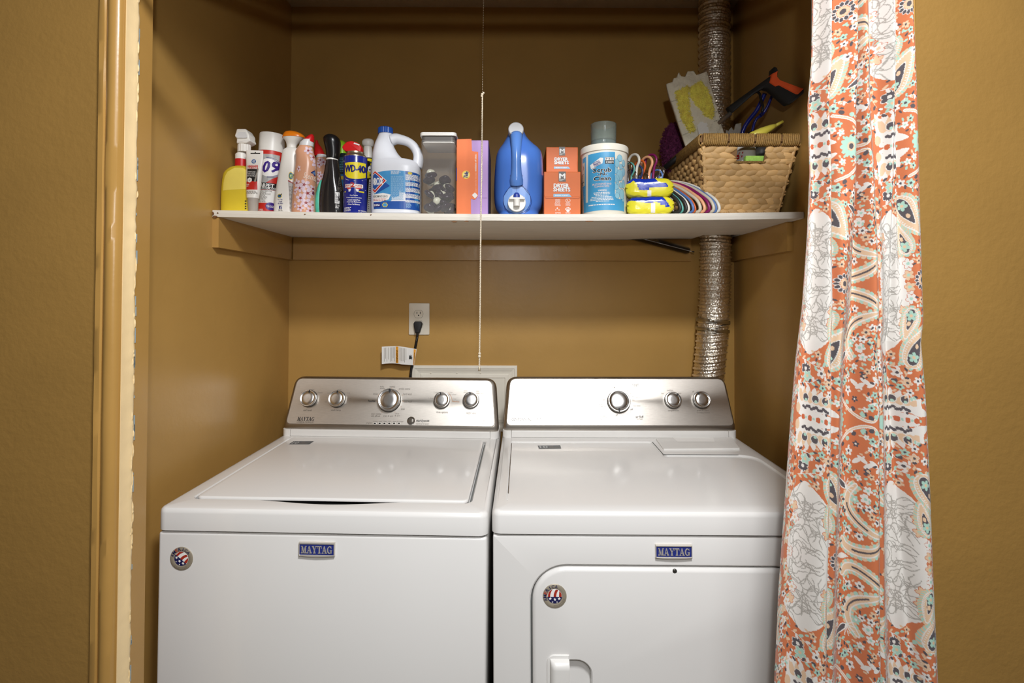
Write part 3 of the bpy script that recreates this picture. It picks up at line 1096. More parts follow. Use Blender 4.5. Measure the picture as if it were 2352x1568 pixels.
# top with a shallow tray and a notch around the lint lid
T = lambda px, py: hit(px, py, Md, Vector((0, 0, 1)), Vector((0, 0, ZT)))
tl, fl2 = T(1177, 1013), T(1168, 1148)
ln, lf = T(1490, 1008), T(1520, 1044)
tray = [(-DW + 0.030, 0.040), (DW - 0.030, 0.040), (DW - 0.030, lf.y), (lf.x + 0.004, lf.y), (ln.x, tl.y), (-DW + 0.030, tl.y)]
tray = rpoly(tray, [0.03, 0.05, 0.05, 0.02, 0.008, 0.008], 7)
outer = rrect(-DW - 0.001, DW + 0.001, -0.004, 0.695, [0.018, 0.018, 0.006, 0.006], 6)
b = NB()
plate(b, outer, [tray], ZG + 0.0025, ZT, 0.011, 0.003, 0.0042)
obj('top_deck', b, M_ENAMEL, dryer, smooth=True, sharp=30)
b = NB()
box(b, -DW + 0.0295, -DW + 0.0318, 0.105, tl.y - 0.012, ZT - 0.0046, ZT - 0.0028)
obj('dirty_groove', b, mat('grime', (96, 84, 70), 0.8, var=0.3, vscale=60), dryer)
b = NB()
pts = [(ln.x + 0.002, tl.y - 0.004), (lf.x + 0.005, lf.y + 0.004), (lf.x + 0.012, lf.y + 0.0015), (DW - 0.07, lf.y + 0.0015), (DW - 0.07, lf.y + 0.003), (lf.x + 0.0125, lf.y + 0.003), (lf.x + 0.0065, lf.y + 0.006), (ln.x + 0.004, tl.y - 0.004)]
slab(b, pts, ZT - 0.0012, ZT + 0.0003, 0.0002)
obj('lint_seam', b, M_GAPGREY, dryer)
q = [T(*p) for p in ((1524, 1034), (1700, 1032), (1680, 1007), (1506, 1009))]
b = NB()
lp = [(p.x, p.y) for p in q]
slab(b, rpoly(lp, 0.004, 3), ZT - 0.001, ZT + 0.0045, 0.0015)
lint = obj('lint_screen_cover', b, M_ENAMEL2, dryer)
q = [T(*p) for p in ((1556, 1018), (1642, 1018), (1638, 1008), (1546, 1008))]
v, f_ = poly2d([(p.x, p.y) for p in q])
flat('blank_label', v, f_, lambda x, y: (x, y, ZT + 0.0049), M_WHITE, lint)
q = [hit(px, py, Md, Vector((0, 0, 1)), Vector((0, 0, ZT - 0.004))) for px, py in ((1238, 1030.5), (1289, 1030), (1287, 1022.5), (1235, 1023))]
v, f_ = poly2d([(p.x, p.y) for p in q])
stk = flat('warranty_sticker', v, f_, lambda x, y: (x, y, ZT - 0.0036), MATS['sticker_grey'], dryer)
skew_text(stk, '10', q, ZT - 0.0033, MATS['sticker_silver'], 0.02, 0.06, 0.42)
skew_text(stk, 'YEAR\nWARRANTY', q, ZT - 0.0033, M_INKSOFT, 0.0, 0.48, 0.95)

d0 = hit(1300, 1005, Md, Vector((0, 0, 1)), Vector((0, 0, ZT))).y + 0.004
zb = ZT + 0.0175
P, pix = console(dryer, DW - 0.001, d0, zb, d0 + 0.064, zb + 0.166, 0.013, (0.012, 0.008, 0.020, 0.010), Md)
for px, py, r, a, nm in ((1422, 921, 26, 185, 'cycle_knob'), (1547, 918, 19, 40, 'temperature_knob'), (1613, 917, 19.5, -30, 'push_to_start_knob')):
    c = pix(px, py, 0.012)
    R = abs(pix(px + r, py, 0.012)[0] - c[0])
    knob(dryer, P, c, R, a, nm, 0.016 if r < 22 else 0.020)
for s_, x0, y0, x1, y1, mt_, bo in (
        ('timed', 1452, 880, 1466, 886, M_INK, 0), ('dry', 1456, 884, 1463, 889.5, M_INK, 0), ('automatic', 1367, 953.5, 1393, 959, M_INK, 0), ('dry', 1376, 959, 1384, 964.5, M_INK, 0),
        ('air fluff', 1460, 954, 1478, 960, M_INK, .01), ('no heat', 1463, 960, 1476, 963.5, M_INKGREY, 0), ('off', 1406, 888, 1413, 892, M_INK, .02), ('off', 1447, 938, 1454, 942, M_INK, .01),
        ('off', 1413, 951, 1419, 956, M_INK, .01), ('heavy\ndry', 1412, 881, 1422, 888, M_INKSOFT, 0), ('80', 1426, 887, 1430, 890, M_INKSOFT, 0), ('70', 1433, 890, 1438, 893, M_INKSOFT, 0),
        ('60', 1441, 894, 1446, 898, M_INKSOFT, 0), ('40', 1447, 901, 1452, 905, M_INKSOFT, 0), ('30', 1452, 909, 1457, 912, M_INKSOFT, 0), ('20', 1452, 917, 1457, 920, M_INKSOFT, 0),
        ('damp dry', 1459, 912, 1473, 915, M_INKSOFT, 0), ('cool down', 1454, 930, 1471, 933, M_INKSOFT, 0), ('wrinkle\ncontrol', 1383, 896, 1393, 901, M_INKGREY, .01),
        ('cool down', 1374, 916, 1389, 919, M_INKSOFT, 0), ('very dry', 1377, 924, 1389, 928, M_INKSOFT, 0), ('energy\npreferred', 1376, 928.5, 1392, 935.5, M_INKGREY, .02),
        ('normal dry', 1379, 936, 1395, 940, M_INKSOFT, 0), ('less dry', 1385, 940.5, 1399, 943.5, M_INKSOFT, 0), ('10', 1444, 944, 1449, 947, M_INKSOFT, 0), ('20', 1436, 949, 1441, 952, M_INKSOFT, 0),
        ('30', 1428, 952, 1433, 955, M_INKSOFT, 0), ('temperature', 1534, 941, 1560, 945.5, M_INKGREY, .01), ('low', 1519, 901, 1525, 905, M_INKSOFT, 0), ('medium', 1532, 894, 1546, 898, M_INKSOFT, 0),
        ('high', 1558, 901, 1565, 905, M_INKSOFT, 0), ('push to start', 1601, 940, 1627, 945, M_INKGREY, .01), ('wrinkle prevent', 1600, 946, 1630, 949.5, M_INKGREY, 0), ('off', 1590, 897, 1594, 901, M_INKGREY, 0),
        ('CENTENNIAL', 1174, 960, 1221, 966, M_INK, 0), ('MCT', 1233, 960, 1243, 966, M_INK, 0), ('MAYTAG COMMERCIAL TECHNOLOGY', 1246, 962, 1292, 966, M_INKSOFT, 0)):
    panel_text(dryer, P, pix, s_, x0, y0, x1, y1, mt_, bo)
pstroke(dryer, [pix(1422 + 35 * math.cos(math.radians(a)), 922 + 34 * math.sin(math.radians(a))) for a in range(175, 240, 6)], 0.0008, M_INKORANGE, 'dial_arc')
f0 = hit(1504.5, 1281, Md, Vector((0, 1, 0)))
f1 = hit(1588.5, 1249, Md, Vector((0, 1, 0)))
badge_parts(dryer, f0.x, f1.x, f0.z, f1.z, 0.0)
fm = hit(1274, 1368, Md, Vector((0, 1, 0)), Vector((0, -0.003, 0)))
med_parts(dryer, fm.x, fm.z, 0.0, -0.003)


# ================================================================== things on the shelf
class Item:
    def __init__(s, name, label, cat, px, D, group=None, rot=(0, 0, 0), front=None, x=None):
        X = at(px, 495, D).x if x is None else x
        s.z0 = shelf_top(X) + 0.0004
        s.t = thing(name, label, cat, (X, D, s.z0), rot, group)
        s.M = mw(s.t)
        s.front = front or 0.0
        s.bvh = None

    def L(s, px, py, y=0.0):
        q = hit(px, py, s.M, Vector((0, 1, 0)), Vector((0, y, 0)))
        return q.x, q.z

    def S(s, py, pl, pr, ry, e=2.4, cy=0.0):
        a, b_ = s.L(pl, py, cy), s.L(pr, py, cy)
        return (a[1], (a[0] + b_[0]) / 2, cy, (b_[0] - a[0]) / 2, ry, e)

    def loft(s, name, secs, material, n=44, steps=None, base=True, sharp=None, body=True, parent=None):
        secs = list(secs)
        if base:
            q = secs[0]
            secs = [(0.0, q[1], q[2], q[3] * .93, q[4] * .93, q[5]), (0.004, q[1], q[2], q[3], q[4], q[5])] + [c for c in secs if c[0] > 0.006]
        if steps:
            secs = interp(secs, steps)
        b_ = NB()
        loft(b_, secs, n)
        if body:
            bmesh.ops.recalc_face_normals(b_, faces=b_.faces[:])
            b_.normal_update()
            s.bvh = BVHTree.FromBMesh(b_)
        return obj(name, b_, material, parent or s.t, smooth=True, sharp=sharp or 42)

    def use(s, b_):
        bmesh.ops.recalc_face_normals(b_, faces=b_.faces[:])
        b_.normal_update()
        s.bvh = BVHTree.FromBMesh(b_)

    def surf(s, lift):
        def P_(x, z):
            r = s.bvh.ray_cast(Vector((x, -1, z)), Vector((0, 1, 0)))
            if r[0] is None:
                r = s.bvh.find_nearest(Vector((x, s.front * .3, z)))
                return tuple(r[0] + r[1] * lift)
            nn = r[1] if r[1].y < 0 else -r[1]
            return tuple(r[0] + nn * lift)
        return P_

    def xy(s, px, py):
        return s.L(px, py, s.front)

    def poly(s, name, pts, material, lift=0.0004, step=0.004, stepy=None, parent=None, px=True):
        q = [s.xy(*p) for p in pts] if px else pts
        v_, f_ = poly2d(q, step, stepy)
        return flat(name, v_, f_, s.surf(lift), material, parent or s.t)

    def rect(s, name, x0, y0, x1, y1, material, lift=0.0004, step=0.004, stepy=None, parent=None):
        return s.poly(name, [(x0, y1), (x1, y1), (x1, y0), (x0, y0)], material, lift, step, stepy, parent)

    def text(s, txt, x0, y0, x1, y1, material, bold=0.0, lift=0.0008, rot=0.0, name='lettering', parent=None, shear=0.0):
        vv, ff = text2d(txt, bold)
        a, b_ = s.xy(x0, y1), s.xy(x1, y0)
        cx, cy = (a[0] + b_[0]) / 2, (a[1] + b_[1]) / 2
        w_, h_ = (b_[0] - a[0]), (b_[1] - a[1])
        if abs(rot) > 60:
            w_, h_ = h_, w_
        vv = fit(vv, -w_ / 2, -h_ / 2, w_ / 2, h_ / 2, shear)
        em = h_ / (1 + txt.count('\n'))
        hv = min(bold, .06) * em * 1.2 if bold > .022 else 0
        allv, allf = [], []
        ca, sa = math.cos(math.radians(rot)), math.sin(math.radians(rot))
        for k_, (dx, dy) in enumerate(((0, 0), (-hv, 0), (hv, 0), (0, hv * .7), (0, -hv * .7)) if hv else ((0, 0),)):
            P_ = s.surf(lift + .00007 * k_)
            o_ = len(allv)
            allv += [P_(cx + (x + dx) * ca - (y + dy) * sa, cy + (x + dx) * sa + (y + dy) * ca) for x, y in vv]
            allf += [tuple(i_ + o_ for i_ in q_) for q_ in ff]
        me_ = bpy.data.meshes.new(name)
        me_.from_pydata(allv, [], allf)
        return link(name, me_, material, parent or s.t)

    def lines(s, x0, y0, x1, y1, n, material, lift=0.0007, ragged=0.25, name='fine_print', parent=None, fill=0.45):
        """Rows of print too small to read."""
        vv, ff = [], []
        for i in range(n):
            ya = y0 + (y1 - y0) * i / n
            yb = ya + (y1 - y0) / n * fill
            x = x0
            xe = x1 - (x1 - x0) * ragged * random.random()
            while x < xe:
                w_ = min(random.uniform(2.0, 6.0), xe - x)
                k_ = len(vv)
                vv += [s.xy(x, yb), s.xy(x + w_, yb), s.xy(x + w_, ya), s.xy(x, ya)]
                ff.append((k_, k_ + 1, k_ + 2, k_ + 3))
                x += w_ + 1.0
        o = flat(name, vv, ff, s.surf(lift), material, parent or s.t)
        o['kind'] = 'stuff'
        return o

    def line(s, pts, w_, material, lift=0.0006, name='printed_line', parent=None):
        vv, ff = [], []
        q = [s.xy(*p) for p in pts]
        for i in range(len(q) - 1):
            a, b_ = Vector(q[i]), Vector(q[i + 1])
            d = (b_ - a)
            if d.length < 1e-7:
                continue
            n_ = Vector((-d.y, d.x)).normalized() * w_ / 2
            k_ = len(vv)
            vv += [tuple(a + n_), tuple(a - n_), tuple(b_ - n_), tuple(b_ + n_)]
            ff.append((k_, k_ + 1, k_ + 2, k_ + 3))
        return flat(name, vv, ff, s.surf(lift), material, parent or s.t)


GB = 'cleaning supplies in a row on the shelf'
M_YLIQ = mat('yellow_liquid_bottle', (240, 214, 60), 0.25, var=0.06, vscale=12, trans=0.15, sss=0.1)
M_CLEAR = mat('clear_plastic', (232, 230, 226), 0.06, var=0.01, alpha=0.07)

# ---- 1 yellow trigger spray bottle at the wall end
it = Item('spray_bottle', 'yellow spray bottle with white trigger head against the left wall', 'bottle', 553, 1.486, GB, front=-0.026)
body = it.loft('bottle_body', [it.S(486, 511, 590, .026, 3), it.S(440, 511.5, 590, .026, 3), it.S(405, 516, 588, .026, 3), it.S(393, 522, 584, .025, 2.6), it.S(386, 532, 575, .022), it.S(383, 539, 567, .014, 2), it.S(381, 540, 566, .013, 2)], M_YLIQ, steps=26)
it.loft('neck_band', [it.S(383.5, 540, 566, .0135, 2), it.S(366, 540.5, 566, .0135, 2)], M_RED, base=False, body=False)
it.loft('neck', [it.S(366, 541, 565.5, .013, 2), it.S(355, 541, 565, .013, 2), it.S(351, 546, 564, .011, 2)], M_PLASTW, base=False, body=False)
b = NB()
q0, q1 = it.L(554, 351), it.L(573, 333)
zc0, zc1 = it.L(560, 350)[1], it.L(560, 333)[1]
xc = it.L(561, 340)[0]
rc = (it.L(575, 340)[0] - it.L(547, 340)[0]) / 2
n = 36
loops(b, [[(xc + rc * (1 if i % 2 else .95) * math.cos(2 * PI * i / n), rc * (1 if i % 2 else .95) * math.sin(2 * PI * i / n), z) for i in range(n)] for z in (zc0, zc1)])
obj('screw_collar', b, M_PLASTW, it.t)
b = NB()
pts = [it.L(*p) for p in ((550, 333), (572, 333), (582, 327), (579, 321), (579, 313), (571, 300), (551, 300), (549, 308), (546, 316), (551, 323))]
P4 = lambda x, z, h: (x, -h, z)
slab(b, rpoly(pts, 0.003, 3), -0.018, 0.018, 0.003, P4)
tr = obj('trigger_head', b, M_PLASTW, it.t, smooth=True, sharp=40)
b = NB()
slab(b, rpoly([it.L(*p) for p in ((556, 310), (572, 310), (575, 320), (553, 320))], 0.002, 3), 0.015, 0.021, 0.002, P4)
obj('nozzle', b, M_PLASTW2, tr)
it.poly('empty_upper_part', [(511, 437), (575, 433), (575, 405), (568, 392), (556, 385), (538, 385), (522, 394), (515, 405), (512, 420)], mat('pale_yellow_plastic_wall', (246, 226, 110), 0.28), 0.0005, 0.004, 0.004)
for yy_ in (460, 466, 472, 477):
    it.rect('black_mark', 562, yy_, 565, yy_ + 3, M_INK, 0.0009)

# ---- 3 carpet cleaner can
it = Item('aerosol_can', 'red and grey carpet cleaner can with a tall white cap', 'can', 614, 1.535, GB, rot=(0, math.radians(3.2), 0), front=-0.034)
R = 0.0345
zt, zm = it.L(620, 309)[1], it.L(620, 351)[1]
b = NB()
lathe(b, [(R * .9, 0), (R, 0.004), (R, zm - 0.004), (R * .99, zm)], 48)
it.use(b)
obj('can_body', b, M_REDINK, it.t, smooth=True, sharp=40)
b = NB()
lathe(b, [(R * 1.02, zm), (R * 1.02, zt - 0.004), (R * .99, zt - 0.001), (R * .9, zt)], 48)
obj('cap', b, M_PLASTW, it.t, smooth=True, sharp=40)
M_SILV = mat('label_silver', (172, 172, 170), 0.4, var=0.14, vscale=90)
it.poly('silver_panel', [(596, 353), (648, 354), (646, 392), (606, 423), (594, 423)], M_SILV)
it.poly('white_oval', [(618 + 24.5 * math.cos(a) - 3 * math.sin(a), 384 - 21 * math.sin(a) - 3 * math.cos(a)) for a in [2 * PI * i / 36 for i in range(36)]], M_WHITE, 0.0006)
for off in (0, 3.2):
    it.line([(615 + (27 - off) * math.cos(a), 384 - (23 - off * .6) * math.sin(a)) for a in [math.radians(d) for d in range(-95, 100, 8)]], 0.0011, M_NAVY, 0.0008, 'oval_line')
M_PURP = mat('logo_purple', (58, 32, 128), 0.35)
it.text('0', 602, 370, 616.5, 395, M_PURP, .045, 0.0010, shear=.2)
it.text('9', 619, 369, 634, 394, M_PURP, .045, 0.0010, shear=.2)
it.poly('black_band', [(594, 419), (634, 420), (633, 436), (594, 434)], M_INK, 0.0006)
it.text('CARPET', 591, 422, 626, 429, M_WHITE, .03, 0.0008)
it.text('STAIN REMOVER', 596, 430, 630, 433.5, M_WHITE, .01, 0.0008)
it.poly('white_panel', [(593, 435), (633, 436.5), (632, 466), (593, 465)], M_WHITE, 0.0005)
for i, w_ in enumerate(('ALL YOU NEED FOR', 'PET STAINS', 'TRACKED-IN DIRT', 'MOTOR OIL', 'FOOD GREASE', 'COFFEE/TEA', 'RED WINE', 'AND MORE!')):
    it.text(w_, 594, 437 + i * 3.5, 594 + len(w_) * 1.75, 439.2 + i * 3.5, M_INKGREY, .01)
it.poly('purple_seal', [(619 + 9.5 * math.cos(a), 473 - 9 * math.sin(a)) for a in [2 * PI * i / 26 for i in range(26)]], M_PURP, 0.0006)
it.text('TRIGGER', 611, 471.5, 627, 475.5, M_WHITE, .01, 0.0010)
it.text('% MORE\nPOWERFUL', 594, 480, 608, 485.5, M_WHITE, .01)

# ---- 2 sealant tube standing on its cap in front
it = Item('sealant_tube', 'small white silicone sealant tube standing on its clear cap', 'tube', 581, 1.4555, GB, front=-0.006, rot=(0, math.radians(1.5), 0))
b = NB()
secs = []
for py, pl, pr, ry in ((455, 567.5, 594, .0125), (440, 566.5, 597, .0120), (420, 566, 600, .0105), (395, 566, 602, .0080), (370, 565.5, 604, .0048), (352, 565.5, 604.5, .0022), (345, 566, 604.5, .0014)):
    secs.append(it.S(py, pl, pr, ry, 2.2))
loft(b, interp(secs, 18), 40)
it.use(b)
obj('tube_body', b, M_PLASTW, it.t, smooth=True, sharp=40)
it.loft('clear_cap', [it.S(486, 571, 592, .0115, 2), it.S(457, 569, 593, .0125, 2), it.S(455, 569, 593, .0125, 2)], mat('frosted_cap', (214, 206, 198), 0.3, var=0.05, trans=0.5, ior=1.2), body=False)
it.poly('hang_slot', [(574, 350), (583, 350), (585, 348), (587, 350), (596, 350), (596, 352.5), (574, 352.5)], M_INK, 0.0004)
it.poly('round_emblem', [(582.5 + 5.2 * math.cos(a), 370.5 - 5 * math.sin(a)) for a in [2 * PI * i / 20 for i in range(20)]], mat('emblem_blue', (52, 92, 150), 0.4), 0.0004)
it.text('GE', 579.5, 368, 585.5, 373, M_WHITE, .01, 0.0007)
it.rect('red_strip', 568, 379, 592, 388, M_REDINK, 0.0004)
it.rect('black_strip', 568, 388, 592, 417, M_INK, 0.0004)
it.rect('red_block', 567, 417, 592, 436, M_REDINK, 0.0005)
it.text('SILICONE', 568.5, 384, 591, 388, M_WHITE, .03, 0.0009)
it.text('100% WATERPROOF', 568.5, 379.7, 591, 382, M_WHITE, 0, 0.0008)
for i in range(3):
    it.text('EXTREME FLEXIBLE'[i * 2:], 569, 394 + i * 4.6, 588, 396.5 + i * 4.6, M_WHITE, 0, 0.0008)
it.poly('hexagon_mark', [(575 + 6 * math.cos(a), 414 - 6 * math.sin(a)) for a in [PI / 2 + PI * i / 3 for i in range(6)]], M_WHITE, 0.0008, None)
it.poly('applicator_picture', [(585, 418), (589, 418), (594, 387), (592, 387)], M_INKSOFT, 0.0009, None)
it.lines(568, 423, 576, 431, 2, M_WHITE, 0.0009)
it.lines(568, 439, 592, 447, 3, M_INKGREY, 0.0006)

# ---- 4 white spray bottle with orange top
it = Item('spray_bottle', 'white spray bottle with a bright orange trigger top', 'bottle', 655, 1.505, GB, front=-0.026)
it.loft('bottle_body', [it.S(486, 632, 683, .026, 3), it.S(460, 634, 684, .026, 3), it.S(430, 638, 686, .026, 3), it.S(400, 643, 688, .025, 2.8), it.S(370, 647.5, 690, .024), it.S(352, 650, 690, .022), it.S(344, 654, 688, .018), it.S(340, 659, 682, .013, 2)], M_PLASTW, steps=30)
it.loft('trigger_neck', [it.S(341, 659, 680, .0125, 2), it.S(333, 659, 681, .013, 2), it.S(325, 657, 688, .018, 2.2), it.S(316, 650, 699, .022, 2.4)], M_PLASTW, base=False, body=False, steps=10)
it.loft('trigger_top', [it.S(317, 649.5, 700, .0225, 2.4), it.S(311, 652, 698, .022, 2.4), it.S(305, 655, 688, .018, 2.2), it.S(301.5, 661, 677, .008, 2)], mat('orange_plastic', (240, 132, 24), 0.3, var=0.05), base=False, body=False, steps=10)
for px, py, r in ((667.5, 403.5, 9.5),):
    it.poly('round_logo', [(px + r * .55 * math.cos(a), py - r * math.sin(a)) for a in [2 * PI * i / 22 for i in range(22)]], mat('logo_yellow', (214, 190, 60), 0.4), 0.0004)
    it.poly('round_logo_ring', [(px + r * .42 * math.cos(a), py - r * .8 * math.sin(a)) for a in [2 * PI * i / 22 for i in range(22)]], mat('logo_blue', (36, 92, 140), 0.4), 0.0006)
    it.poly('round_logo_core', [(px + r * .28 * math.cos(a), py - r * .5 * math.sin(a)) for a in [2 * PI * i / 16 for i in range(16)]], mat('logo_green', (126, 170, 70), 0.4), 0.0008)
    it.poly('round_logo_dot', [(px + r * .13 * math.cos(a), py - r * .2 * math.sin(a)) for a in [2 * PI * i / 12 for i in range(12)]], M_WHITE, 0.0010, None)
it.line([(668, 404), (675, 400)], 0.0035, M_INK, 0.0012, 'logo_bolt')
it.poly('red_header', [(661.5, 413), (678, 422), (677.5, 425), (661.5, 416)], mat('dark_red_ink', (146, 44, 40), 0.4), 0.0005)
it.poly('grey_back_label', [(661.5, 416), (677.5, 425), (676, 486), (667, 486), (664, 455)], mat('label_grey', (176, 173, 170), 0.5), 0.0004)
it.lines(664, 428, 676, 484, 19, M_INKGREY, 0.0007)
it.poly('small_logo', [(642 + 5.5 * math.cos(a), 450 - 5 * math.sin(a)) for a in [2 * PI * i / 18 for i in range(18)]], MATS['logo_yellow'], 0.0004)
it.poly('small_logo_core', [(642 + 4 * math.cos(a), 450 - 3.6 * math.sin(a)) for a in [2 * PI * i / 18 for i in range(18)]], MATS['logo_blue'], 0.0006)
it.line([(642, 450), (648, 445)], 0.002, M_INK, 0.0008, 'logo_bolt')
it.text('For Tips,', 638, 456.5, 649.5, 460, M_NAVY, .02)
it.text('Tricks', 640, 461, 648.5, 464, M_NAVY, .02)
it.text('& Offers', 638.5, 465, 650, 468.5, M_NAVY, .02)
it.text('Visit us on', 640, 470, 648, 471.5, M_INKGREY, 0)
it.rect('square_icon', 641, 472.5, 648, 479.5, M_NAVY, 0.0005, None)
it.text('f', 644.2, 473.2, 647.2, 479.5, M_WHITE, .03)
it.lines(639.5, 481, 650.5, 485.5, 2, M_INKGREY)

# ---- 5 and 6 blossom-printed bottles
M_PEACHB = mat('peach_bottle', (216, 160, 128), 0.28, var=0.04)
M_PETAL = mat('blossom_petal', (222, 200, 212), 0.35, var=0.06)
M_STAMEN = mat('blossom_stamen', (150, 44, 62), 0.4)
M_PLUM = mat('plum_band', (108, 52, 74), 0.4)


def blossom(it, cx, cy, r, a0=0.0, sq=1.0):
    for k_ in range(5):
        a = a0 + 2 * PI * k_ / 5
        ux, uy = math.cos(a), math.sin(a)
        pts = []
        for j in range(12):
            t_ = 2 * PI * j / 12
            u_, v_ = r * (.62 + .40 * math.cos(t_)), r * .31 * math.sin(t_)
            pts.append((cx + sq * (u_ * ux - v_ * uy), cy + u_ * uy + v_ * ux))
        it.poly('petal', pts[::-1], M_PETAL, 0.0005 + 0.00008 * k_, 0.003)
    it.poly('stamen', [(cx + sq * x, cy + y) for x, y in star(0, 0, r * .42, .3, 5, a0 + PI / 5)][::-1], M_STAMEN, 0.0010, None)


it = Item('scent_booster_bottle', 'peach bottle printed with cherry blossom, the nearer red-capped one', 'bottle', 698, 1.474, GB, front=-0.028)
it.loft('bottle_body', [it.S(487, 671.5, 723, .029, 2.2), it.S(465, 673, 723, .030, 2.2), it.S(440, 674.5, 724, .030, 2.2), it.S(410, 677, 726, .029, 2.2), it.S(385, 680, 727, .027, 2.2), it.S(368, 681, 725, .025, 2.2), it.S(358, 681, 722, .024, 2.1), it.S(350, 679.5, 720, .022, 2), it.S(345, 681, 719.5, .021, 2), it.S(339, 685, 718, .019, 2), it.S(336, 688, 717, .018, 2)], M_PEACHB, steps=36)
it.loft('collar', [it.S(337, 687.5, 719, .0185, 2), it.S(328, 690, 720, .018, 2), it.S(322, 697, 720, .015, 2)], M_PLASTW2, base=False, body=False)
it.loft('cap', [it.S(327, 694, 721, .0155, 2), it.S(319, 700, 721.5, .013, 2), it.S(313, 707, 721, .009, 2), it.S(309, 713, 719, .004, 2)], M_RED, base=False, body=False, steps=10)
for cx, cy, r, a, sq in ((704, 343, 10, .3, .8), (714, 357, 11, .9, .6), (719, 372, 11, .1, .6), (686, 387, 8, .5, .6), (682, 420, 10, .8, .8), (689, 432, 10, .2, 1), (699, 424, 12, .6, 1), (705, 443, 12, .0, 1),
                         (714, 431, 9, .4, .7), (691, 455, 11, .9, 1), (702, 465, 11, .3, 1), (690, 477, 9, .1, .9), (714, 468, 10, .6, .8), (709, 482, 9, .3, .8), (678, 470, 8, .9, .5), (678, 440, 8, .2, .6), (718, 452, 8, .9, .6)):
    blossom(it, cx, cy, r, a, sq)
it.poly('diamond_emblem', [(717 + 6 * math.cos(a), 394.5 - 7 * math.sin(a)) for a in [PI * i / 2 for i in range(4)]], M_NAVY, 0.0013, None)
it.poly('diamond_emblem_core', [(717 + 4 * math.cos(a), 394.5 - 4.6 * math.sin(a)) for a in [PI * i / 2 for i in range(4)]], mat('emblem_sky', (92, 128, 176), 0.4), 0.0016, None)
it.text('Scentiva', 698, 398, 728, 412, mat('pale_peach_ink', (232, 208, 190), 0.4), .015, 0.0014, rot=-12)
it.poly('plum_band', [(713, 436), (724, 442), (724, 448), (712, 443)], M_PLUM, 0.0014)

it = Item('scent_booster_bottle', 'peach blossom bottle with pointed red cap standing behind the other', 'bottle', 736, 1.60, GB, front=-0.026)
it.loft('bottle_body', [it.S(487, 722, 768, .028, 2.2), it.S(430, 723, 768, .028, 2.2), it.S(395, 724, 764, .027, 2.2), it.S(375, 726, 760, .024, 2.1), it.S(364, 727, 757, .02, 2)], M_PEACHB, steps=14)
it.loft('collar', [it.S(365, 727, 755, .0195, 2), it.S(357, 727, 752, .019, 2)], M_PLASTW2, base=False, body=False)
it.loft('cap', [it.S(359, 721.5, 747.5, .017, 2), it.S(347, 722, 743, .014, 2), it.S(336, 722.5, 737, .009, 2), it.S(331, 723, 732, .006, 2), it.S(322.5, 725, 730, .004, 2)], M_RED, base=False, body=False, steps=12)
for cx, cy, r, a, sq in ((735, 367, 7, .3, 1), (742, 372, 8, .9, 1), (733, 378, 8, .1, .9), (738, 405, 8, .5, .8), (731, 416, 8, .8, .8), (734, 400, 7, .3, 1)):
    blossom(it, cx, cy, r, a, sq)

# ---- 7 black spray bottle
M_SMOKE = mat('smoke_bottle', (44, 41, 40), 0.16, var=0.1, trans=0.15, coat=0.3)
it = Item('spray_bottle', 'black smoky spray bottle with a domed black trigger head', 'bottle', 762, 1.492, GB, front=-0.026)
it.loft('bottle_body', [it.S(488, 736, 790, .026, 3), it.S(470, 735, 791, .027, 3), it.S(445, 736, 789, .027, 2.8), it.S(420, 740, 784, .025, 2.5), it.S(400, 745, 781, .022, 2.3), it.S(380, 748, 778, .019, 2.1), it.S(368, 750, 776, .017, 2)], M_SMOKE, steps=26)
it.loft('white_ring', [it.S(368.5, 749.5, 776.5, .0172, 2), it.S(365, 750, 776, .0172, 2)], M_PLASTW, base=False, body=False)
it.loft('trigger_head', [it.S(366, 751, 777, .0165, 2.2), it.S(355, 750, 780, .018, 2.2), it.S(340, 748, 781, .021, 2.2), it.S(328, 745, 781.5, .024, 2.2), it.S(318, 744, 779, .023, 2.2), it.S(311.5, 749, 772, .016, 2), it.S(309, 755, 765, .006, 2)], M_BLACK, base=False, body=False, steps=18)
M_TEAL = mat('teal_label', (86, 196, 168), 0.3, var=0.22, vscale=30)
it.loft('teal_edge_label', [it.S(487, 725.5, 742, .012, 2.2), it.S(470, 724.5, 741, .014, 2.2), it.S(445, 727, 741, .014, 2.2), it.S(425, 732, 741, .011, 2.2), it.S(414, 737, 741, .005, 2.2)], M_TEAL, body=False, steps=12)
it.poly('back_label', [(774, 400), (780, 400), (786, 430), (788, 485), (770, 482), (771, 440)], M_BLACKM, 0.0004)
it.rect('barcode_panel', 769, 441, 778, 467, M_WHITE, 0.0006)
for i in range(9):
    it.rect('bar', 770, 443 + i * 2.5, 777, 444.2 + i * 2.5, M_INK, 0.0009, None)
it.lines(774, 405, 781, 440, 12, M_INKGREY, 0.0007)
it.lines(770, 470, 779, 479, 3, M_WHITE, 0.0007)
it.poly('round_mark', [(778 + 3.5 * math.cos(a), 405 - 6 * math.sin(a)) for a in [2 * PI * i / 14 for i in range(14)]], M_INKSOFT, 0.0007, None)

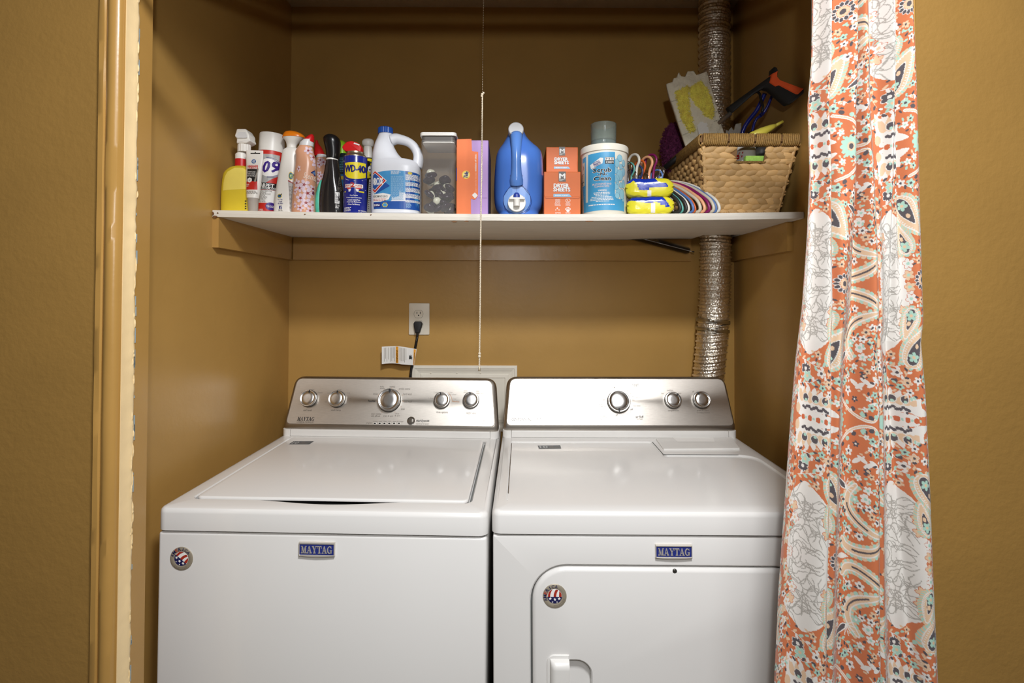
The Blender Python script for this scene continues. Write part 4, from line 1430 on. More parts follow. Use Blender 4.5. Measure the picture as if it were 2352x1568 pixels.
# ---- 8 lime-capped dark bottle behind
it = Item('spray_bottle', 'dark bottle with a lime green cap peeking from behind', 'bottle', 786, 1.615, GB, front=-0.02)
it.loft('bottle_body', [it.S(487, 773, 806, .02, 2.4), it.S(400, 773, 806, .02, 2.4), it.S(370, 774, 803, .02, 2.2), it.S(354, 777, 800, .015, 2)], mat('dark_teal_bottle', (22, 34, 40), 0.25), steps=12)
it.loft('cap', [it.S(356, 776, 797, .015, 2), it.S(340, 776, 797, .015, 2), it.S(328, 777, 794, .012, 2), it.S(323, 779, 788, .006, 2)], mat('lime_plastic', (156, 212, 40), 0.35), base=False, body=False, steps=10)
it.rect('blue_label', 776, 400, 802, 440, mat('label_cyan', (40, 120, 176), 0.4), 0.0004)
it.rect('yellow_mark', 780, 404, 790, 412, MATS['logo_yellow'], 0.0007)
it.lines(780, 362, 792, 396, 9, mat('teal_print', (46, 96, 110), 0.5), 0.0005)

# ---- 9 blue and yellow lubricant can
it = Item('aerosol_can', 'blue lubricant can with yellow shield and red flip spout', 'can', 815.5, 1.475, GB, front=-0.030)
R = (it.L(842, 430)[0] - it.L(789, 430)[0]) / 2
M_BLUECAN = mat('can_blue', (30, 42, 138), 0.25, var=0.04, coat=0.3)
z1, z2, z3 = it.L(815, 362)[1], it.L(815, 357)[1], it.L(815, 351)[1]
b = NB()
lathe(b, [(R * .92, 0), (R, 0.004), (R, z1 - 0.002), (R * .985, z1)], 56)
it.use(b)
obj('can_body', b, M_BLUECAN, it.t, smooth=True, sharp=40)
b = NB()
lathe(b, [(R * 1.0, z1 - 0.0015), (R * 1.0, z1 + 0.0005), (R * .95, z1 + 0.002), (R * .80, z2 + 0.001), (R * .74, z2 + 0.003), (R * .74, z3)], 40)
obj('metal_shoulder', b, mat('can_metal', (190, 178, 150), 0.3, 0.9), it.t, smooth=True, sharp=40)
b = NB()
pts = [it.L(*p) for p in ((797, 350), (831, 353), (832, 341), (829, 334), (821, 329), (810, 326.5), (800, 328), (793, 334), (788.5, 340), (791, 346))]
slab(b, rpoly(pts, 0.002, 3), -0.013, 0.013, 0.0025, P4)
sp = obj('spout_cap', b, M_RED, it.t, smooth=True, sharp=40)
b = NB()
slab(b, [it.L(*p) for p in ((817, 331), (829, 335), (828, 337), (816, 333))], 0.0, 0.0138, 0.0005, P4)
obj('straw', b, M_PLASTW2, sp)
M_YEL = mat('shield_yellow', (238, 218, 40), 0.35)
sh = [(791, 373), (837, 372), (837, 400)] + [(815 + 22 * math.cos(a), 400 - 11 * math.sin(a)) for a in [math.radians(d) for d in range(-10, -171, -16)]] + [(791, 400)]
it.poly('yellow_shield', sh[::-1], M_YEL, 0.0005)
it.text('WD-40', 792.5, 379, 834.5, 395, M_NAVY, .05, 0.0009)
it.line([(793, 410), (800, 413.5), (815, 415), (830, 413), (836, 408)], 0.0008, M_WHITE)
it.rect('white_ribbon', 792, 422.5, 831, 430.5, M_WHITE, 0.0005)
it.text('SPRAYS', 793, 424, 807, 428.5, M_REDINK, .02, 0.0009)
it.text('2', 806, 419.5, 814.5, 429.5, M_REDINK, .05, 0.0011)
it.text('WAYS', 815, 424, 829, 428.5, M_REDINK, .02, 0.0009)
for sx in (-1, 1):
    it.poly('spray_picture', [(812 + sx * 4, 431), (812 + sx * 17, 430), (812 + sx * 12, 435), (812 + sx * 6, 434)][::sx], mat('spray_red', (214, 70, 60), 0.4), 0.0006)
    it.poly('can_picture', [(812 + sx * 5, 434), (812 + sx * 11, 434), (812 + sx * 11, 440), (812 + sx * 7, 440)][::sx], M_WHITE, 0.0007)
it.rect('yellow_tag', 823.5, 438, 832.5, 441, M_YEL, 0.0006)
it.rect('yellow_tag', 790.5, 438, 793.5, 441, M_YEL, 0.0006)
it.line([(820, 431), (829, 432), (838, 434)], 0.0007, M_WHITE)
for i, w_ in enumerate(('\u2022 Stops Squeaks', 'Protects Against Corrosion', '\u2022 Loosens Rusted Parts', '\u2022 Frees Sticky Mechanisms', '\u2022 Drives Out Moisture')):
    h_ = len(w_) * .62
    it.text(w_, 812 - h_, 447 + i * 5.1, 812 + h_, 450.5 + i * 5.1, M_WHITE, .015)
it.lines(789.8, 476, 809, 486, 4, M_WHITE, 0.0006)
it.text('NET WEIGHT\n12 OZ. (340g)', 822, 482, 836, 489, M_WHITE, .01)

# ---- 10 yellow spray bottle behind the jug
it = Item('spray_bottle', 'yellow and black spray bottle with white trigger behind the bleach jug', 'bottle', 846, 1.60, GB, front=-0.022)
it.loft('bottle_body', [it.S(489, 838, 880, .022, 2.4), it.S(440, 838, 880, .022, 2.4), it.S(411, 838, 878, .022, 2.4), it.S(409, 838, 878, .022, 2.4), it.S(375, 837, 868, .02, 2.2), it.S(364, 837, 858, .014, 2)], M_BLACK, steps=None)
it.poly('yellow_label', [(836, 363), (858, 363), (862, 375), (866, 409), (838, 409)], M_YEL, 0.0006)
it.loft('trigger_neck', [it.S(364, 836, 856, .012, 2), it.S(342, 835, 855, .012, 2), it.S(336, 836, 854, .011, 2)], M_PLASTW, base=False, body=False)
it.loft('trigger_head', [it.S(337, 836, 856, .012, 2), it.S(333, 832, 858, .015, 2), it.S(326, 831.5, 859, .016, 2), it.S(321, 835, 857, .012, 2), it.S(319, 840, 852, .006, 2)], M_PLASTW, base=False, body=False, steps=10)
it.poly('white_spot', [(851 + 6 * math.cos(a), 388 - 8 * math.sin(a)) for a in [2 * PI * i / 18 for i in range(18)]], M_WHITE, 0.0009)
it.text('-1', 848, 383, 855, 393, M_INK, .04, 0.0012)
for y in (371, 379, 400):
    it.rect('black_print', 849, y, 855, y + 4, M_INK, 0.0009)
it.poly('barcode_panel', [(848, 412), (856, 412), (856, 489), (842, 489)], M_WHITE, 0.0006)
for i in range(14):
    it.rect('bar', 848.5 - i * .25, 418 + i * 4.6, 855, 420 + i * 4.6, M_INKGREY, 0.0009, None)

# ---- 11 bleach jug
M_JUG = mat('jug_white_plastic', (226, 228, 234), 0.35, var=0.02, sss=0.15)
it = Item('bleach_jug', 'white bleach jug with blue cap, loop handle and blue label', 'jug', 911, 1.505, GB, front=-0.052)
it.loft('jug_body', [it.S(491, 856, 966, .052, 3.2), it.S(470, 855, 966.5, .053, 3.2), it.S(430, 855, 966.5, .053, 3.2), it.S(395, 855, 966, .053, 3.0), it.S(384, 855, 965, .051, 2.8), it.S(376, 855.5, 961, .047, 2.6), it.S(371, 856, 952, .043, 2.4)], M_JUG, steps=30)
bv = it.bvh
it.loft('jug_neck', [it.S(376, 856, 948, .044, 2.5), it.S(368, 856, 930, .042, 2.4), it.S(358, 856.5, 918, .040, 2.3), it.S(345, 858.5, 909, .035, 2.2), it.S(330, 862, 902.5, .028, 2.1), it.S(318, 866.5, 902, .021, 2), it.S(309, 870, 901.5, .018, 2), it.S(305, 871, 901, .017, 2)], M_JUG, base=False, body=False, steps=24)
zc = it.L(886, 306)[1]
b = NB()
xcap, rcap = it.L(885.5, 300)[0], (it.L(902.5, 300)[0] - it.L(868.5, 300)[0]) / 2
n = 48
zt = it.L(886, 294)[1]
loops(b, [[(xcap + r * (1 if i % 2 else .965) * math.cos(2 * PI * i / n), r * (1 if i % 2 else .965) * math.sin(2 * PI * i / n), z) for i in range(n)] for r, z in ((rcap, zc - 0.002), (rcap, zt - 0.002), (rcap * .9, zt))])
obj('screw_cap', b, mat('cap_blue', (36, 84, 170), 0.35), it.t)
b = NB()
pth = [(*it.L(*p), ) for p in ((899, 322), (910, 319), (922, 321), (935, 325), (946, 332), (955, 343), (960, 356), (960.5, 370), (957, 384))]
pth = smooth_path([(x, 0, z) for x, z in pth], 28)
rr = [0.0165 - 0.004 * math.sin(PI * i / 28) for i in range(29)]
tube(b, pth, rr, 16)
for v in b.verts:
    v.co.y *= 1.25
obj('loop_handle', b, M_JUG, it.t, smooth=True)
it.bvh = bv
M_LBL = mat('bleach_label_blue', (70, 150, 205), 0.35, var=0.12, vscale=14)
M_LBLD = mat('bleach_label_deep', (34, 82, 160), 0.35, var=0.06)
it.poly('label_band', [(857, 397)] + [(857 + 109 * i / 10, 391 + 6 * abs(i / 10 - .45) ** 1.5 * 3) for i in range(1, 10)] + [(966, 397), (966, 481), (857, 479)], M_LBL, 0.0005, 0.004)
it.poly('label_deep_panel', [(931, 392.5), (966, 396), (966, 481), (931, 480)], M_LBLD, 0.0008)
it.poly('label_foot_band', [(857, 462), (931, 462), (931, 480), (857, 479)], M_LBLD, 0.0008)
it.poly('label_white_glow', [(857, 446), (880, 443), (898, 447), (893, 458), (875, 463), (857, 463)], M_WHITE, 0.0010)
dia = lambda k_, cx=861, cy=415: [(cx - 27 * k_, cy), (cx, cy - 22 * k_ - 2), (cx + 27 * k_, cy), (cx, cy + 28 * k_)]
def clipx(pts, x):
    out = []
    for i in range(len(pts)):
        a, c_ = pts[i], pts[(i + 1) % len(pts)]
        if a[0] >= x:
            out.append(a)
        if (a[0] - x) * (c_[0] - x) < 0:
            t_ = (x - a[0]) / (c_[0] - a[0])
            out.append((x, a[1] + t_ * (c_[1] - a[1])))
    return out
it.poly('logo_shadow', clipx([(835, 424), (861, 400), (896, 427), (865, 444)], 856), M_LBLD, 0.0011)
it.poly('logo_white', clipx(dia(1.02), 856), M_WHITE, 0.0013)
it.poly('logo_red', clipx(dia(.95), 856), M_REDINK, 0.0015)
it.poly('logo_inner_white', clipx(dia(.78), 856), M_WHITE, 0.0017)
it.poly('logo_blue', clipx(dia(.72), 856), M_LBLD, 0.0019)
it.text('CLOROX', 838.5, 408, 880, 424.5, M_WHITE, .035, 0.0023, name='logo_lettering')
for p in list(it.t.children):
    if p.name.startswith('logo_lettering'):
        me = p.data                           # only the letters on this side of the jug show
        bm2 = NB()
        bm2.from_mesh(me)
        lim = it.xy(856.5, 415)[0]
        bmesh.ops.delete(bm2, geom=[f_ for f_ in bm2.faces if f_.calc_center_median().x < lim], context='FACES')
        bm2.to_mesh(me)
        bm2.free()
it.text('PERFORMANCE BLEACH.', 857, 448, 891, 453.5, M_INK, .01, 0.0013)
it.lines(857, 456, 890, 462, 2, mat('rust_ink', (180, 90, 80), 0.5), 0.0014)
it.rect('navy_button', 857, 466, 874, 475, M_NAVY, 0.0011)
it.lines(858, 468, 873, 474, 2, M_WHITE, 0.0014)
it.poly('gold_crest', [(884.5 + 7 * math.cos(a), 470.5 - 6 * math.sin(a)) for a in [2 * PI * i / 6 for i in range(6)]], MATS['logo_yellow'], 0.0011, None)
it.poly('crest_core', [(884.5 + 5 * math.cos(a), 470.5 - 4 * math.sin(a)) for a in [2 * PI * i / 6 for i in range(6)]], M_LBL, 0.0013, None)
it.lines(898, 393, 922, 401, 4, M_WHITE, 0.0008)
it.lines(898, 404, 927, 460, 24, mat('pale_blue_ink', (158, 196, 224), 0.5), 0.0008, 0.05)
it.poly('gold_crest', [(940.5 + 5 * math.cos(a), 397 - 3 * math.sin(a)) for a in [2 * PI * i / 12 for i in range(12)]], MATS['logo_yellow'], 0.0011, None)
for y0, y1 in ((400, 413), (418, 426), (431, 440), (445, 454), (459, 464)):
    it.rect('directions_panel', 931.5, y0, 964, y1, M_WHITE, 0.0010)
    it.lines(932.5, y0 + 1, 963, y1 - .5, max(2, int((y1 - y0) / 2.6)), M_LBLD, 0.0013, 0.08)
it.lines(932, 466, 944, 477, 6, mat('pale_blue_ink', (158, 196, 224), 0.5), 0.0010)

# ---- 12 clear container of laundry pods
it = Item('storage_canister', 'clear square canister with white lid holding laundry pods', 'canister', 1005, 1.505, GB, front=-0.055)
x0, x1 = it.L(967, 470, -.055)[0], it.L(1044, 470, -.055)[0]
zt = it.L(1005, 322, -.055)[1]
zl = it.L(1005, 303.5, -.055)[1]
cx = (x0 + x1) / 2
hw = (x1 - x0) / 2
b = NB()
outr = rrect(cx - hw, cx + hw, -0.055, 0.055, 0.010, 5)
inr = inset(outr, 0.0022)
rings = [[(x, y, 0) for x, y in inset(outr, 0.002)], [(x, y, 0.003) for x, y in outr], [(x * 1, y, zt) for x, y in [(cx + (x - cx) * 1.05, y * 1.03) for x, y in outr]], [(x, y, zt) for x, y in [(cx + (x - cx) * 1.05, y * 1.03) for x, y in inr]], [(x, y, 0.004) for x, y in inr]]
loops(b, rings)
obj('clear_body', b, M_CLEAR, it.t, smooth=True, sharp=35)
b = NB()
lo = [(cx + (x - cx) * 1.09, y * 1.07) for x, y in outr]
slab(b, lo, zl - 0.010, zl, 0.003)
lid_ = obj('lid', b, M_PLASTW, it.t, smooth=True, sharp=35)
b = NB()
slab(b, [(cx + (x - cx) * 1.0, y * .98) for x, y in outr], zl - 0.024, zl - 0.0095, 0.001)
obj('lid_gasket', b, mat('gasket_grey', (92, 88, 84), 0.5), lid_)
b = NB()
slab(b, [(cx + (x - cx) * .96, y * .94) for x, y in outr], zl - 0.028, zl - 0.024, 0.001)
obj('lid_plunger', b, M_PLASTW, lid_)
M_PODD = mat('pod_dark_purple', (40, 26, 44), 0.15, var=0.2)
M_PODW = mat('pod_white_gel', (226, 226, 204), 0.2, var=0.05, sss=0.2, coat=0.5)
M_FILM = mat('pod_film', (214, 214, 214), 0.15, var=0.02, trans=0.85, ior=1.12)
rnd = random.Random(5)
pods = [(978, 414, 0), (1022, 414, 0), (1006, 430, 0), (986, 446, 1), (1025, 450, 1), (997, 466, 0), (1024, 476, 0), (982, 478, 1), (1006, 478, 1), (990, 402, 1), (1012, 446, 1), (1034, 432, 1)]
PODL = ['laundry pod showing its white side at upper left of the canister heap', 'laundry pod showing its white side at upper right of the canister heap', 'laundry pod with white side just below the top of the heap',
        'dark laundry pod at middle left inside the canister', 'dark laundry pod at middle right inside the canister', 'laundry pod with broad white side low in the canister',
        'laundry pod with white side at the lower right canister corner', 'dark laundry pod at the lower left canister corner', 'dark laundry pod at the bottom middle of the canister',
        'dark laundry pod topmost in the canister heap', 'dark laundry pod at the very middle of the heap', 'dark laundry pod against the right canister wall']
for i, (px, py, k_) in enumerate(pods):
    yy = -0.035 + 0.008 * (i % 3)
    x, z = it.L(px, py, yy)
    x = max(cx - hw + .019, min(cx + hw - .019, x))
    pd = thing('laundry_pod', PODL[i], 'pod', (it.t.location.x + x, it.t.location.y + yy, it.z0 + max(z, 0.012)), (rnd.uniform(-.6, .6), rnd.uniform(-.8, .8), rnd.uniform(0, 3)), 'pods in the canister')
    b = NB()
    loft(b, interp([(-.008, 0, 0, .004, .004), (-.005, 0, 0, .013, .013), (0, 0, 0, .016, .016), (.005, 0, 0, .013, .013), (.008, 0, 0, .004, .004)], 8), 16, 2.6)
    obj('gel', b, M_PODD, pd, smooth=True)
    b = NB()
    loft(b, interp([(-.009, .003, 0, .003, .003), (-.005, .006, 0, .012, .009), (.005, .006, 0, .012, .009), (.011, .003, 0, .003, .003)], 8), 14, 2)
    bmesh.ops.translate(b, verts=b.verts[:], vec=(0, -0.011 if k_ == 0 else 0.009, 0.002))
    obj('white_chamber', b, M_PODW, pd, smooth=True)
b = NB()
for i in range(26):
    yy = rnd.uniform(-.02, .045)
    x, z = cx + rnd.uniform(-hw + .017, hw - .017), rnd.uniform(.015, .085)
    q = [sup(x, yy, .013 * s_, .013 * s_, z + h_, 12, 2.4) for s_, h_ in ((.3, -.008), (.9, -.004), (1, 0), (.9, .004), (.3, .008))]
    loops(b, q)
pile = obj('pod_heap', b, M_PODD, it.t, smooth=True, kind='stuff')

# ---- 13 detergent box
M_ORBOX = mat('carton_orange', (238, 122, 62), 0.5, var=0.03)
M_PUBOX = mat('carton_purple', (178, 142, 200), 0.5, var=0.03)
M_NVBOX = mat('carton_navy', (38, 44, 122), 0.35, var=0.06)
it = Item('detergent_box', 'orange and purple detergent carton with a round emblem', 'box', 1085, 1.447, GB, front=0.0)
x0, x1 = it.L(1049, 460)[0], it.L(1121, 460)[0]
zt = it.L(1060, 320)[1]
b = NB()
box(b, x0, x1, 0, 0.20, 0, zt - 0.002, 0.0015)
it.use(b)
obj('carton', b, M_PUBOX, it.t)
b = NB()
pts = [it.L(*p) for p in ((1049, 492), (1082, 492), (1081.5, 456), (1091, 459), (1098, 450), (1098.5, 349), (1084, 347), (1083, 319), (1050, 320))]
pts = [(max(x, x0 - .0004), z) for x, z in pts]
slab(b, rpoly(pts, [0.0004, 0.001, 0.003, .002, .003, .001, .002, .002, .001], 3), -0.0002, 0.0012, 0.0004, P4)
fl_o = obj('front_flap', b, M_ORBOX, it.t)
b = NB()
box(b, x0 - 0.0006, x0 + 0.0004, 0.0, 0.199, 0.001, zt - 0.003)
obj('side_panel', b, M_ORBOX, it.t)
b = NB()
box(b, x1 - 0.0004, x1 + 0.0006, 0.003, 0.199, 0.001, zt - 0.003)
sd = obj('side_panel', b, M_NVBOX, it.t)
rs = random.Random(3)
vv, ff = [], []
for i in range(26):
    y_, z_ = rs.uniform(.01, .12), rs.uniform(.01, zt - .02)
    w_, h_ = rs.uniform(.004, .02), rs.uniform(.002, .006)
    k_ = len(vv)
    vv += [(y_, z_), (y_ + w_, z_ + .004), (y_ + w_, z_ + h_ + .004), (y_, z_ + h_)]
    ff.append((k_, k_ + 1, k_ + 2, k_ + 3))
flat('side_print', vv, ff, lambda x, y: (x1 + 0.0010, x, y), M_INKSOFT, sd)['kind'] = 'stuff'
it.surf = lambda lift: (lambda x, z: (x, -0.0013 - lift, z))
it.poly('round_emblem', [(1070.5 + 9.5 * math.cos(a), 401.5 - 9.5 * math.sin(a)) for a in [2 * PI * i / 28 for i in range(28)]], mat('emblem_yellow', (250, 206, 60), 0.4), 0.0002, None)
it.poly('emblem_core', [(1070.5 + 7 * math.cos(a), 401.5 - 7 * math.sin(a)) for a in [2 * PI * i / 28 for i in range(28)]], mat('emblem_pale', (248, 226, 150), 0.4), 0.0004, None)
it.text('Tide', 1066, 394, 1075, 409, M_NAVY, .04, 0.0008, rot=80)
it.text('evolution of clean.', 1090.5, 354, 1094.5, 394, M_WHITE, .02, 0.0004, rot=90)
it.text('Learn more for the next', 1090.5, 396, 1094.5, 440, mat('pale_orange_ink', (248, 190, 160), 0.5), 0, 0.0004, rot=90)
it.poly('white_diamond', [(1084, 448), (1091, 442), (1097.5, 449), (1091, 456)][::-1], M_WHITE, 0.0004, None)
it.text('SPRING BLAST', 1106, 390, 1109.5, 416, M_WHITE, 0, 0.0003, rot=90)
it.line([(1098, 454), (1119, 454.5)], 0.0005, mat('carton_crease', (150, 112, 176), 0.5), 0.0002)
b = NB()
pts = [it.L(*p) for p in ((1047.6, 386), (1049.5, 386), (1049.5, 415), (1047.6, 415))]
slab(b, pts[::-1], -0.012, 0.0022, 0.0003, P4)
obj('tear_tab', b, M_NVBOX, it.t)

# ---- 14 big blue detergent jug lying spout-forward
M_BJUG = mat('blue_jug_plastic', (78, 124, 208), 0.22, var=0.05, vscale=8, sss=0.15, coat=0.2)
M_BJUGL = mat('blue_jug_light', (128, 168, 232), 0.25, var=0.04, coat=0.2)
M_BJUGD = mat('blue_jug_seam', (38, 62, 130), 0.4)
it = Item('detergent_jug', 'large translucent blue detergent jug with white spout dial', 'jug', 1190.5, 1.53, GB, front=-0.078)
it.loft('jug_body', [it.S(491, 1146, 1237, .068, 3, 0), it.S(480, 1139, 1243, .075, 3), it.S(460, 1135.5, 1246.5, .078, 3), it.S(420, 1135.5, 1247.5, .078, 3), it.S(380, 1138, 1246.5, .076, 2.8), it.S(358, 1141, 1244.5, .071, 2.6), it.S(346, 1146, 1239, .064, 2.4, 0), it.S(336, 1153, 1228, .055, 2.3, -.004), it.S(322, 1161, 1214, .044, 2.2, -.012), it.S(308, 1167, 1206, .033, 2, -.022), it.S(300, 1170, 1202, .026, 2, -.028)], M_BJUG, steps=44)
bv = it.bvh
b = NB()
pth = [(1186, 312, -.055), (1186, 335, -.074), (1186, 360, -.082), (1186, 390, -.0825), (1186, 410, -.080), (1186.5, 424, -.074)]
pts3 = []
for px, py, y in pth:
    x, z = it.L(px, py, y)
    pts3.append((x, y, z))
sp_ = smooth_path(pts3, 24)
rr = [0.0185 - 0.0055 * math.sin(PI * min(1, i / 20)) for i in range(25)]
tube(b, sp_, rr, 18)
for v in b.verts:
    pass
obj('grip_handle', b, mat('blue_jug_handle', (96, 142, 218), 0.22, var=0.04, coat=0.2), it.t, smooth=True)
# screw cap tipped towards the viewer
c0 = Vector((it.L(1185, 300, -.05)[0], -.05, it.L(1185, 300, -.05)[1]))
b = NB()
Rc = (it.L(1202, 300, -.062)[0] - it.L(1166.5, 300, -.062)[0]) / 2
lathe(b, [(Rc * .95, -0.02), (Rc, -0.018), (Rc, 0.004), (Rc * .94, 0.007), (Rc * .9, 0.0075), (Rc * .88, 0.006)], 40)
bmesh.ops.rotate(b, verts=b.verts[:], matrix=Matrix.Rotation(math.radians(76), 3, 'X'))
bmesh.ops.translate(b, verts=b.verts[:], vec=c0 + Vector((0, -.006, 0)))
obj('screw_cap', b, M_PLASTW2, it.t, smooth=True, sharp=40)
it.bvh = bv
it.poly('spout_recess', [(1187.5 + 31 * math.cos(a), 458 - 31.5 * math.sin(a)) for a in [2 * PI * i / 44 for i in range(44)]], M_BJUGL, 0.0010, 0.004, 0.004)
it.line([(1172, 402), (1174, 425), (1166, 436), (1157, 450), (1156, 464), (1161, 478), (1171, 488)], 0.0013, M_BJUGD, 0.0016, 'seam_line')
it.line([(1200, 402), (1199, 425), (1207, 436), (1218, 450), (1221, 464), (1216, 478), (1205, 488)], 0.0013, M_BJUGD, 0.0016, 'seam_line')
it.line([(1187.5 + 31 * math.cos(a), 458 - 31.5 * math.sin(a)) for a in [2 * PI * i / 40 for i in range(41)]], 0.0009, M_BJUGD, 0.0016, 'seam_line')
it.line([(1187, 426), (1187, 441)], 0.0008, M_BJUGD, 0.0018, 'seam_line')
ys = it.surf(0)(*it.xy(1187, 465))[1]
sc_ = it.L(1187, 465.5, ys)
def disc(bm_, r, y0, y1, cx_, cz_, n=40, bev=0.001):
    loops(bm_, [[(cx_ + q * math.cos(2 * PI * i / n), y, cz_ + q * math.sin(2 * PI * i / n)) for i in range(n)] for q, y in ((r, y0), (r, y1 + bev), (r - bev, y1))])
b = NB()
Rd = it.L(1207.5, 465, ys)[0] - sc_[0]
disc(b, Rd, ys + 0.004, ys - 0.008, sc_[0], sc_[1] - 0.001)
dl_ = obj('spout_dial', b, M_PLASTW, it.t, smooth=True, sharp=40)
b = NB()
q0, q1 = it.L(1180, 462, ys), it.L(1194, 476, ys)
lathe(b, [(0.0085, -0.016), (0.0085, 0.001), (0.0075, 0.002)], 20, (q0[0] + q1[0]) / 2, ys - 0.016, q0[1])
obj('tap_spout', b, M_PLASTW, dl_, smooth=True, sharp=40)
b = NB()
q0, q1 = it.L(1170, 460, ys), it.L(1205, 456, ys)
box(b, q0[0], q1[0], ys - 0.020, ys - 0.006, q0[1], q1[1], 0.001)
obj('tap_bar', b, M_PLASTW, dl_)
b = NB()
q0, q1 = it.L(1179, 457, ys), it.L(1194, 442, ys)
cx_ = (q0[0] + q1[0]) / 2
loops(b, [[(cx_ + r * math.cos(2 * PI * i / 20), ys - 0.012 + r * .6 * math.sin(2 * PI * i / 20), z) for i in range(20)] for r, z in ((.0088, q0[1]), (.0088, q0[1] + .008), (.0075, q0[1] + .012), (.004, q0[1] + .0155))])
obj('tap_button', b, mat('button_blue', (48, 70, 160), 0.3), dl_, smooth=True, sharp=50)

# ---- 15 dryer sheet boxes
M_DSO = mat('dryer_sheet_orange', (216, 106, 36), 0.5, var=0.04)
def sheet_box(label, pl, pr, ptop, D, dep, base_z, front_texts):
    it = Item('dryer_sheet_box', label, 'box', (pl + pr) / 2, D, 'orange dryer sheet boxes', front=0.0)
    it.t.location.z = base_z
    it.M = mw(it.t)
    x0, x1 = it.L(pl, 440)[0], it.L(pr, 440)[0]
    zt = it.L(pl, ptop)[1]
    b_ = NB()
    box(b_, x0, x1, 0, dep, 0, zt, 0.0012)
    it.use(b_)
    obj('carton', b_, M_DSO, it.t)
    it.surf = lambda lift: (lambda x, z: (x, -lift, z))
    front_texts(it)
    return it, zt
M_DGREY = mat('logo_charcoal', (74, 70, 66), 0.4)
M_CYANR = mat('ribbon_blue', (132, 182, 214), 0.4)
M_SHADOWINK = mat('lilac_shadow_ink', (150, 130, 150), 0.4)
def lower(it):
    b_ = NB()
    pts = [it.L(*p) for p in ((1251, 452), (1331, 452), (1332.5, 446), (1332.5, 396), (1250, 396), (1250, 448))]
    slab(b_, pts, -0.0002, 0.0008, 0.0003, P4)
    obj('tuck_flap', b_, M_DSO, it.t)
    for nm, a in (('line_top', 0),):
        it.line([(1252, 453.5), (1254, 455), (1330, 455.5), (1333, 452)], 0.0007, mat('flap_shade', (176, 88, 42), 0.5), 0.0012, 'flap_edge')
    it.rect('logo_tag', 1283, 394, 1299.5, 417, M_DGREY, 0.0012, None)
    it.text('M', 1285, 399, 1297.5, 410, M_WHITE, .06, 0.0016)
    it.text("Member's\nMark", 1284.5, 411, 1298, 416, M_WHITE, .01, 0.0016)
    for dx, dy, mt_, lf in ((.7, .7, M_SHADOWINK, .0013), (0, 0, M_WHITE, .0016)):
        it.text('DRYER', 1272 + dx, 422 + dy, 1306 + dx, 430.5 + dy, mt_, .06, lf)
        it.text('SHEETS', 1271 + dx, 431.5 + dy, 1309 + dx, 439.5 + dy, mt_, .06, lf)
    it.poly('blue_ribbon', [(1271, 452), (1313, 452), (1307, 445.5), (1271, 445.5)], M_CYANR, 0.0012, None)
    it.text('FRESH SCENT', 1275, 447.5, 1305, 450.5, M_WHITE, .02, 0.0015)
    for i in range(3):
        it.line([(1275 + 12 * j / 16, 458.5 + i * 2.8 + math.sin(j * 1.15) * 1.0) for j in range(17)], 0.0009, M_WHITE, 0.0004, 'wave_icon')
    it.line([(1304.5 + 5 * math.cos(a), 460.5 - 5 * math.sin(a)) for a in [2 * PI * i / 20 for i in range(21)]], 0.0010, M_WHITE, 0.0004, 'circle_icon')
    it.line([(1301, 457), (1304, 460), (1303, 462), (1308, 464.5)], 0.0010, M_WHITE, 0.0004, 'circle_icon')
    for px, py, r in ((1280, 478, 2.8), (1276.5, 482, 2.2), (1284, 482, 2.2)):
        it.poly('sparkle_icon', [(px + x, py + y) for x, y in star(0, 0, r, .35, 4)][::-1], M_WHITE, 0.0004, None)
    it.poly('paw_icon', [(1304.5 + 4 * math.cos(a), 483.5 - 3 * math.sin(a)) for a in [2 * PI * i / 14 for i in range(14)]], M_WHITE, 0.0004, None)
    for px, py in ((1299.7, 480), (1302.6, 477.3), (1306.4, 477.3), (1309.3, 480)):
        it.poly('paw_icon', [(px + 1.4 * math.cos(a), py - 2 * math.sin(a)) for a in [2 * PI * i / 10 for i in range(10)]], M_WHITE, 0.0004, None)
    for w_, x0, y0, x1, y1 in (('REDUCES\nWRINKLES', 1274, 467, 1288, 472.5), ('FIGHTS\nSTATIC', 1299, 467, 1310, 472.5), ('SOFTENS', 1275, 487.5, 1288, 490), ('REPELS', 1299, 487.5, 1310, 490)):
        it.text(w_, x0, y0, x1, y1, M_WHITE, .01, 0.0004)
def upper(it):
    it.rect('logo_tag', 1284, 337.5, 1298, 357, M_DGREY, 0.0008, None)
    it.text('M', 1286, 342, 1296.5, 351, M_WHITE, .06, 0.0012)
    it.text("Member's\nMark", 1285, 351.5, 1297.5, 356, M_WHITE, .01, 0.0012)
    for dx, dy, mt_, lf in ((.6, .6, M_SHADOWINK, .0009), (0, 0, M_WHITE, .0012)):
        it.text('DRYER', 1274 + dx, 362 + dy, 1303.5 + dx, 368.8 + dy, mt_, .06, lf)
        it.text('SHEETS', 1273 + dx, 370 + dy, 1306 + dx, 377 + dy, mt_, .06, lf)
    it.poly('blue_ribbon', [(1272, 387.5), (1310, 387.5), (1305, 382.5), (1272, 382.5)], M_CYANR, 0.0008, None)
    it.text('FRESH SCENT', 1276, 384, 1302, 386.5, M_WHITE, .02, 0.0011)
X_ = at(1291, 495, 1.45).x
itl, ztl = sheet_box('orange dryer sheet box at the shelf edge, lower of the stack', 1249.5, 1333.5, 394, 1.450, 0.225, shelf_top(X_) + 0.0004, lower)
itu, ztu = sheet_box('orange dryer sheet box stacked on top, set further back', 1254.5, 1327.5, 337.5, 1.562, 0.225, itl.t.location.z + ztl + 0.0005, upper)
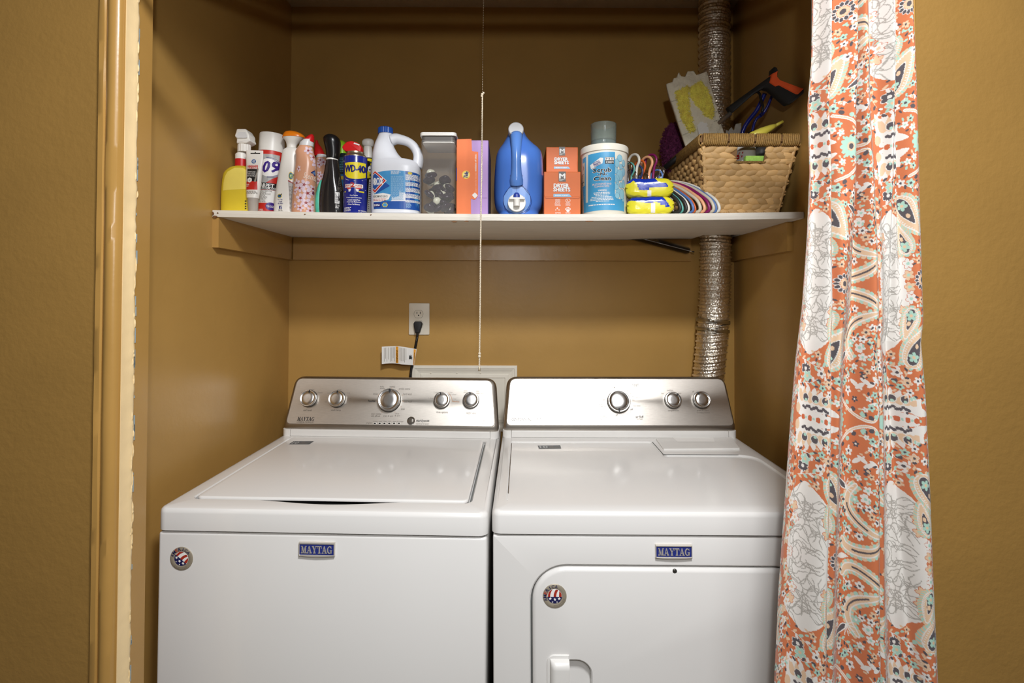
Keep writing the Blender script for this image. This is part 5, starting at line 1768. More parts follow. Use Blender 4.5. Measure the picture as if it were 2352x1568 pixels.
# ---- 16 white tub of wipes with a glass on top
M_TUB = mat('tub_white', (232, 228, 214), 0.4, var=0.03)
M_TUBB = mat('tub_label_blue', (72, 160, 208), 0.42, var=0.05)
it = Item('wipes_tub', 'round white tub of hand cleaning wipes with a blue label', 'tub', 1388, 1.512, GB, front=-0.062)
R = (it.L(1440, 420)[0] - it.L(1336, 420)[0]) / 2
z1, z2 = it.L(1388, 340)[1], it.L(1388, 327.5)[1]
zl1 = it.L(1336, 353)[1]
zl2 = it.L(1388, 331)[1]
b = NB()
lathe(b, [(R * .93, 0), (R * .965, 0.004), (R * .985, .08), (R * 1.0, zl1 - .002)], 64)
it.use(b)
obj('tub_body', b, M_TUB, it.t, smooth=True, sharp=40)
b = NB()
lathe(b, [(R * 1.01, zl1 - 0.006), (R * 1.045, zl1 - 0.006), (R * 1.045, zl1 + 0.010), (R * 1.02, zl1 + 0.0125), (R * .9, zl1 + 0.0135)], 64)
ld = obj('lid', b, M_TUB, it.t, smooth=True, sharp=40)
ztub = zl1 + 0.0135
it.poly('label_wrap', [(1337.5, 482), (1350, 483.5), (1388, 482), (1425, 482.5), (1437, 483), (1437, 456), (1422, 456), (1412.5, 452), (1412.5, 349), (1388, 349), (1354, 351), (1354, 461), (1350, 461), (1350, 353), (1338, 357)][::-1], M_TUBB, 0.0005, 0.004)
M_TUBP = mat('hazard_panel', (222, 208, 184), 0.5)
it.poly('hazard_panel', [(1338, 422), (1348, 420), (1348, 365), (1338, 368)][::-1], M_TUBP, 0.0008)
it.line([(1342, 371), (1346.5, 378), (1342, 385), (1337.8, 378), (1342, 371)], 0.0010, mat('hazard_red', (150, 60, 52), 0.5), 0.0011, 'hazard_diamond')
it.lines(1338.5, 392, 1347, 420, 9, M_INK, 0.0010)
it.lines(1338.5, 424, 1348, 456, 14, mat('pale_blue_ink', (158, 196, 224), 0.5), 0.0008)
it.poly('strength_flag', [(1360, 386), (1384, 375), (1385.5, 363), (1379, 361.5), (1370, 368), (1358, 376)], M_WHITE, 0.0008)
it.text('INDUSTRIAL', 1364, 369, 1379, 376, M_PURP, .01, 0.0012, rot=22)
it.text('STRENGTH', 1366, 374, 1380, 380, M_PURP, .01, 0.0012, rot=22)
it.rect('logo_box_dark', 1389.5, 361, 1410, 376.5, M_INK, 0.0007)
it.rect('logo_box_light', 1390.3, 361.8, 1409.2, 368.5, M_WHITE, 0.0010)
it.text('P R O', 1392, 363, 1408, 367.6, M_INK, .02, 0.0013)
it.text('CHEM', 1391.5, 370.5, 1408.5, 375.2, M_WHITE, .03, 0.0011)
for bo, mt_, lf in ((.09, M_WHITE, .0009), (.03, M_NAVYD if 'M_NAVYD' in globals() else M_INK, .0013)):
    e_ = .9 if bo > .05 else 0
    it.text('Scrub', 1364.5 - e_, 385.5 - e_, 1403 + e_, 394.5 + e_, mt_, bo, lf)
    it.text('-N-', 1374 - e_, 395.8 - e_ * .6, 1394 + e_, 402.5 + e_ * .6, mt_, bo, lf)
    it.text('Clean', 1366 - e_, 405 - e_, 1402 + e_, 413.5 + e_, mt_, bo, lf)
M_PINKI = mat('pinkish_ink', (232, 206, 196), 0.5)
it.text('MULTI-PURPOSE HAND', 1363, 420, 1404, 424.5, M_PINKI, .01)
it.text('CLEANING WIPES', 1367, 425.5, 1399, 429.5, M_PINKI, .01)
M_PALEI = mat('pale_blue_ink', (158, 196, 224), 0.5)
it.text('WARNING', 1374, 434.5, 1393, 439, M_WHITE, .02)
for i, (a, c_) in enumerate(((1365, 1401), (1366, 1401), (1369, 1397), (1361, 1406), (1359, 1408), (1358, 1409), (1370, 1399))):
    it.lines(a, 441 + i * 3.3, c_, 443.4 + i * 3.3, 1, M_WHITE, 0.0008, 0.0, fill=.7)
it.lines(1355.5, 468, 1412, 471, 1, M_WHITE, 0.0008, 0, fill=.8)
M_BUB = mat('bubble_blue', (150, 202, 220), 0.4, var=0.1)
M_BUBE = mat('bubble_edge', (96, 152, 186), 0.4)
rb = random.Random(11)
for px, py, rx, ry in ((1417, 374, 6, 10), (1424, 362, 6.5, 8), (1434, 372, 4, 8), (1427, 381, 4, 6), (1413.5, 391, 6, 8), (1424, 401, 8.5, 13), (1434, 392, 4.5, 10), (1416.5, 410, 6.5, 9), (1418.5, 419, 3.5, 4.5), (1427, 424, 4.5, 6.5), (1415, 428, 7, 7), (1434, 420, 4, 10), (1421, 440, 6.5, 8), (1430, 444, 6, 12), (1418, 448.5, 5.5, 7), (1433.5, 456, 3, 5)):
    pts = [(px + rx * math.cos(a), py - ry * math.sin(a)) for a in [2 * PI * i / 20 for i in range(20)]]
    pts = [(max(x, 1412.5), y) for x, y in pts]
    lf = 0.0006 + rb.random() * 0.0006
    it.poly('bubble_print', pts, M_BUB, lf, 0.003)
    it.line(pts + [pts[0]], 0.0007, M_BUBE, lf + 0.0001, 'bubble_outline')
tub_top = it.z0 + ztub
# glass jar standing upside on the lid
gx = at(1386, 400, 1.512).x
gl = thing('glass_cup', 'thick clear glass cup with bluish base on the white tub', 'cup', (gx, 1.512, tub_top + 0.0006), (0, 0, 0))
Mg = mw(gl)
Rg = (hit(1415.5, 300, Mg, Vector((0, 1, 0))).x - hit(1357, 300, Mg, Vector((0, 1, 0))).x) / 2
zg = hit(1386, 287, Mg, Vector((0, 1, 0))).z
b = NB()
lathe(b, [(Rg * .93, 0), (Rg * .97, 0.003), (Rg, zg * .9), (Rg * 1.01, zg), (Rg * .95, zg), (Rg * .93, zg * .8), (Rg * .9, 0.022), (Rg * .3, 0.02)], 48)
obj('cup_wall', b, mat('smoky_glass', (200, 212, 204), 0.06, var=0.05, trans=0.75, ior=1.3), gl, smooth=True, sharp=50)
b = NB()
lathe(b, [(Rg * .88, 0.004), (Rg * .90, 0.018), (Rg * .3, 0.0195)], 40)
obj('cup_base', b, mat('blue_haze_glass', (112, 138, 150), 0.2, var=0.12, vscale=30, trans=0.3), gl, smooth=True, sharp=50)
# ---- 17 small dark can behind the tub
it = Item('aerosol_can', 'small grey can with black top almost hidden behind the wipes tub', 'can', 1432, 1.64, GB, front=-0.02)
z1 = it.L(1440, 382)[1]
b = NB()
lathe(b, [(.016, 0), (.0175, .003), (.0175, z1), (.015, z1 + .003)], 28)
obj('can_body', b, mat('can_grey', (120, 112, 106), 0.4, var=0.15, vscale=90), it.t, smooth=True, sharp=40)
b = NB()
lathe(b, [(.015, z1 + .002), (.014, z1 + .009), (.006, z1 + .012), (.005, z1 + .02)], 24)
obj('cap', b, M_BLACK, it.t, smooth=True, sharp=40)


# ---- 18 packs of wipes
M_WIPEY = mat('wipe_pack_yellow', (232, 222, 56), 0.22, var=0.05, bump=0.5, bscale=26, coat=0.15)
M_WIPEB = mat('wipe_pack_blue', (24, 56, 178), 0.18, var=0.06, bump=0.5, bscale=26, coat=0.15)


def inpoly(px, py, poly):
    c_ = False
    for i in range(len(poly)):
        (x1_, y1_), (x2_, y2_) = poly[i - 1], poly[i]
        if (y1_ > py) != (y2_ > py) and px < (x2_ - x1_) * (py - y1_) / (y2_ - y1_) + x1_:
            c_ = not c_
    return c_


def wipe_pack(label, px, pyb, pyt, zbase, seed, w_, blue):
    it = Item('wipes_pack', label, 'wipes', px, 1.478, 'packs of wipes', rot=(0, 0, math.radians(-10)), front=-0.034)
    it.t.location.z = zbase
    it.M = mw(it.t)
    H_ = it.L(px, pyt)[1] - it.L(px, pyb)[1]
    rx = w_
    rnd_ = random.Random(seed)
    b_ = NB()
    rings = []
    N, K = 130, 84
    for i in range(N + 1):
        t_ = i / N
        x = -rx + 2 * rx * t_
        q = max(0.06, (1 - abs(2 * t_ - 1) ** 7))
        hh = H_ / 2 * (0.45 + .55 * q) * (1 + .08 * noise.noise(Vector((t_ * 4, seed, 0))))
        yy = 0.034 * (0.75 + .25 * q)
        zc = H_ / 2 - .002 + 0.003 * noise.noise(Vector((t_ * 3, seed + 4, 0)))
        ring = []
        for k_ in range(K):
            a = 2 * PI * k_ / K
            c_, s_ = math.cos(a), math.sin(a)
            ring.append((x + .002 * noise.noise(Vector((t_ * 6, k_ * .24, seed))), yy * math.copysign(abs(c_) ** .42, c_), max(0.0003, zc + hh * math.copysign(abs(s_) ** .55, s_) * (1 + .09 * noise.noise(Vector((t_ * 9, k_ * .19, seed)))))))
        rings.append(ring)
    loops(b_, rings)
    it.use(b_)
    top = max(v.co.z for v in b_.verts)
    bp_ = [it.xy(*p) for p in blue]
    fl_ = []
    for f_ in b_.faces:
        c_ = f_.calc_center_median()
        fl_.append(1 if c_.y < .022 and inpoly(c_.x, min(c_.z, top - .0015), bp_) else 0)
    w_o = obj('wrapper', b_, M_WIPEY, it.t, smooth=True)
    w_o.data.materials.append(M_WIPEB)
    w_o.data.polygons.foreach_set('material_index', fl_)
    # pinched end fins
    for s_ in (-1, 1):
        b_ = NB()
        pts = []
        for k_ in range(9):
            pts.append((0.034 * (k_ / 4 - 1) * .9, H_ / 2 - .002 + .0018 * (k_ % 2)))
        loops(b_, [[(s_ * (rx - .004), y, z) for y, z in pts], [(s_ * (rx + .003), y, z + .001) for y, z in pts], [(s_ * (rx + .003), y, z + .0022) for y, z in pts], [(s_ * (rx - .004), y, z + .0012) for y, z in pts]], False)
        obj('end_seal', b_, M_WIPEY, it.t)
    return it, top


zsh = shelf_top(at(1494, 490, 1.478).x) + 0.0004
itA, topA = wipe_pack('yellow and blue wipes pack, lower of the two beside the hangers', 1492, 489, 447, zsh, 3, 0.062, [(1430, 461), (1452, 460), (1465, 462), (1487, 466.5), (1508, 463), (1524, 472), (1541, 476), (1528, 457), (1514, 440), (1430, 440)])
itA.rect('white_seam', 1495, 466, 1505, 488, M_WHITE, 0.0007, .004, .003)
itB, topB = wipe_pack('yellow and blue wipes pack, upper of the two beside the hangers', 1490, 449, 404, zsh + topA - 0.004, 9, 0.063, [(1430, 421), (1447, 420), (1455, 414), (1462, 420), (1468, 437), (1500, 432), (1535, 427), (1530, 420), (1514, 419), (1505, 409), (1503, 396), (1430, 396)])
itB.rect('white_seam', 1487, 437, 1496, 452, M_WHITE, 0.0007, .004, .003)

# ---- 19 clothes hangers leaning together
def hanger(label, mt_, px_end, tilt, r, hook_mt=None, hook_r=None, z_hook=0.195, wide=0.185):
    ang = math.radians(52 + tilt)
    e = Vector((math.cos(ang), -math.sin(ang), 0))
    D_end = 1.4475 + r
    end = at(px_end, 480, D_end)
    zb_ = shelf_top(end.x) + r + 0.0006
    c_ = Vector((end.x, D_end, 0)) - e * wide
    h_ = thing('clothes_hanger', label, 'hanger', (c_.x, c_.y, zb_ - r), (0, 0, -ang), 'clothes hangers leaning in a bunch')
    # body: neck, shoulders, rounded ends, bottom bar, in the local x-z plane
    zz = r
    body_ = []
    ztop = 0.118
    keys = [(0.0, ztop), (0.05, ztop - .009), (0.09, ztop - .022), (0.125, ztop - .040), (wide - .030, ztop - .062), (wide - .010, .034 + zz), (wide, .014 + zz), (wide - .004, zz + .002), (wide - .03, zz)]
    half = interp([(x, 0, z) for x, z in keys], 26)
    pth = [Vector(q) for q in half]
    left = [Vector((-q.x, 0, q.z)) for q in pth[::-1]]
    loop_ = pth + left[:-1]
    b_ = NB()
    tube(b_, loop_, r, 8, closed=True)
    obj('frame', b_, mt_, h_, smooth=True)
    b_ = NB()
    hr = hook_r or r * .85
    rad = 0.021
    pts = [(0, 0, ztop - .002), (0, 0, ztop + .02), (0.004, 0, z_hook - rad * 1.9)]
    for k_ in range(9):
        a = math.radians(-20 + 215 * k_ / 8)
        pts.append((-rad + .012 + rad * math.cos(a), 0, z_hook - rad + rad * math.sin(a)))
    tube(b_, smooth_path(pts, 36), hr, 8)
    obj('hook', b_, hook_mt or mt_, h_, smooth=True)


M_HW = mat('hanger_white', (224, 220, 208), 0.35)
M_HC = mat('hanger_cream', (206, 196, 176), 0.35)
M_HB = mat('hanger_black', (46, 45, 44), 0.4)
M_HP = mat('hanger_peach', (232, 170, 128), 0.35)
M_HM = mat('hanger_magenta', (130, 28, 92), 0.3)
M_HBL = mat('hanger_blue', (84, 118, 176), 0.35)
M_HO = mat('hanger_orange', (206, 96, 40), 0.35)
M_HT = mat('hanger_teal', (92, 164, 154), 0.35)
M_HN = mat('hanger_navy', (44, 54, 92), 0.35)
for lb, mt_, pe, tl_, r, hm, hr, zh in (
        ('matte black velvet hanger nearest the wipes, with a bare wire hook', M_HB, 1562, 2, .0052, M_CHROME, .0014, .185),
        ('teal hanger mostly hidden behind the wipes', M_HT, 1568, 3, .0030, None, None, .180),
        ('black velvet hanger, second from the wipes, with a wire hook', M_HB, 1576, 1, .0052, M_CHROME, .0014, .160),
        ('white plastic hanger with a thick rounded hook', M_HW, 1582, 2, .0036, None, .0042, .205),
        ('steel blue plastic hanger among the bunch', M_HBL, 1592, 1, .0038, M_HN, .0032, .170),
        ('orange wire-thin hanger in the middle of the bunch', M_HO, 1597, 2, .0026, None, .0034, .186),
        ('wide cream plastic hanger beside the peach one', M_HC, 1608, 0, .0048, M_CHROME, .0014, .150),
        ('peach plastic hanger with a broad hook', M_HP, 1618, 0, .0046, None, .0042, .196),
        ('shiny magenta hanger behind the peach one', M_HM, 1629, 0, .0046, None, .0036, .203),
        ('cream plastic hanger next to the blue one', M_HC, 1639, -1, .0046, M_CHROME, .0014, .17),
        ('light blue plastic hanger close to the basket', M_HBL, 1645, -1, .0032, None, None, .155),
        ('off-white plastic hanger touching the basket foot', M_HW, 1652, -3, .0042, M_CHROME, .0014, .165)):
    hanger(lb, mt_, pe, tl_, r, hm, hr, zh)

# ---- 20 woven basket
M_WEAVE = mat('hyacinth_strand', (204, 164, 108), 0.42, var=0.24, vscale=26, bump=0.25, bscale=60, stretch=(1, 6, 6), objrand=0.22)
M_WEAVED = mat('hyacinth_shell', (120, 88, 52), 0.8, var=0.25, vscale=40)
M_ROPE = mat('seagrass_rope', (150, 116, 62), 0.6, var=0.3, vscale=200, bump=0.4, bscale=300)
bx0, bx1 = at(1613, 310, 1.458).x, min(at(1840, 310, 1.458).x, xr(1.458) - 0.006)
by0, by1 = 1.458, 1.785
bzt = at(1700, 309, 1.458).z
bz0 = shelf_top(0.65) + 0.0006
bcx, bcy = (bx0 + bx1) / 2, (by0 + by1) / 2
bask = thing('woven_basket', 'woven water hyacinth storage basket with a rope-wrapped rim', 'basket', (bcx, bcy, bz0))
HB = bzt - bz0
tx, ty = (bx1 - bx0) / 2, (by1 - by0) / 2
blx, bly = tx - 0.034, ty - 0.036                # half sizes at the bottom
ox = -0.010                                      # bottom shifted a little left


def bpt(face, u, v, off=0.0):
    """Point on a basket wall: u in -1..1 along it, v in 0..1 up; off = outwards."""
    hx, hy = blx + (tx - blx) * v, bly + (ty - bly) * v
    sh_ = ox * (1 - v)
    z = HB * v
    if face == 'f':
        return Vector((sh_ + u * hx, -hy - off, z))
    if face == 'b':
        return Vector((sh_ + u * hx, hy + off, z))
    if face == 'l':
        return Vector((sh_ - hx - off, u * hy, z))
    return Vector((sh_ + hx + off, u * hy, z))


Mb = mw(bask)
pw = bpt('f', 0, .8)
c0, c1 = hit(1692, 369, Mb, Vector((0, 1, 0)), pw), hit(1757, 338, Mb, Vector((0, 1, 0)), pw)
vr0, vr1 = c0.z / HB, c1.z / HB
ucut = [(c0.x - ox * .2) / (blx + (tx - blx) * .8), (c1.x - ox * .2) / (blx + (tx - blx) * .8)]
b = NB()
hole = [(ucut[0], vr0), (ucut[1], vr0), (ucut[1], vr1), (ucut[0], vr1)]
plate(b, [(-1, 0), (1, 0), (1, 1), (-1, 1)], [hole], 0.0, 0.003, 0.0005, 0.0002, None, lambda u, v, z: tuple(bpt('f', u, v, z)), floor=False, bottom=False)
for f_ in 'blr':
    loops(b, [[bpt(f_, u, v, o_) for u, v, o_ in ((-1, vv_, 0), (1, vv_, 0), (1, vv_, .003), (-1, vv_, .003))] for vv_ in (0, 1)])
q = [bpt('f', -1, 0), bpt('f', 1, 0), bpt('b', 1, 0), bpt('b', -1, 0)]
loops(b, [q, [p + Vector((0, 0, .004)) for p in q]])
obj('inner_shell', b, M_WEAVED, bask)
# one strand loop, shared by all
b = NB()
rings = []
for i in range(9):
    t_ = i / 8
    w_ = (math.sin(PI * (0.03 + .94 * t_ ** .85)) ** .95)
    rings.append([((t_ - .5), .5 * w_ * math.cos(2 * PI * k_ / 8), .55 * w_ * math.sin(2 * PI * k_ / 8)) for k_ in range(8)])
loops(b, rings)
me_s = bpy.data.meshes.new('strand')
b.to_mesh(me_s)
b.free()
me_s.materials.append(M_WEAVE)
me_s.polygons.foreach_set('use_smooth', [True] * len(me_s.polygons))
rw = random.Random(21)


def strand(face, u, v, ln, ht, th, tilt):
    """A strand lying on a wall: x along the wall, y outwards, z up the wall."""
    p = bpt(face, u, v, .0035)
    if face == 'f':
        ax, ou = Vector((1, 0, 0)), Vector((0, -1, 0))
    else:
        ax, ou = Vector((0, -1, 0)), Vector((-1, 0, 0))
    upv = (bpt(face, u, min(1, v + .1)) - bpt(face, u, v)).normalized()
    ou = (ou - upv * ou.dot(upv)).normalized()
    a = math.radians(tilt)
    X_ = ax * math.cos(a) + upv * math.sin(a)
    Z_ = upv * math.cos(a) - ax * math.sin(a)
    Y_ = Z_.cross(X_)
    m_ = Matrix.Identity(4)
    for i in range(3):
        m_[i][0], m_[i][1], m_[i][2], m_[i][3] = X_[i] * ln, -Y_[i] * th * (1 if Y_.dot(ou) < 0 else -1), Z_[i] * ht, p[i]
    o = bpy.data.objects.new('strand', me_s)
    COL.objects.link(o)
    o.parent = bask
    o.matrix_local = m_


NR = 12
vtop = 0.845
for r_ in range(NR):
    v = (r_ + .5) / NR * vtop
    hx = blx + (tx - blx) * v
    n_ = 8
    for k_ in range(n_ + 1):
        u = -1 + 2 * (k_ + (.5 if r_ % 2 else 0.0)) / n_
        u = max(-.86, min(.86, u))
        ln = 2 * hx / n_ * 1.75
        inrow = (v + .035 > vr0) and (v - .03 < vr1)
        if inrow:
            half = ln / 2 / hx
            if u + half * .8 > ucut[0] and u - half * .8 < ucut[1]:
                # shorten towards the handle hole or leave out
                if u < ucut[0]:
                    e1 = ucut[0] + .015
                    s1 = u - half
                elif u > ucut[1]:
                    s1 = ucut[1] - .015
                    e1 = u + half
                else:
                    continue
                u, ln = (s1 + e1) / 2, (e1 - s1) * hx
                if ln < .012:
                    continue
        strand('f', u, v, ln, HB * vtop / NR * 1.30 * rw.uniform(.85, 1.1), .0105, (13 if r_ % 2 else -13) + rw.uniform(-5, 5))
for r_ in range(11):
    v = (r_ + .5) / 11 * vtop
    hy = bly + (ty - bly) * v
    n_ = 9
    for k_ in range(n_):
        u = -1 + 2 * (k_ + (.75 if r_ % 2 else .3)) / n_
        u = max(-.95, min(.95, u))
        strand('l', u, v, 2 * hy / n_ * 1.15, HB * vtop / 11 * 1.15, .013, (16 if (r_ + k_) % 2 else -16) + rw.uniform(-8, 8))
# side corner posts where the strands turn
for u in (-.99, .99):
    b = NB()
    tube(b, [bpt('f', u, v, .001) for v in (0.0, .2, .4, .6, .8, .9)], .006, 8)
    obj('corner_strand', b, M_WEAVE, bask, smooth=True)
# foot braid and rope-wrapped rim
b = NB()
for i in range(44):
    u = -.97 + 1.94 * i / 43
    p = bpt('f', u, .012, .006)
    lo = [p + Vector((.0024 * math.cos(a) + .0012 * math.sin(a), .004 * math.cos(a), .0042 * math.sin(a))) for a in [2 * PI * k_ / 6 for k_ in range(6)]]
    tube(b, [p + Vector((-.003, 0, -.0035 + .0042)), p + Vector((0, -.002, .0042)), p + Vector((.003, 0, .0085))], .0022, 5)
obj('foot_braid', b, M_WEAVE, bask, smooth=True, kind='stuff')
b = NB()
hr = .0125
rz = HB - .0145


def wrap(p, tdir):
    n_ = Vector((0, 0, 1)).cross(tdir)
    ring = []
    for k_ in range(10):
        a = 2 * PI * k_ / 10
        c_, s_ = math.cos(a), math.sin(a)
        ring.append(p + n_ * (.009 * math.copysign(abs(c_) ** .7, c_)) + Vector((0, 0, .0155 * math.copysign(abs(s_) ** .7, s_))) + tdir * (.0015 * s_))
    tube(b, ring, .0028 * rw.uniform(.92, 1.06), 5, closed=False, cap=False)


cor = [Vector((-tx, -ty, rz)), Vector((tx, -ty, rz)), Vector((tx, ty, rz)), Vector((-tx, ty, rz))]
for i in range(4):
    a, c_ = cor[i], cor[(i + 1) % 4]
    n_ = int((c_ - a).length / .0052)
    for k_ in range(n_):
        if i == 0 and k_ % 14 == 13:
            continue
        wrap(a + (c_ - a) * ((k_ + .5) / n_), (c_ - a).normalized())
obj('rope_rim', b, M_ROPE, bask, smooth=True, kind='stuff')
b = NB()
for i in range(4):
    a, c_ = cor[i], cor[(i + 1) % 4]
    tube(b, [a, (a + c_) / 2, c_], .008, 8)
obj('rim_core', b, M_WEAVED, bask)
b = NB()
for u0_ in (0,):
    pa, pc = bpt('f', ucut[0] - .04, vr0 - .02, .006), bpt('f', ucut[1] + .02, vr0 - .02, .006)
    for i in range(22):
        p = pa + (pc - pa) * (i / 21)
        tube(b, [p + Vector((-.002, .001, -.003)), p + Vector((0, -.003, 0)), p + Vector((.002, .001, .003))], .0017, 5)
obj('handle_binding', b, M_ROPE, bask, smooth=True, kind='stuff')

# ---- things standing in the basket
BIN = 'things sticking out of the basket'
zin = bz0 + .0055


def P5(D, th):
    """Outline of pixels at depth D -> slab in world coordinates with thickness th."""
    return lambda x, z, h_: (x, D - h_, z)


def wp(px, py, D):
    q_ = at(px, py, D)
    return (q_.x, q_.z)


def wslab(bm_, pxs, D, th, bev, rad=0.002, n=3):
    """Rounded slab over an outline given in pixels; D is a depth or a function of the pixel column."""
    Df = D if callable(D) else (lambda px: D)
    k_ = F / Df(pxs[0][0])
    pts = [(px, -py) for px, py in pxs]
    ar = sum(pts[i][0] * pts[(i + 1) % len(pts)][1] - pts[(i + 1) % len(pts)][0] * pts[i][1] for i in range(len(pts)))
    if ar < 0:
        pts = pts[::-1]
    pts = rpoly(pts, rad * k_, n)
    steps = 3
    rings = []
    for j in range(steps + 1):
        a = .5 * PI * (1 - j / steps)
        rings.append([tuple(at(x, -y, Df(x)) + Vector((0, th / 2 - bev + bev * math.sin(a), 0))) for x, y in inset(pts, bev * k_ * (1 - math.cos(a)))])
    for j in range(steps + 1):
        a = .5 * PI * j / steps
        rings.append([tuple(at(x, -y, Df(x)) - Vector((0, th / 2 - bev + bev * math.sin(a), 0))) for x, y in inset(pts, bev * k_ * (1 - math.cos(a)))])
    vr_ = loops(bm_, rings, True, False, False)
    for ring_, src in ((vr_[0], inset(pts, bev * k_)), (vr_[-1], inset(pts, bev * k_))):
        for t_ in tessellate_polygon([[Vector((x, y, 0)) for x, y in src]]):
            bm_.faces.new([ring_[i] for i in t_])


def wthing(name, label, cat, px, py, D, group=None):
    """An Empty at a spot; its parts are given in world coordinates and shifted into its frame."""
    q_ = at(px, py, D)
    return thing(name, label, cat, (q_.x, q_.y, q_.z), (0, 0, 0), group)


def wobj(name, bm_, mt_, t, **k):
    bmesh.ops.translate(bm_, verts=bm_.verts[:], vec=-Vector(t.location))
    return obj(name, bm_, mt_, t, **k)


# yellow dusting pad on its white handle, still half in its net wrapper
M_NET = mat('duster_white_fleece', (226, 218, 196), 0.8, var=0.06, bump=0.5, bscale=160, trans=0.0)
M_FLUFF = mat('duster_yellow_fluff', (255, 234, 110), 0.9, var=0.14, vscale=70, bump=0.6, bscale=200)
DD = 1.60
du = wthing('dusting_pad', 'yellow and white fluffy dusting pad leaning out of the basket', 'duster', 1600, 320, DD, BIN)
outl = [(1530, 194), (1544, 190), (1546, 182), (1553, 180), (1558, 168), (1563, 178), (1572, 179), (1578, 166), (1592, 164), (1598, 174), (1623, 165), (1631, 195), (1638, 222), (1647, 256), (1654, 284), (1662, 308), (1640, 312), (1612, 322), (1575, 338), (1566, 312), (1556, 282), (1546, 250), (1536, 222)]
b = NB()
pts2 = [wp(px, py, DD) for px, py in outl][::-1]
v_, f_ = poly2d(pts2, .006, .006)
cen = wp(1596, 250, DD)
def bulge(x, z):
    r_ = ((x - cen[0] + .35 * (z - cen[1])) / .06) ** 2 + ((z - cen[1]) / .1) ** 2
    return .016 * math.exp(-r_) + .004 * noise.noise(Vector((x * 60, z * 60, 0))) + .0015 * noise.noise(Vector((x * 240, z * 240, 3)))
top_ = [b.verts.new((x, DD - .002 - bulge(x, z), z)) for x, z in v_]
bot_ = [b.verts.new((x, DD + .004 + .3 * bulge(x, z), z)) for x, z in v_]
for q_ in f_:
    b.faces.new([top_[i] for i in q_])
    b.faces.new([bot_[i] for i in q_][::-1])
be = [e_ for e_ in b.edges if len(e_.link_faces) == 1]
tb = dict(zip(top_, bot_))
for e_ in be:
    if e_.verts[0] in tb and e_.verts[1] in tb:
        b.faces.new((e_.verts[0], e_.verts[1], tb[e_.verts[1]], tb[e_.verts[0]]))
wobj('fleece_sheet', b, M_NET, du, smooth=True)
b = NB()
rf = random.Random(4)
fl1 = [(1550, 214), (1574, 204), (1576, 230), (1578, 262), (1592, 302), (1582, 306), (1564, 274), (1554, 240)]
fl2 = [(1582, 206), (1606, 190), (1622, 212), (1634, 250), (1632, 276), (1616, 270), (1602, 254), (1590, 238), (1581, 224)]
for i in range(5200):
    px, py = rf.uniform(1548, 1636), rf.uniform(188, 306)
    if not (inpoly(px, py, fl1) or inpoly(px, py, fl2)):
        continue
    x, z = wp(px, py, DD)
    y = DD - .002 - bulge(x, z)
    a = rf.uniform(-.9, .9) + (math.pi / 2 if rf.random() < .3 else 0)
    dx, dz = .009 * math.cos(a), .009 * math.sin(a)
    h_ = rf.uniform(.003, .008)
    tube(b, [(x - dx * .6, y + .001, z - dz * .6), (x, y - h_, z), (x + dx, y - h_ * .4, z + dz)], [.0008, .0010, .0003], 4, cap=False)
wobj('yellow_fluff', b, M_FLUFF, du, kind='stuff')
b = NB()
ps = [wp(px, py, DD) for px, py in ((1597, 292), (1604, 284), (1616, 282), (1621, 290), (1628, 330), (1606, 336))][::-1]
yb_ = DD - .012
rings = [[(x, yb_ + .001, z) for x, z in ps], [(x, yb_ - .004, z) for x, z in ps]]
loops(b, rings)
x, z = wp(1616, 325, DD)
tube(b, [(x, yb_ + .003, z), (x + .016, DD + .01, z - .09), (x + .022, DD + .02, zin + .006)], .005, 8)
wobj('handle', b, M_PLASTW, du)
b = NB()
for s_ in range(2):
    for i in range(2):
        pass
for k_, (xa, ya, xb, yb2) in enumerate(((1539, 236, 1552, 232), (1556, 282, 1568, 278), (1566, 312, 1580, 306), (1630, 242, 1646, 236), (1632, 262, 1652, 256), (1636, 282, 1656, 274))):
    pth = []
    for i in range(13):
        t_ = i / 12
        px, py = xa + (xb - xa) * t_, ya + (yb2 - ya) * t_ + (1.2 if i % 2 else -1.2)
        x, z = wp(px, py, DD)
        pth.append((x, DD - .0028 - bulge(x, z), z))
    tube(b, pth, .0004, 4)
wobj('stitching', b, M_INKGREY, du, kind='stuff')

# folded plastic bag corner
b = NB()
DBG = 1.66
bg = wthing('plastic_bag', 'crumpled clear plastic bag corner in the basket', 'bag', 1690, 300, DBG, BIN)
pts = [(1664, 330), (1668, 298), (1674, 300), (1680, 292), (1686, 300), (1690, 285), (1703, 282), (1700, 330)]
v_, f_ = poly2d([wp(px, py, DBG) for px, py in pts][::-1], .005, .005)
top_ = [b.verts.new((x, DBG + .006 * noise.noise(Vector((x * 90, z * 90, 0))), z)) for x, z in v_]
for q_ in f_:
    b.faces.new([top_[i] for i in q_])
r_ = bmesh.ops.extrude_face_region(b, geom=b.faces[:])
bmesh.ops.translate(b, verts=[g for g in r_['geom'] if isinstance(g, bmesh.types.BMVert)], vec=(0, .003, 0))
x, z = wp(1682, 325, DBG)
tube(b, [(x, DBG, z), (x, DBG, zin + .012)], .012, 8)
wobj('film', b, mat('crumpled_film', (206, 200, 190), 0.2, var=0.06, trans=0.4, ior=1.1), bg, smooth=True)

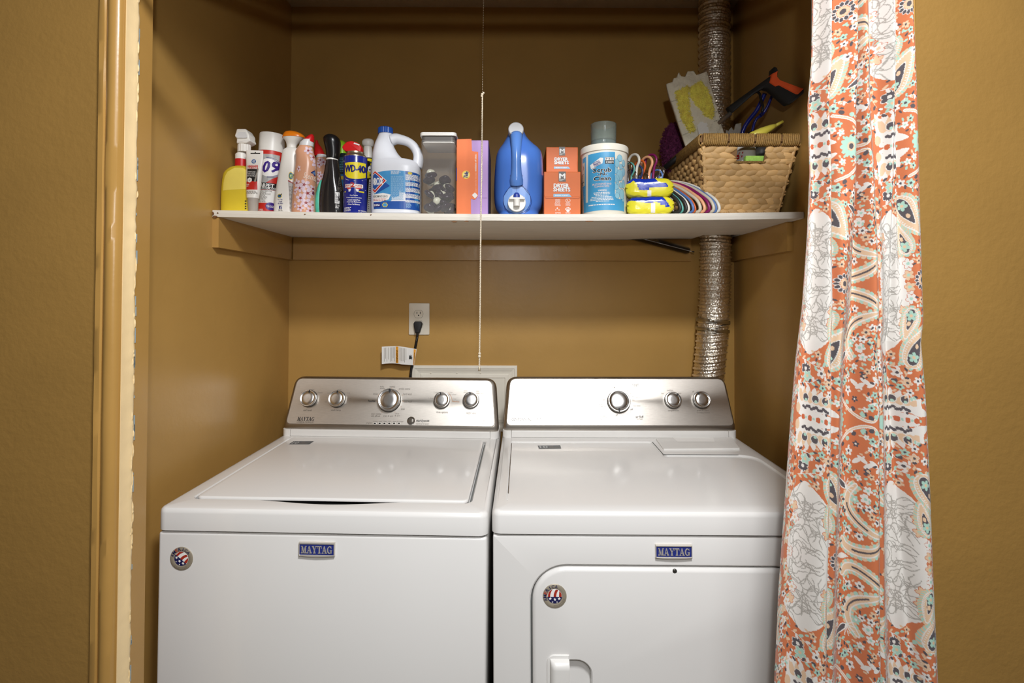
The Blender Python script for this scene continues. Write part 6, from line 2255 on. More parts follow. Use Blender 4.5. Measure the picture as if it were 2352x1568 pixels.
# reacher grabber lying across the basket
DG = 1.63
O = lambda x, y: (1500 + x / 6.533, 150 + y / 6.533)
gr = wthing('reacher_grabber', 'black and orange reacher grabber with a silver tube lying across the basket', 'grabber', 1600, 330, DG, BIN)
b = NB()
DGf = lambda px: 1.585 - (px - 1670) / 172 * .155
A, B_ = at(1679, 259, DGf(1679)), at(1500, 408, 1.70)
tube(b, [A, (A + B_) / 2, B_], .0062, 14)
tb_ = wobj('tube', b, mat('silver_tube', (206, 200, 188), 0.28, 0.9, var=0.04), gr, smooth=True)
b = NB()
A2, B2 = A + (B_ - A) * .56, A + (B_ - A) * .84
tube(b, [A2, B2], .0085, 14)
wobj('fold_joint', b, M_BLACKM, gr, smooth=True)
b = NB()
body = [O(1100, 640), O(1755, 165), O(1760, 75), O(1795, 40), O(1835, 55), O(1850, 95), O(1840, 190), O(1880, 240), O(2235, 372), O(2235, 438), O(2070, 575), O(2000, 600), O(1970, 590), O(1800, 445), O(1715, 375), O(1640, 360), O(1570, 400), O(1500, 440), O(1165, 735)]
wslab(b, body, DGf, .024, .005, .0015)
wobj('pistol_housing', b, M_BLACKM, gr, smooth=True, sharp=40)
b = NB()
og = [O(1840, 108), O(1835, 190), O(1875, 242), O(2228, 375), O(2155, 448), O(2120, 448), O(1865, 318), O(1812, 336), O(1725, 275), O(1755, 150)]
wslab(b, og, (lambda px: DGf(px) - .0035), .024, .003, .001)
wobj('orange_grip', b, mat('orange_rubber', (232, 92, 44), 0.5, var=0.05), gr, smooth=True, sharp=40)
b = NB()
tg = [O(1560, 395), O(1600, 430), O(1620, 520), O(1650, 620), O(1635, 700)]
tube(b, smooth_path([tuple(at(px, py, DGf(px))) for px, py in tg], 14), .0035, 8)
wobj('trigger', b, M_BLACK, gr, smooth=True)

# blue handled tool
M_BLT = mat('blue_gloss_plastic', (28, 38, 128), 0.22, var=0.06, coat=0.3)
bt = wthing('blue_tool', 'glossy blue double-bar tool handle standing in the basket', 'tool', 1720, 300, 1.66, BIN)
b = NB()
tube(b, smooth_path([tuple(at(1757, 214, 1.56)), tuple(at(1740, 250, 1.58)), tuple(at(1700, 322, 1.62)), (at(1690, 340, 1.65).x, 1.65, zin + .006)], 16), .0062, 10)
wobj('handle_bar', b, M_BLT, bt, smooth=True)
b = NB()
tube(b, smooth_path([tuple(at(1775, 215, 1.55)), tuple(at(1764, 242, 1.56)), tuple(at(1752, 262, 1.57)), tuple(at(1728, 300, 1.59)), (at(1705, 345, 1.61).x, 1.61, zin + .006)], 20), .0042, 10)
wobj('handle_bar', b, M_BLT, bt, smooth=True)
b = NB()
wslab(b, [(1744, 262), (1754, 252), (1760, 256), (1748, 268)], 1.57, .012, .002)
wobj('bridge', b, M_BLT, bt)

# yellow nozzle, black knob, purple fluff, things behind the hand hole
M_YN = mat('pale_yellow_plastic', (232, 218, 88), 0.35, var=0.04)
nz_ = wthing('squeeze_bottle', 'pale yellow squeeze bottle tip poking over the basket rim', 'bottle', 1760, 305, 1.51, BIN)
b = NB()
a_, c_ = at(1728, 314, 1.51), at(1783, 287, 1.51)
tube(b, [at(1715, 322, 1.52), a_, a_ + (c_ - a_) * .4, a_ + (c_ - a_) * .8, c_], [.010, .014, .013, .0085, .004], 16)
tube(b, [tuple(at(1722, 326, 1.53)), (at(1735, 335, 1.62).x, 1.62, zin + .015)], [.014, .012], 16)
wobj('bottle_body', b, M_YN, nz_, smooth=True)
b = NB()
tube(b, [at(1780, 289, 1.51), at(1798, 279, 1.51)], [.0048, .0042], 10)
wobj('nozzle_tip', b, M_YN, nz_, smooth=True)
kb = wthing('black_knob_bottle', 'round black cap of a bottle just above the basket rim', 'bottle', 1728, 318, 1.57, BIN)
b = NB()
c_ = at(1727, 313, 1.57)
loft(b, interp([(c_.z - .02, c_.x, 1.57, .019, .019), (c_.z + .002, c_.x, 1.57, .019, .019), (c_.z + .011, c_.x, 1.57, .013, .013), (c_.z + .0155, c_.x, 1.57, .003, .003)], 10), 24, 2)
wobj('domed_cap', b, M_BLACK, kb, smooth=True)
b = NB()
tube(b, [c_ + Vector((0, 0, -.018)), (c_.x, 1.57, zin)], .017, 18)
wobj('bottle_body', b, M_BLACKM, kb, smooth=True)
pf = wthing('fluffy_duster', 'purple chenille fluffy duster head behind the basket', 'duster', 1550, 345, 1.76)
b = NB()
bmesh.ops.create_icosphere(b, subdivisions=4, radius=1)
c_ = at(1551, 340, 1.75)
for v in b.verts:
    k_ = 1 + .10 * noise.noise(v.co * 3) + .09 * rf.random()
    v.co = Vector((c_.x + v.co.x * .042 * k_, 1.75 + v.co.y * .05 * k_, c_.z + v.co.z * .080 * k_ - .004))
wobj('fluff_core', b, mat('purple_fluff', (112, 46, 88), 0.9, var=0.35, vscale=120), pf)
b = NB()
for i in range(1400):
    th_, ph = rf.uniform(0, 2 * PI), math.acos(rf.uniform(-1, 1))
    d_ = Vector((math.sin(ph) * math.cos(th_), math.sin(ph) * math.sin(th_), math.cos(ph)))
    if d_.y > .3:
        continue
    p = Vector((c_.x + d_.x * .042, 1.75 + d_.y * .05, c_.z + d_.z * .080 - .004))
    tube(b, [p, p + d_ * .005 + Vector((rf.uniform(-.003, .003), 0, rf.uniform(-.003, .003))), p + d_ * .009 + Vector((rf.uniform(-.004, .004), 0, rf.uniform(-.004, .004)))], [.0013, .0012, .0006], 4, cap=False)
wobj('chenille_pile', b, MATS['purple_fluff'], pf, kind='stuff')
b = NB()
zs_ = shelf_top(c_.x) + .001
tube(b, [c_ + Vector((0, 0, -.07)), Vector((c_.x - .01, 1.76, zs_ + .012))], .012, 10)
wobj('handle', b, M_PLASTW2, pf)
# behind the hand hole
wc = wthing('white_can', 'white can with red print seen through the basket hand hole', 'can', 1712, 350, 1.535, BIN)
b = NB()
c_ = at(1712, 350, 1.535)
lathe(b, [(.026, zin), (.028, zin + .004), (.028, c_.z + .012), (.02, c_.z + .024), (.012, c_.z + .026)], 32, c_.x, 1.535)
it2 = Item.__new__(Item)
wobj('can_body', b, M_PLASTW, wc, smooth=True, sharp=40)
vv, ff = [], []
for px, py, w_, h_ in ((1698, 355, 6, 5), (1704, 350, 7, 4), (1699, 361, 5, 4), (1703, 358, 6, 5)):
    k_ = len(vv)
    for dx, dy in ((-.5, .5), (.5, .4), (.6, -.5), (-.4, -.5)):
        q_ = at(px + dx * w_, py + dy * h_, 1.51)
        x = q_.x - c_.x
        vv.append((x, q_.z))
    ff.append((k_, k_ + 1, k_ + 2, k_ + 3))
me = bpy.data.meshes.new('red_print')
me.from_pydata([(x, -math.sqrt(max(0, .0283 ** 2 - x * x)) - .0004, z - wc.location.z) for x, z in vv], [], ff)
link('red_print', me, M_REDINK, wc)
sg = wthing('green_cloth', 'lime green folded cloth visible through the basket hand hole', 'cloth', 1728, 366, 1.50, BIN)
b = NB()
q0, q1 = at(1708, 369, 1.502), at(1757, 360, 1.502)
box(b, q0.x, q1.x, 1.488, 1.504, zin, q1.z, .003)
wobj('folded_cloth', b, mat('lime_cloth', (150, 190, 84), 0.85, var=0.12, vscale=120, bump=0.5, bscale=300), sg, smooth=True, sharp=40)
db = wthing('dark_bottle', 'dark bottle shoulder visible through the basket hand hole', 'bottle', 1745, 350, 1.56, BIN)
b = NB()
c_ = at(1748, 345, 1.56)
lathe(b, [(.026, zin), (.026, c_.z - .005), (.018, c_.z + .012), (.012, c_.z + .016)], 28, c_.x, 1.56)
wobj('bottle_body', b, mat('dark_grey_bottle', (60, 58, 58), 0.3), db, smooth=True, sharp=50)


# ================================================================== wall things, duct, cord, curtain
# ---- black tube brush hooked behind the shelf edge
br = wthing('tube_brush', 'black twisted-wire tube brush hanging under the shelf', 'brush', 1520, 560, 1.90)
a_, c_ = at(1445, 540, 1.92), at(1592, 578, 1.895)
b = NB()
tube(b, [a_ + (c_ - a_) * (i / 30) for i in range(31)], [.0013] * 29 + [.002, .002], 6)
wobj('twisted_wire', b, M_CHROME, br, smooth=True)
b = NB()
rb_ = random.Random(2)
ax = (c_ - a_).normalized()
s_ = ax.cross(Vector((0, 1, 0))).normalized()
o_ = ax.cross(s_)
for i in range(520):
    t_ = i / 520 * .95
    p = a_ + (c_ - a_) * t_
    for k_ in range(2):
        an = i * 0.9 + PI * k_
        d_ = (s_ * math.cos(an) + o_ * math.sin(an))
        rl = .0155 * rb_.uniform(.85, 1.05) * (1 if t_ < .9 else (1 - (t_ - .9) * 8))
        e_ = p + d_ * rl
        if e_.y > DB - .0195 or e_.z > shelf_top(e_.x) - TS - .001:
            continue
        tube(b, [p, e_], [.0005, .0004], 3, cap=False)
wobj('bristles', b, M_BLACK, br, kind='stuff')
b = NB()
q_ = c_ + ax * .004
tube(b, [c_ - ax * .004, q_], .0022, 8)
wobj('tip', b, M_BLACK, br)

# ---- outlet with plug, cord and warning tag
ol = wthing('wall_outlet', 'ivory duplex outlet plate on the back wall above the washer', 'outlet', 962, 732, DB - .0005)
P6 = lambda x, z, h_: (x, DB - h_, z)
b = NB()
p0, p1 = wp(938.5, 769, DB - .006), wp(986.5, 696, DB - .006)
slab(b, rrect(p0[0], p1[0], p0[1], p1[1], .004, 4), .0, .0062, .003, P6)
wobj('cover_plate', b, M_PLATE, ol, smooth=True, sharp=40)
for py in (721, 745):
    c_ = wp(961.5, py, DB - .006)
    b = NB()
    pts = [(c_[0] + .0165 * math.cos(a), c_[1] + .0165 * math.sin(a)) for a in [2 * PI * i / 32 for i in range(32)]]
    pts = [(x, max(c_[1] - .0138, min(c_[1] + .0138, z))) for x, z in pts]
    pts = [p for i, p in enumerate(pts) if (Vector(p) - Vector(pts[i - 1])).length > 1e-5]
    slab(b, inset(pts, -.0008), .005, .00635, .0001, P6)
    wobj('socket_seam', b, M_INKGREY, ol)
    b = NB()
    slab(b, pts, .005, .0068, .0005, P6)
    so = wobj('socket_face', b, M_PLATE, ol)
    for dx in (-.0062, .0062):
        b = NB()
        box(b, c_[0] + dx - .0011, c_[0] + dx + .0011, DB - .0071, DB - .0066, c_[1] + .0005, c_[1] + .0085)
        bmesh.ops.translate(b, verts=b.verts[:], vec=-Vector(ol.location))
        obj('slot', b, M_DARKGAP, so)
    b = NB()
    slab(b, [(c_[0] - .0024, c_[1] - .0065), (c_[0] + .0024, c_[1] - .0065), (c_[0] + .0024, c_[1] - .004), (c_[0], c_[1] - .0018), (c_[0] - .0024, c_[1] - .004)], .0066, .0071, .0001, P6)
    bmesh.ops.translate(b, verts=b.verts[:], vec=-Vector(ol.location))
    obj('ground_hole', b, M_DARKGAP, so)
b = NB()
c_ = wp(962, 733, DB - .006)
slab(b, circ(c_[0], c_[1], .002, 12), .006, .0068, .0004, P6)
wobj('screw', b, M_PLATE, ol)

pc = wthing('power_cord', 'black power cord and plug running down behind the washer', 'cord', 958, 750, DB - .01)
b = NB()
P7 = lambda y0: (lambda x, z, h_: (x, y0 - h_, z))
pl = [wp(px, py, DB - .02) for px, py in ((954, 764), (964, 764), (970, 744), (966, 738), (953, 738), (950, 743))]
slab(b, rpoly(pl, .002, 3), .0075, .028, .003, P6)
wobj('plug', b, M_BLACKM, pc, smooth=True, sharp=40)
b = NB()
yc = DB - .018
pth = [(*wp(px, py, yc), ) for px, py in ((959, 760), (958.5, 772), (957, 784), (953.5, 800), (950, 820), (946, 840), (943.5, 862), (942, 900))]
tube(b, smooth_path([(x, yc - .004 * (i % 2 == 0), z) for i, (x, z) in enumerate(pth)], 40), .0047, 10)
wobj('cable', b, M_BLACK, pc, smooth=True)
tg_ = wthing('warning_tag', 'white folded warning tag with orange stripes on the power cord', 'tag', 920, 815, yc - .006)
M_TAG = mat('tag_paper', (232, 230, 226), 0.6, var=0.03)
M_TAGO = mat('tag_orange', (232, 160, 48), 0.5)
NU = 24
yt = yc - .0125


def tagpt(u, v, lift=0.0):
    """u 0..1 left to right, v 0..1 bottom to top."""
    px = 877 + 80 * u
    top_ = 796 + (-1.5 * math.sin(u * PI * 1.2)) + (4.5 * max(0, u - .45) / .55)
    bot_ = 836 + (-3 * math.sin(min(1, u / .55) * PI) * .6) + (3.0 * max(0, u - .5) / .5)
    if u > .9:
        px -= (1 - v) * 60 * (u - .9)
    py = bot_ + (top_ - bot_) * v
    wave = .006 * math.sin(u * 7.5) - .010 * (1 - u)
    q_ = at(px, py, yt + wave - lift)
    return Vector((q_.x, q_.y, q_.z)) - Vector(tg_.location)


b = NB()
gv = [[b.verts.new(tagpt(i / NU, j / 6)) for j in range(7)] for i in range(NU + 1)]
gb = [[b.verts.new(tagpt(i / NU, j / 6, -.0006)) for j in range(7)] for i in range(NU + 1)]
for i in range(NU):
    for j in range(6):
        b.faces.new((gv[i][j], gv[i + 1][j], gv[i + 1][j + 1], gv[i][j + 1]))
        b.faces.new((gb[i][j], gb[i][j + 1], gb[i + 1][j + 1], gb[i + 1][j]))
obj('paper', b, M_TAG, tg_, smooth=True)


def tagrect(name, u0_, v0_, u1_, v1_, mt_, lift=.0005, n_=3):
    b_ = NB()
    g_ = [[b_.verts.new(tagpt(u0_ + (u1_ - u0_) * i / n_, v0_ + (v1_ - v0_) * j / 2, lift)) for j in range(3)] for i in range(n_ + 1)]
    for i in range(n_):
        for j in range(2):
            b_.faces.new((g_[i][j], g_[i + 1][j], g_[i + 1][j + 1], g_[i][j + 1]))
    return obj(name, b_, mt_, tg_)


tagrect('orange_stripe', .40, .04, .475, .97, M_TAGO)
tagrect('orange_stripe', .915, .02, .985, .97, M_TAGO)
def tagtext(s, u0_, v0_, u1_, v1_, mt_):
    vv_, ff_ = text2d(s, .02)
    vv_ = fit(vv_, 0, 0, 1, 1)
    vv_ = [(u0_ + (u1_ - u0_) * y, v1_ + (v0_ - v1_) * x) for x, y in vv_]
    me_ = bpy.data.meshes.new('tag_print')
    me_.from_pydata([tuple(tagpt(u, v, .0009)) for u, v in vv_], [], ff_)
    return link('tag_print', me_, mt_, tg_)
tagtext('WARNING', .415, .08, .46, .78, M_INK)
tagtext('WARNING', .93, .1, .965, .78, M_INK)
rt = random.Random(8)
b = NB()
for u in (.06, .10, .14, .18, .24, .28, .32, .36, .51, .545, .58, .615, .65, .69):
    v0_ = rt.uniform(.08, .3)
    g_ = [b.verts.new(tagpt(u + du, v, .0007)) for du, v in ((0, v0_), (.012, v0_), (.012, .93), (0, .93))]
    b.faces.new(g_)
obj('fine_print', b, M_INKSOFT, tg_, kind='stuff')
b = NB()
for uu, vv_, w_, h_ in ((.80, .45, .02, .14), (.835, .5, .018, .12), (.86, .42, .012, .1), (.82, .40, .03, .05)):
    g_ = [b.verts.new(tagpt(uu + dx * w_, vv_ + dy * h_, .0008)) for dx, dy in ((-1, -.6), (.6, -1), (1, .5), (-.5, 1))]
    b.faces.new(g_)
obj('plug_picture', b, M_INK, tg_, kind='stuff')

# ---- white recessed supply box frame behind the machines
sv = wthing('supply_box_frame', 'white recessed supply box frame on the wall behind the machines', 'wall box', 1067, 880, DB - .0005)
p0, p1 = wp(945.5, 990, DB - .004), wp(1188, 839.5, DB - .004)
b = NB()
steps_ = [(0, .0), (0, .006), (.0015, .008), (.010, .0085), (.012, .006), (.014, .006), (.022, .0035), (.030, .0025), (.032, .004), (.044, .0048), (.046, .002)]
def ringat(d_, h_):
    return [(p0[0] + d_, DB - h_, p0[1] + d_), (p1[0] - d_, DB - h_, p0[1] + d_), (p1[0] - d_, DB - h_, p1[1] - d_), (p0[0] + d_, DB - h_, p1[1] - d_)]
loops(b, [ringat(d_, h_) for d_, h_ in steps_], True, True, True)
wobj('moulded_frame', b, mat('frame_white', (228, 222, 208), 0.4, var=0.02), sv)
for px in (990, 1050, 1104):
    b = NB()
    c_ = wp(px, 856, DB)
    slab(b, circ(c_[0], c_[1], .0022, 10), .0025, .0060, .0008, P6)
    wobj('screw', b, M_PLATE, sv)

# ---- pull cord
DCD = 1.30
pcd = wthing('pull_cord', 'long cotton pull cord on a bead chain hanging before the shelf', 'pull cord', 1106, 500, DCD)
b = NB()
t0_, t1_ = at(1110.5, 0, DCD), at(1108, 214, DCD)
dirv = (t0_ - t1_)
topz = ZC - .001
n_ = int((topz - t1_.z) / .0042)
for i in range(n_):
    z = t1_.z + .0042 * i
    x = t1_.x + dirv.x / dirv.z * (z - t1_.z)
    bmesh.ops.create_icosphere(b, subdivisions=1, radius=.00135, matrix=Matrix.Translation((x, DCD, z)))
wobj('bead_chain', b, M_BRASS, pcd, smooth=True)
b = NB()
t2_ = at(1101, 846, DCD)
N = 900
for ph in (0, PI):
    pth = []
    for i in range(N + 1):
        t_ = i / N
        p = t1_ + (t2_ - t1_) * t_
        sw = .0016 * math.sin(t_ * 9) * t_ * (1 - t_)
        a = t_ * (t1_.z - t2_.z) / .0042 * PI + ph
        pth.append(p + Vector((.00085 * math.cos(a) + sw, .00085 * math.sin(a), 0)))
    tube(b, pth, .00125, 5)
wobj('twisted_cord', b, M_CORD, pcd, smooth=True)
b = NB()
for px, py, r in ((1107.5, 217, .0036), (1110.5, 213.5, .0026), (1106, 220.5, .0024), (1101.5, 812, .0036), (1101.2, 818, .0038)):
    bmesh.ops.create_icosphere(b, subdivisions=2, radius=r, matrix=Matrix.Translation(at(px, py, DCD)))
wobj('knot', b, M_CORD, pcd, smooth=True)
b = NB()
c_ = at(1101, 848, DCD)
lathe(b, [(.0012, .006), (.002, .004), (.0026, .0), (.0034, -.004), (.0028, -.004)], 16, c_.x, DCD, c_.z)
wobj('bell_end', b, M_BRASS, pcd, smooth=True)

# ---- foil duct with clamps
DD_ = 1.888
ctr = [(1622, 900), (1627, 862), (1633, 800), (1637, 750), (1641, 690), (1643, 640), (1643.5, 560), (1642.5, 480), (1641.5, 300), (1641, 100), (1640.5, 5), (1640, -40)]
path = [at(px, py, DD_) for px, py in ctr]
path[-1].z = ZC - .001
path.insert(0, Vector((path[0].x - .012, DD_ - .01, .93)))
keys = [(p.z, p.x, p.y) for p in path]


def duct_c(z):
    for i in range(len(keys) - 1):
        if keys[i][0] <= z <= keys[i + 1][0]:
            t_ = (z - keys[i][0]) / (keys[i + 1][0] - keys[i][0])
            t_ = t_
            return keys[i][1] + (keys[i + 1][1] - keys[i][1]) * t_, keys[i][2] + (keys[i + 1][2] - keys[i][2]) * t_
    return keys[-1][1], keys[-1][2]


dt = thing('dryer_duct', 'crinkled silver foil dryer duct rising beside the right wall', 'duct', (duct_c(.93)[0], DD_, .93))
pitch = .0243
rd = random.Random(12)
NA = 110
z, zl_ = .93, ZC - .001
nrow = int((zl_ - z) / pitch * 12)
rng = np.random.default_rng(3)
ang = np.linspace(0, 2 * PI, NA, endpoint=False)
verts = []
zcl = at(1637, 752, DD_).z
for i in range(nrow + 1):
    zz_ = z + (zl_ - z) * i / nrow
    cx_, cy_ = duct_c(zz_)
    slope = -.12 if zz_ < 1.30 else (.0 if zz_ < 1.55 else .08)
    for k_ in range(NA):
        a = ang[k_]
        zr = zz_ + slope * .055 * math.cos(a)
        ph = ((zr / pitch) + .0) % 1.0
        rib = math.exp(-((ph - .5) / .10) ** 2)
        cr = noise.noise(Vector((a * 5.5, zr * 210, 1.0))) * .0015 + noise.noise(Vector((a * 14, zr * 420, 7.0))) * .0014
        dip = -.0022 * math.sin(PI * abs(ph - .5) * 2)
        r_ = .0518 + rib * .0044 + (1 - rib) * (cr + dip)
        verts.append((cx_ + r_ * math.cos(a) - dt.location.x, cy_ + r_ * math.sin(a) - dt.location.y, zz_ - dt.location.z))
faces = [(i * NA + k_, i * NA + (k_ + 1) % NA, (i + 1) * NA + (k_ + 1) % NA, (i + 1) * NA + k_) for i in range(nrow) for k_ in range(NA)]
me = bpy.data.meshes.new('foil_hose')
me.from_pydata(verts, [], faces)
link('foil_hose', me, M_FOIL, dt, smooth=True)
for py, hgt in ((737, .014), (757, .012)):
    c0_ = at(1636, py, DD_)
    cx_, cy_ = duct_c(c0_.z)
    b = NB()
    n_ = 48
    rings = []
    for r_, h_ in ((.0535, -hgt / 2), (.0565, -hgt / 2), (.0572, -hgt / 4), (.0572, hgt / 4), (.0565, hgt / 2), (.0535, hgt / 2)):
        rings.append([(cx_ + r_ * math.cos(a), cy_ + r_ * math.sin(a), c0_.z + h_ - .10 * r_ * math.cos(a)) for a in [2 * PI * i / n_ for i in range(n_)]])
    loops(b, rings, True, False, False)
    bmesh.ops.translate(b, verts=b.verts[:], vec=-Vector(dt.location))
    cl = obj('hose_clamp', b, M_GALV, dt, smooth=True, sharp=40)
    b = NB()
    sx = cx_ - .030
    tube(b, [(sx - .008, cy_ - .0525, c0_.z + .004), (sx + .012, cy_ - .0575, c0_.z + .002)], .0034, 10)
    bmesh.ops.translate(b, verts=b.verts[:], vec=-Vector(dt.location))
    obj('clamp_screw', b, M_GALV, cl, smooth=True)

# ---- small lumps and scratches of paint on the walls
def dab(name, px, py, n_, D, r, par):
    pass


# ---- curtain on its rod
DR = 0.880
ZR = 2.0
bm = NB()
tube(bm, [(-.80, DR, ZR), (0, DR, ZR), (.80, DR, ZR)], .0125, 16)
rod = tag(obj('curtain_rod', bm, mat('rod_white', (210, 204, 192), 0.4), smooth=True, sharp=60), 'round curtain rod across the top of the closet opening', 'curtain rod')


def paint_tile():
    """Printed cloth: one half-repeat, mirrored top to bottom when sampled. Returns sRGB floats, 0.4 mm cells."""
    s_ = 2500.0                                # cells per metre
    TU, TV = 0.245, 0.227
    Wc, Hc = int(TU * s_), int(TV * s_)
    OR, WH, PE, MI, DK, RD, GY = [np.array(c, float) / 255 for c in ((178, 98, 57), (200, 196, 190), (196, 166, 136), (148, 182, 167), (70, 64, 68), (172, 84, 46), (150, 146, 139))]
    img = np.empty((Hc, Wc, 3))
    img[:] = OR
    gy, gx = np.mgrid[0:Hc, 0:Wc]
    gx = (gx + .5) / s_
    gy = (gy + .5) / s_
    rg = random.Random(31)

    def put(cx, cy, R_, fn, col):
        for wx in (-TU, 0, TU):
            x0_, x1_ = int((cx + wx - R_) * s_) - 1, int((cx + wx + R_) * s_) + 2
            y0_, y1_ = int((cy - R_) * s_) - 1, int((cy + R_) * s_) + 2
            x0_, x1_, y0_, y1_ = max(0, x0_), min(Wc, x1_), max(0, y0_), min(Hc, y1_)
            if x0_ >= x1_ or y0_ >= y1_:
                continue
            X = gx[y0_:y1_, x0_:x1_] - cx - wx
            Y = gy[y0_:y1_, x0_:x1_] - cy
            m_ = fn(X, Y)
            img[y0_:y1_, x0_:x1_][m_] = col

    def ell(cx, cy, rx, ry, a, col):
        ca, sa = math.cos(a), math.sin(a)
        put(cx, cy, max(rx, ry), lambda X, Y: ((X * ca + Y * sa) / rx) ** 2 + ((-X * sa + Y * ca) / ry) ** 2 < 1, col)

    def line(pts, w_, col):
        for (xa, ya), (xb, yb) in zip(pts[:-1], pts[1:]):
            L_ = math.hypot(xb - xa, yb - ya)
            if L_ < 1e-9:
                continue
            ux, uy = (xb - xa) / L_, (yb - ya) / L_
            put(xa, ya, L_ + w_, lambda X, Y: (np.hypot(X - ux * np.clip(X * ux + Y * uy, 0, L_), Y - uy * np.clip(X * ux + Y * uy, 0, L_)) < w_ / 2), col)

    def curve(pts, n_=24):
        return [(q[0], q[1]) for q in interp(pts, n_)]

    def drop(cx, cy, ln, wd_, a, col, bend=0.0):
        ca, sa = math.cos(a), math.sin(a)

        def fn(X, Y):
            u = (X * ca + Y * sa) / ln + .35
            v = (-X * sa + Y * ca) / wd_ - bend * (u - .35) ** 2 * np.sign(u - .35)
            w_ = np.sqrt(np.clip(u, 0, 1)) * np.sqrt(np.clip(1 - u, 0, 1)) * 2 * (1.25 - .75 * u)
            return (u > 0) & (u < 1) & (np.abs(v) < w_ * .5)
        put(cx, cy, ln * 1.1 + wd_, fn, col)

    def flower(cx, cy, r, pc_, cc, n_=5, edge=None):
        a0 = rg.random() * 6
        if edge is not None:
            for k in range(n_):
                a = a0 + 2 * PI * k / n_
                ell(cx + r * .6 * math.cos(a), cy + r * .6 * math.sin(a), r * .52, r * .42, a, edge)
        for k in range(n_):
            a = a0 + 2 * PI * k / n_
            ell(cx + r * .6 * math.cos(a), cy + r * .6 * math.sin(a), r * .44, r * .34, a, pc_)
        ell(cx, cy, r * .3, r * .3, 0, cc)

    def leafed(pts, n_, cols, r, stem):
        c_ = curve(pts, 20)
        line(c_, .0012, stem)
        for k in range(n_):
            t_ = (k + .7) / n_ * 19
            j = int(t_)
            p, q = c_[j], c_[j + 1]
            a = math.atan2(q[1] - p[1], q[0] - p[0])
            sd = 1 if k % 2 else -1
            b_ = a + sd * .9
            ell(p[0] + r * 1.0 * math.cos(b_), p[1] + r * 1.0 * math.sin(b_), r, r * .52, b_, cols[k % len(cols)])

    # white ground with pale line drawing around the first mirror axis
    for i in range(26):
        a = i / 25
        hw_ = .036 + .010 * math.sin(a * 9) - .030 * max(0, a - .75) / .25
        ell(.018 + .006 * math.sin(a * 5), a * .110, hw_, .012, 0, WH)
    for i in range(46):
        x, y = rg.uniform(-.014, .05), rg.uniform(0, .105)
        pts = [(x, y)]
        th_ = rg.uniform(0, 6)
        for k in range(7):
            th_ += rg.uniform(-.9, .9)
            pts.append((pts[-1][0] + .006 * math.cos(th_), pts[-1][1] + .006 * math.sin(th_)))
        pts = [(min(.05, max(-.016, px)), py) for px, py in pts]
        line(curve(pts, 20), .0014, GY)
    for i in range(4):
        y = .012 + .026 * i
        line(curve([(-.012, y), (.004, y + .010), (.018, y - .004), (.034, y + .008), (.046, y)], 24), .0015, GY)
    # russet outlines and peach flowers at its edge
    for i in range(14):
        a = i / 13
        sd = 1 if i % 2 else -1
        x = .018 + sd * (.036 + .010 * math.sin(a * 9)) + rg.uniform(-.004, .004)
        y = a * .125
        flower(x, y, .0085, PE if i % 3 else WH, MI if i % 2 else PE, 5, RD)
    # ---- large teardrop paisley with dark core, ringed by mint scallops
    def paisley(cx, cy, ln, wd_, a, bend):
        ca, sa = math.cos(a), math.sin(a)
        for k in range(26):
            u = k / 25
            w_ = math.sqrt(max(0, u * (1 - u))) * 2 * (1.25 - .75 * u) * .5
            for sd in (-1, 1):
                v = sd * (w_ + .06) + bend * (u - .35) ** 2 * (1 if u > .35 else -1)
                X, Y = (u - .35) * ln, v * wd_
                ell(cx + X * ca - Y * sa, cy + X * sa + Y * ca, .0042, .0036, a, MI if (k + (sd > 0)) % 2 else PE)
        drop(cx, cy, ln * 1.02, wd_ * 1.02, a, WH, bend)
        drop(cx, cy, ln * .95, wd_ * .92, a, PE, bend)
        drop(cx - .004 * ca, cy - .004 * sa, ln * .70, wd_ * .56, a, WH, bend)
        drop(cx - .004 * ca, cy - .004 * sa, ln * .66, wd_ * .50, a, DK, bend)
        flower(cx - ln * .1 * ca, cy - ln * .1 * sa, .0085, MI, PE, 5)
        ell(cx + ln * .16 * ca, cy + ln * .16 * sa, .004, .003, a, PE)
        for k in range(16):
            u = .1 + .8 * k / 15
            w_ = math.sqrt(max(0, u * (1 - u))) * 2 * (1.25 - .75 * u) * .5 * .78
            for sd in (-1, 1):
                v = sd * w_ + bend * (u - .35) ** 2 * (1 if u > .35 else -1)
                X, Y = (u - .35) * ln, v * wd_
                ell(cx + X * ca - Y * sa, cy + X * sa + Y * ca, .0009, .0016, a, WH)
    paisley(.066, .118, .074, .040, -1.15, .35)
    paisley(.060, .062, .052, .026, 1.9, -.3)
    # ---- scrolled crescent bands
    def crescent(pts, w_):
        c_ = curve(pts, 40)
        for k in range(0, 40, 2):
            p, q = c_[k], c_[k + 1]
            a = math.atan2(q[1] - p[1], q[0] - p[0])
            t_ = math.sin(PI * min(1, (k + 4) / 44)) ** .6
            for sd in (-1, 1):
                o_ = sd * (w_ * t_ * .5 + .0028)
                ell(p[0] - o_ * math.sin(a), p[1] + o_ * math.cos(a), .0036, .0032, a, MI if (k // 2 + (sd > 0)) % 2 else PE)
        for k in range(40):
            t_ = math.sin(PI * min(1, (k + 4) / 44)) ** .6
            line(c_[k:k + 2], w_ * t_ + .002, WH)
        for k in range(40):
            t_ = math.sin(PI * min(1, (k + 4) / 44)) ** .6
            line(c_[k:k + 2], max(.001, w_ * t_ - .0022), PE)
        for k in range(14, 30):
            line(c_[k:k + 2], w_ * .22, DK)
    crescent([(.120, .030), (.128, .018), (.146, .014), (.168, .020), (.190, .034), (.205, .052)], .013)
    crescent([(.148, .122), (.134, .104), (.132, .084), (.146, .066), (.170, .052), (.196, .046)], .012)
    crescent([(.205, .150), (.196, .128), (.200, .108), (.214, .094)], .010)
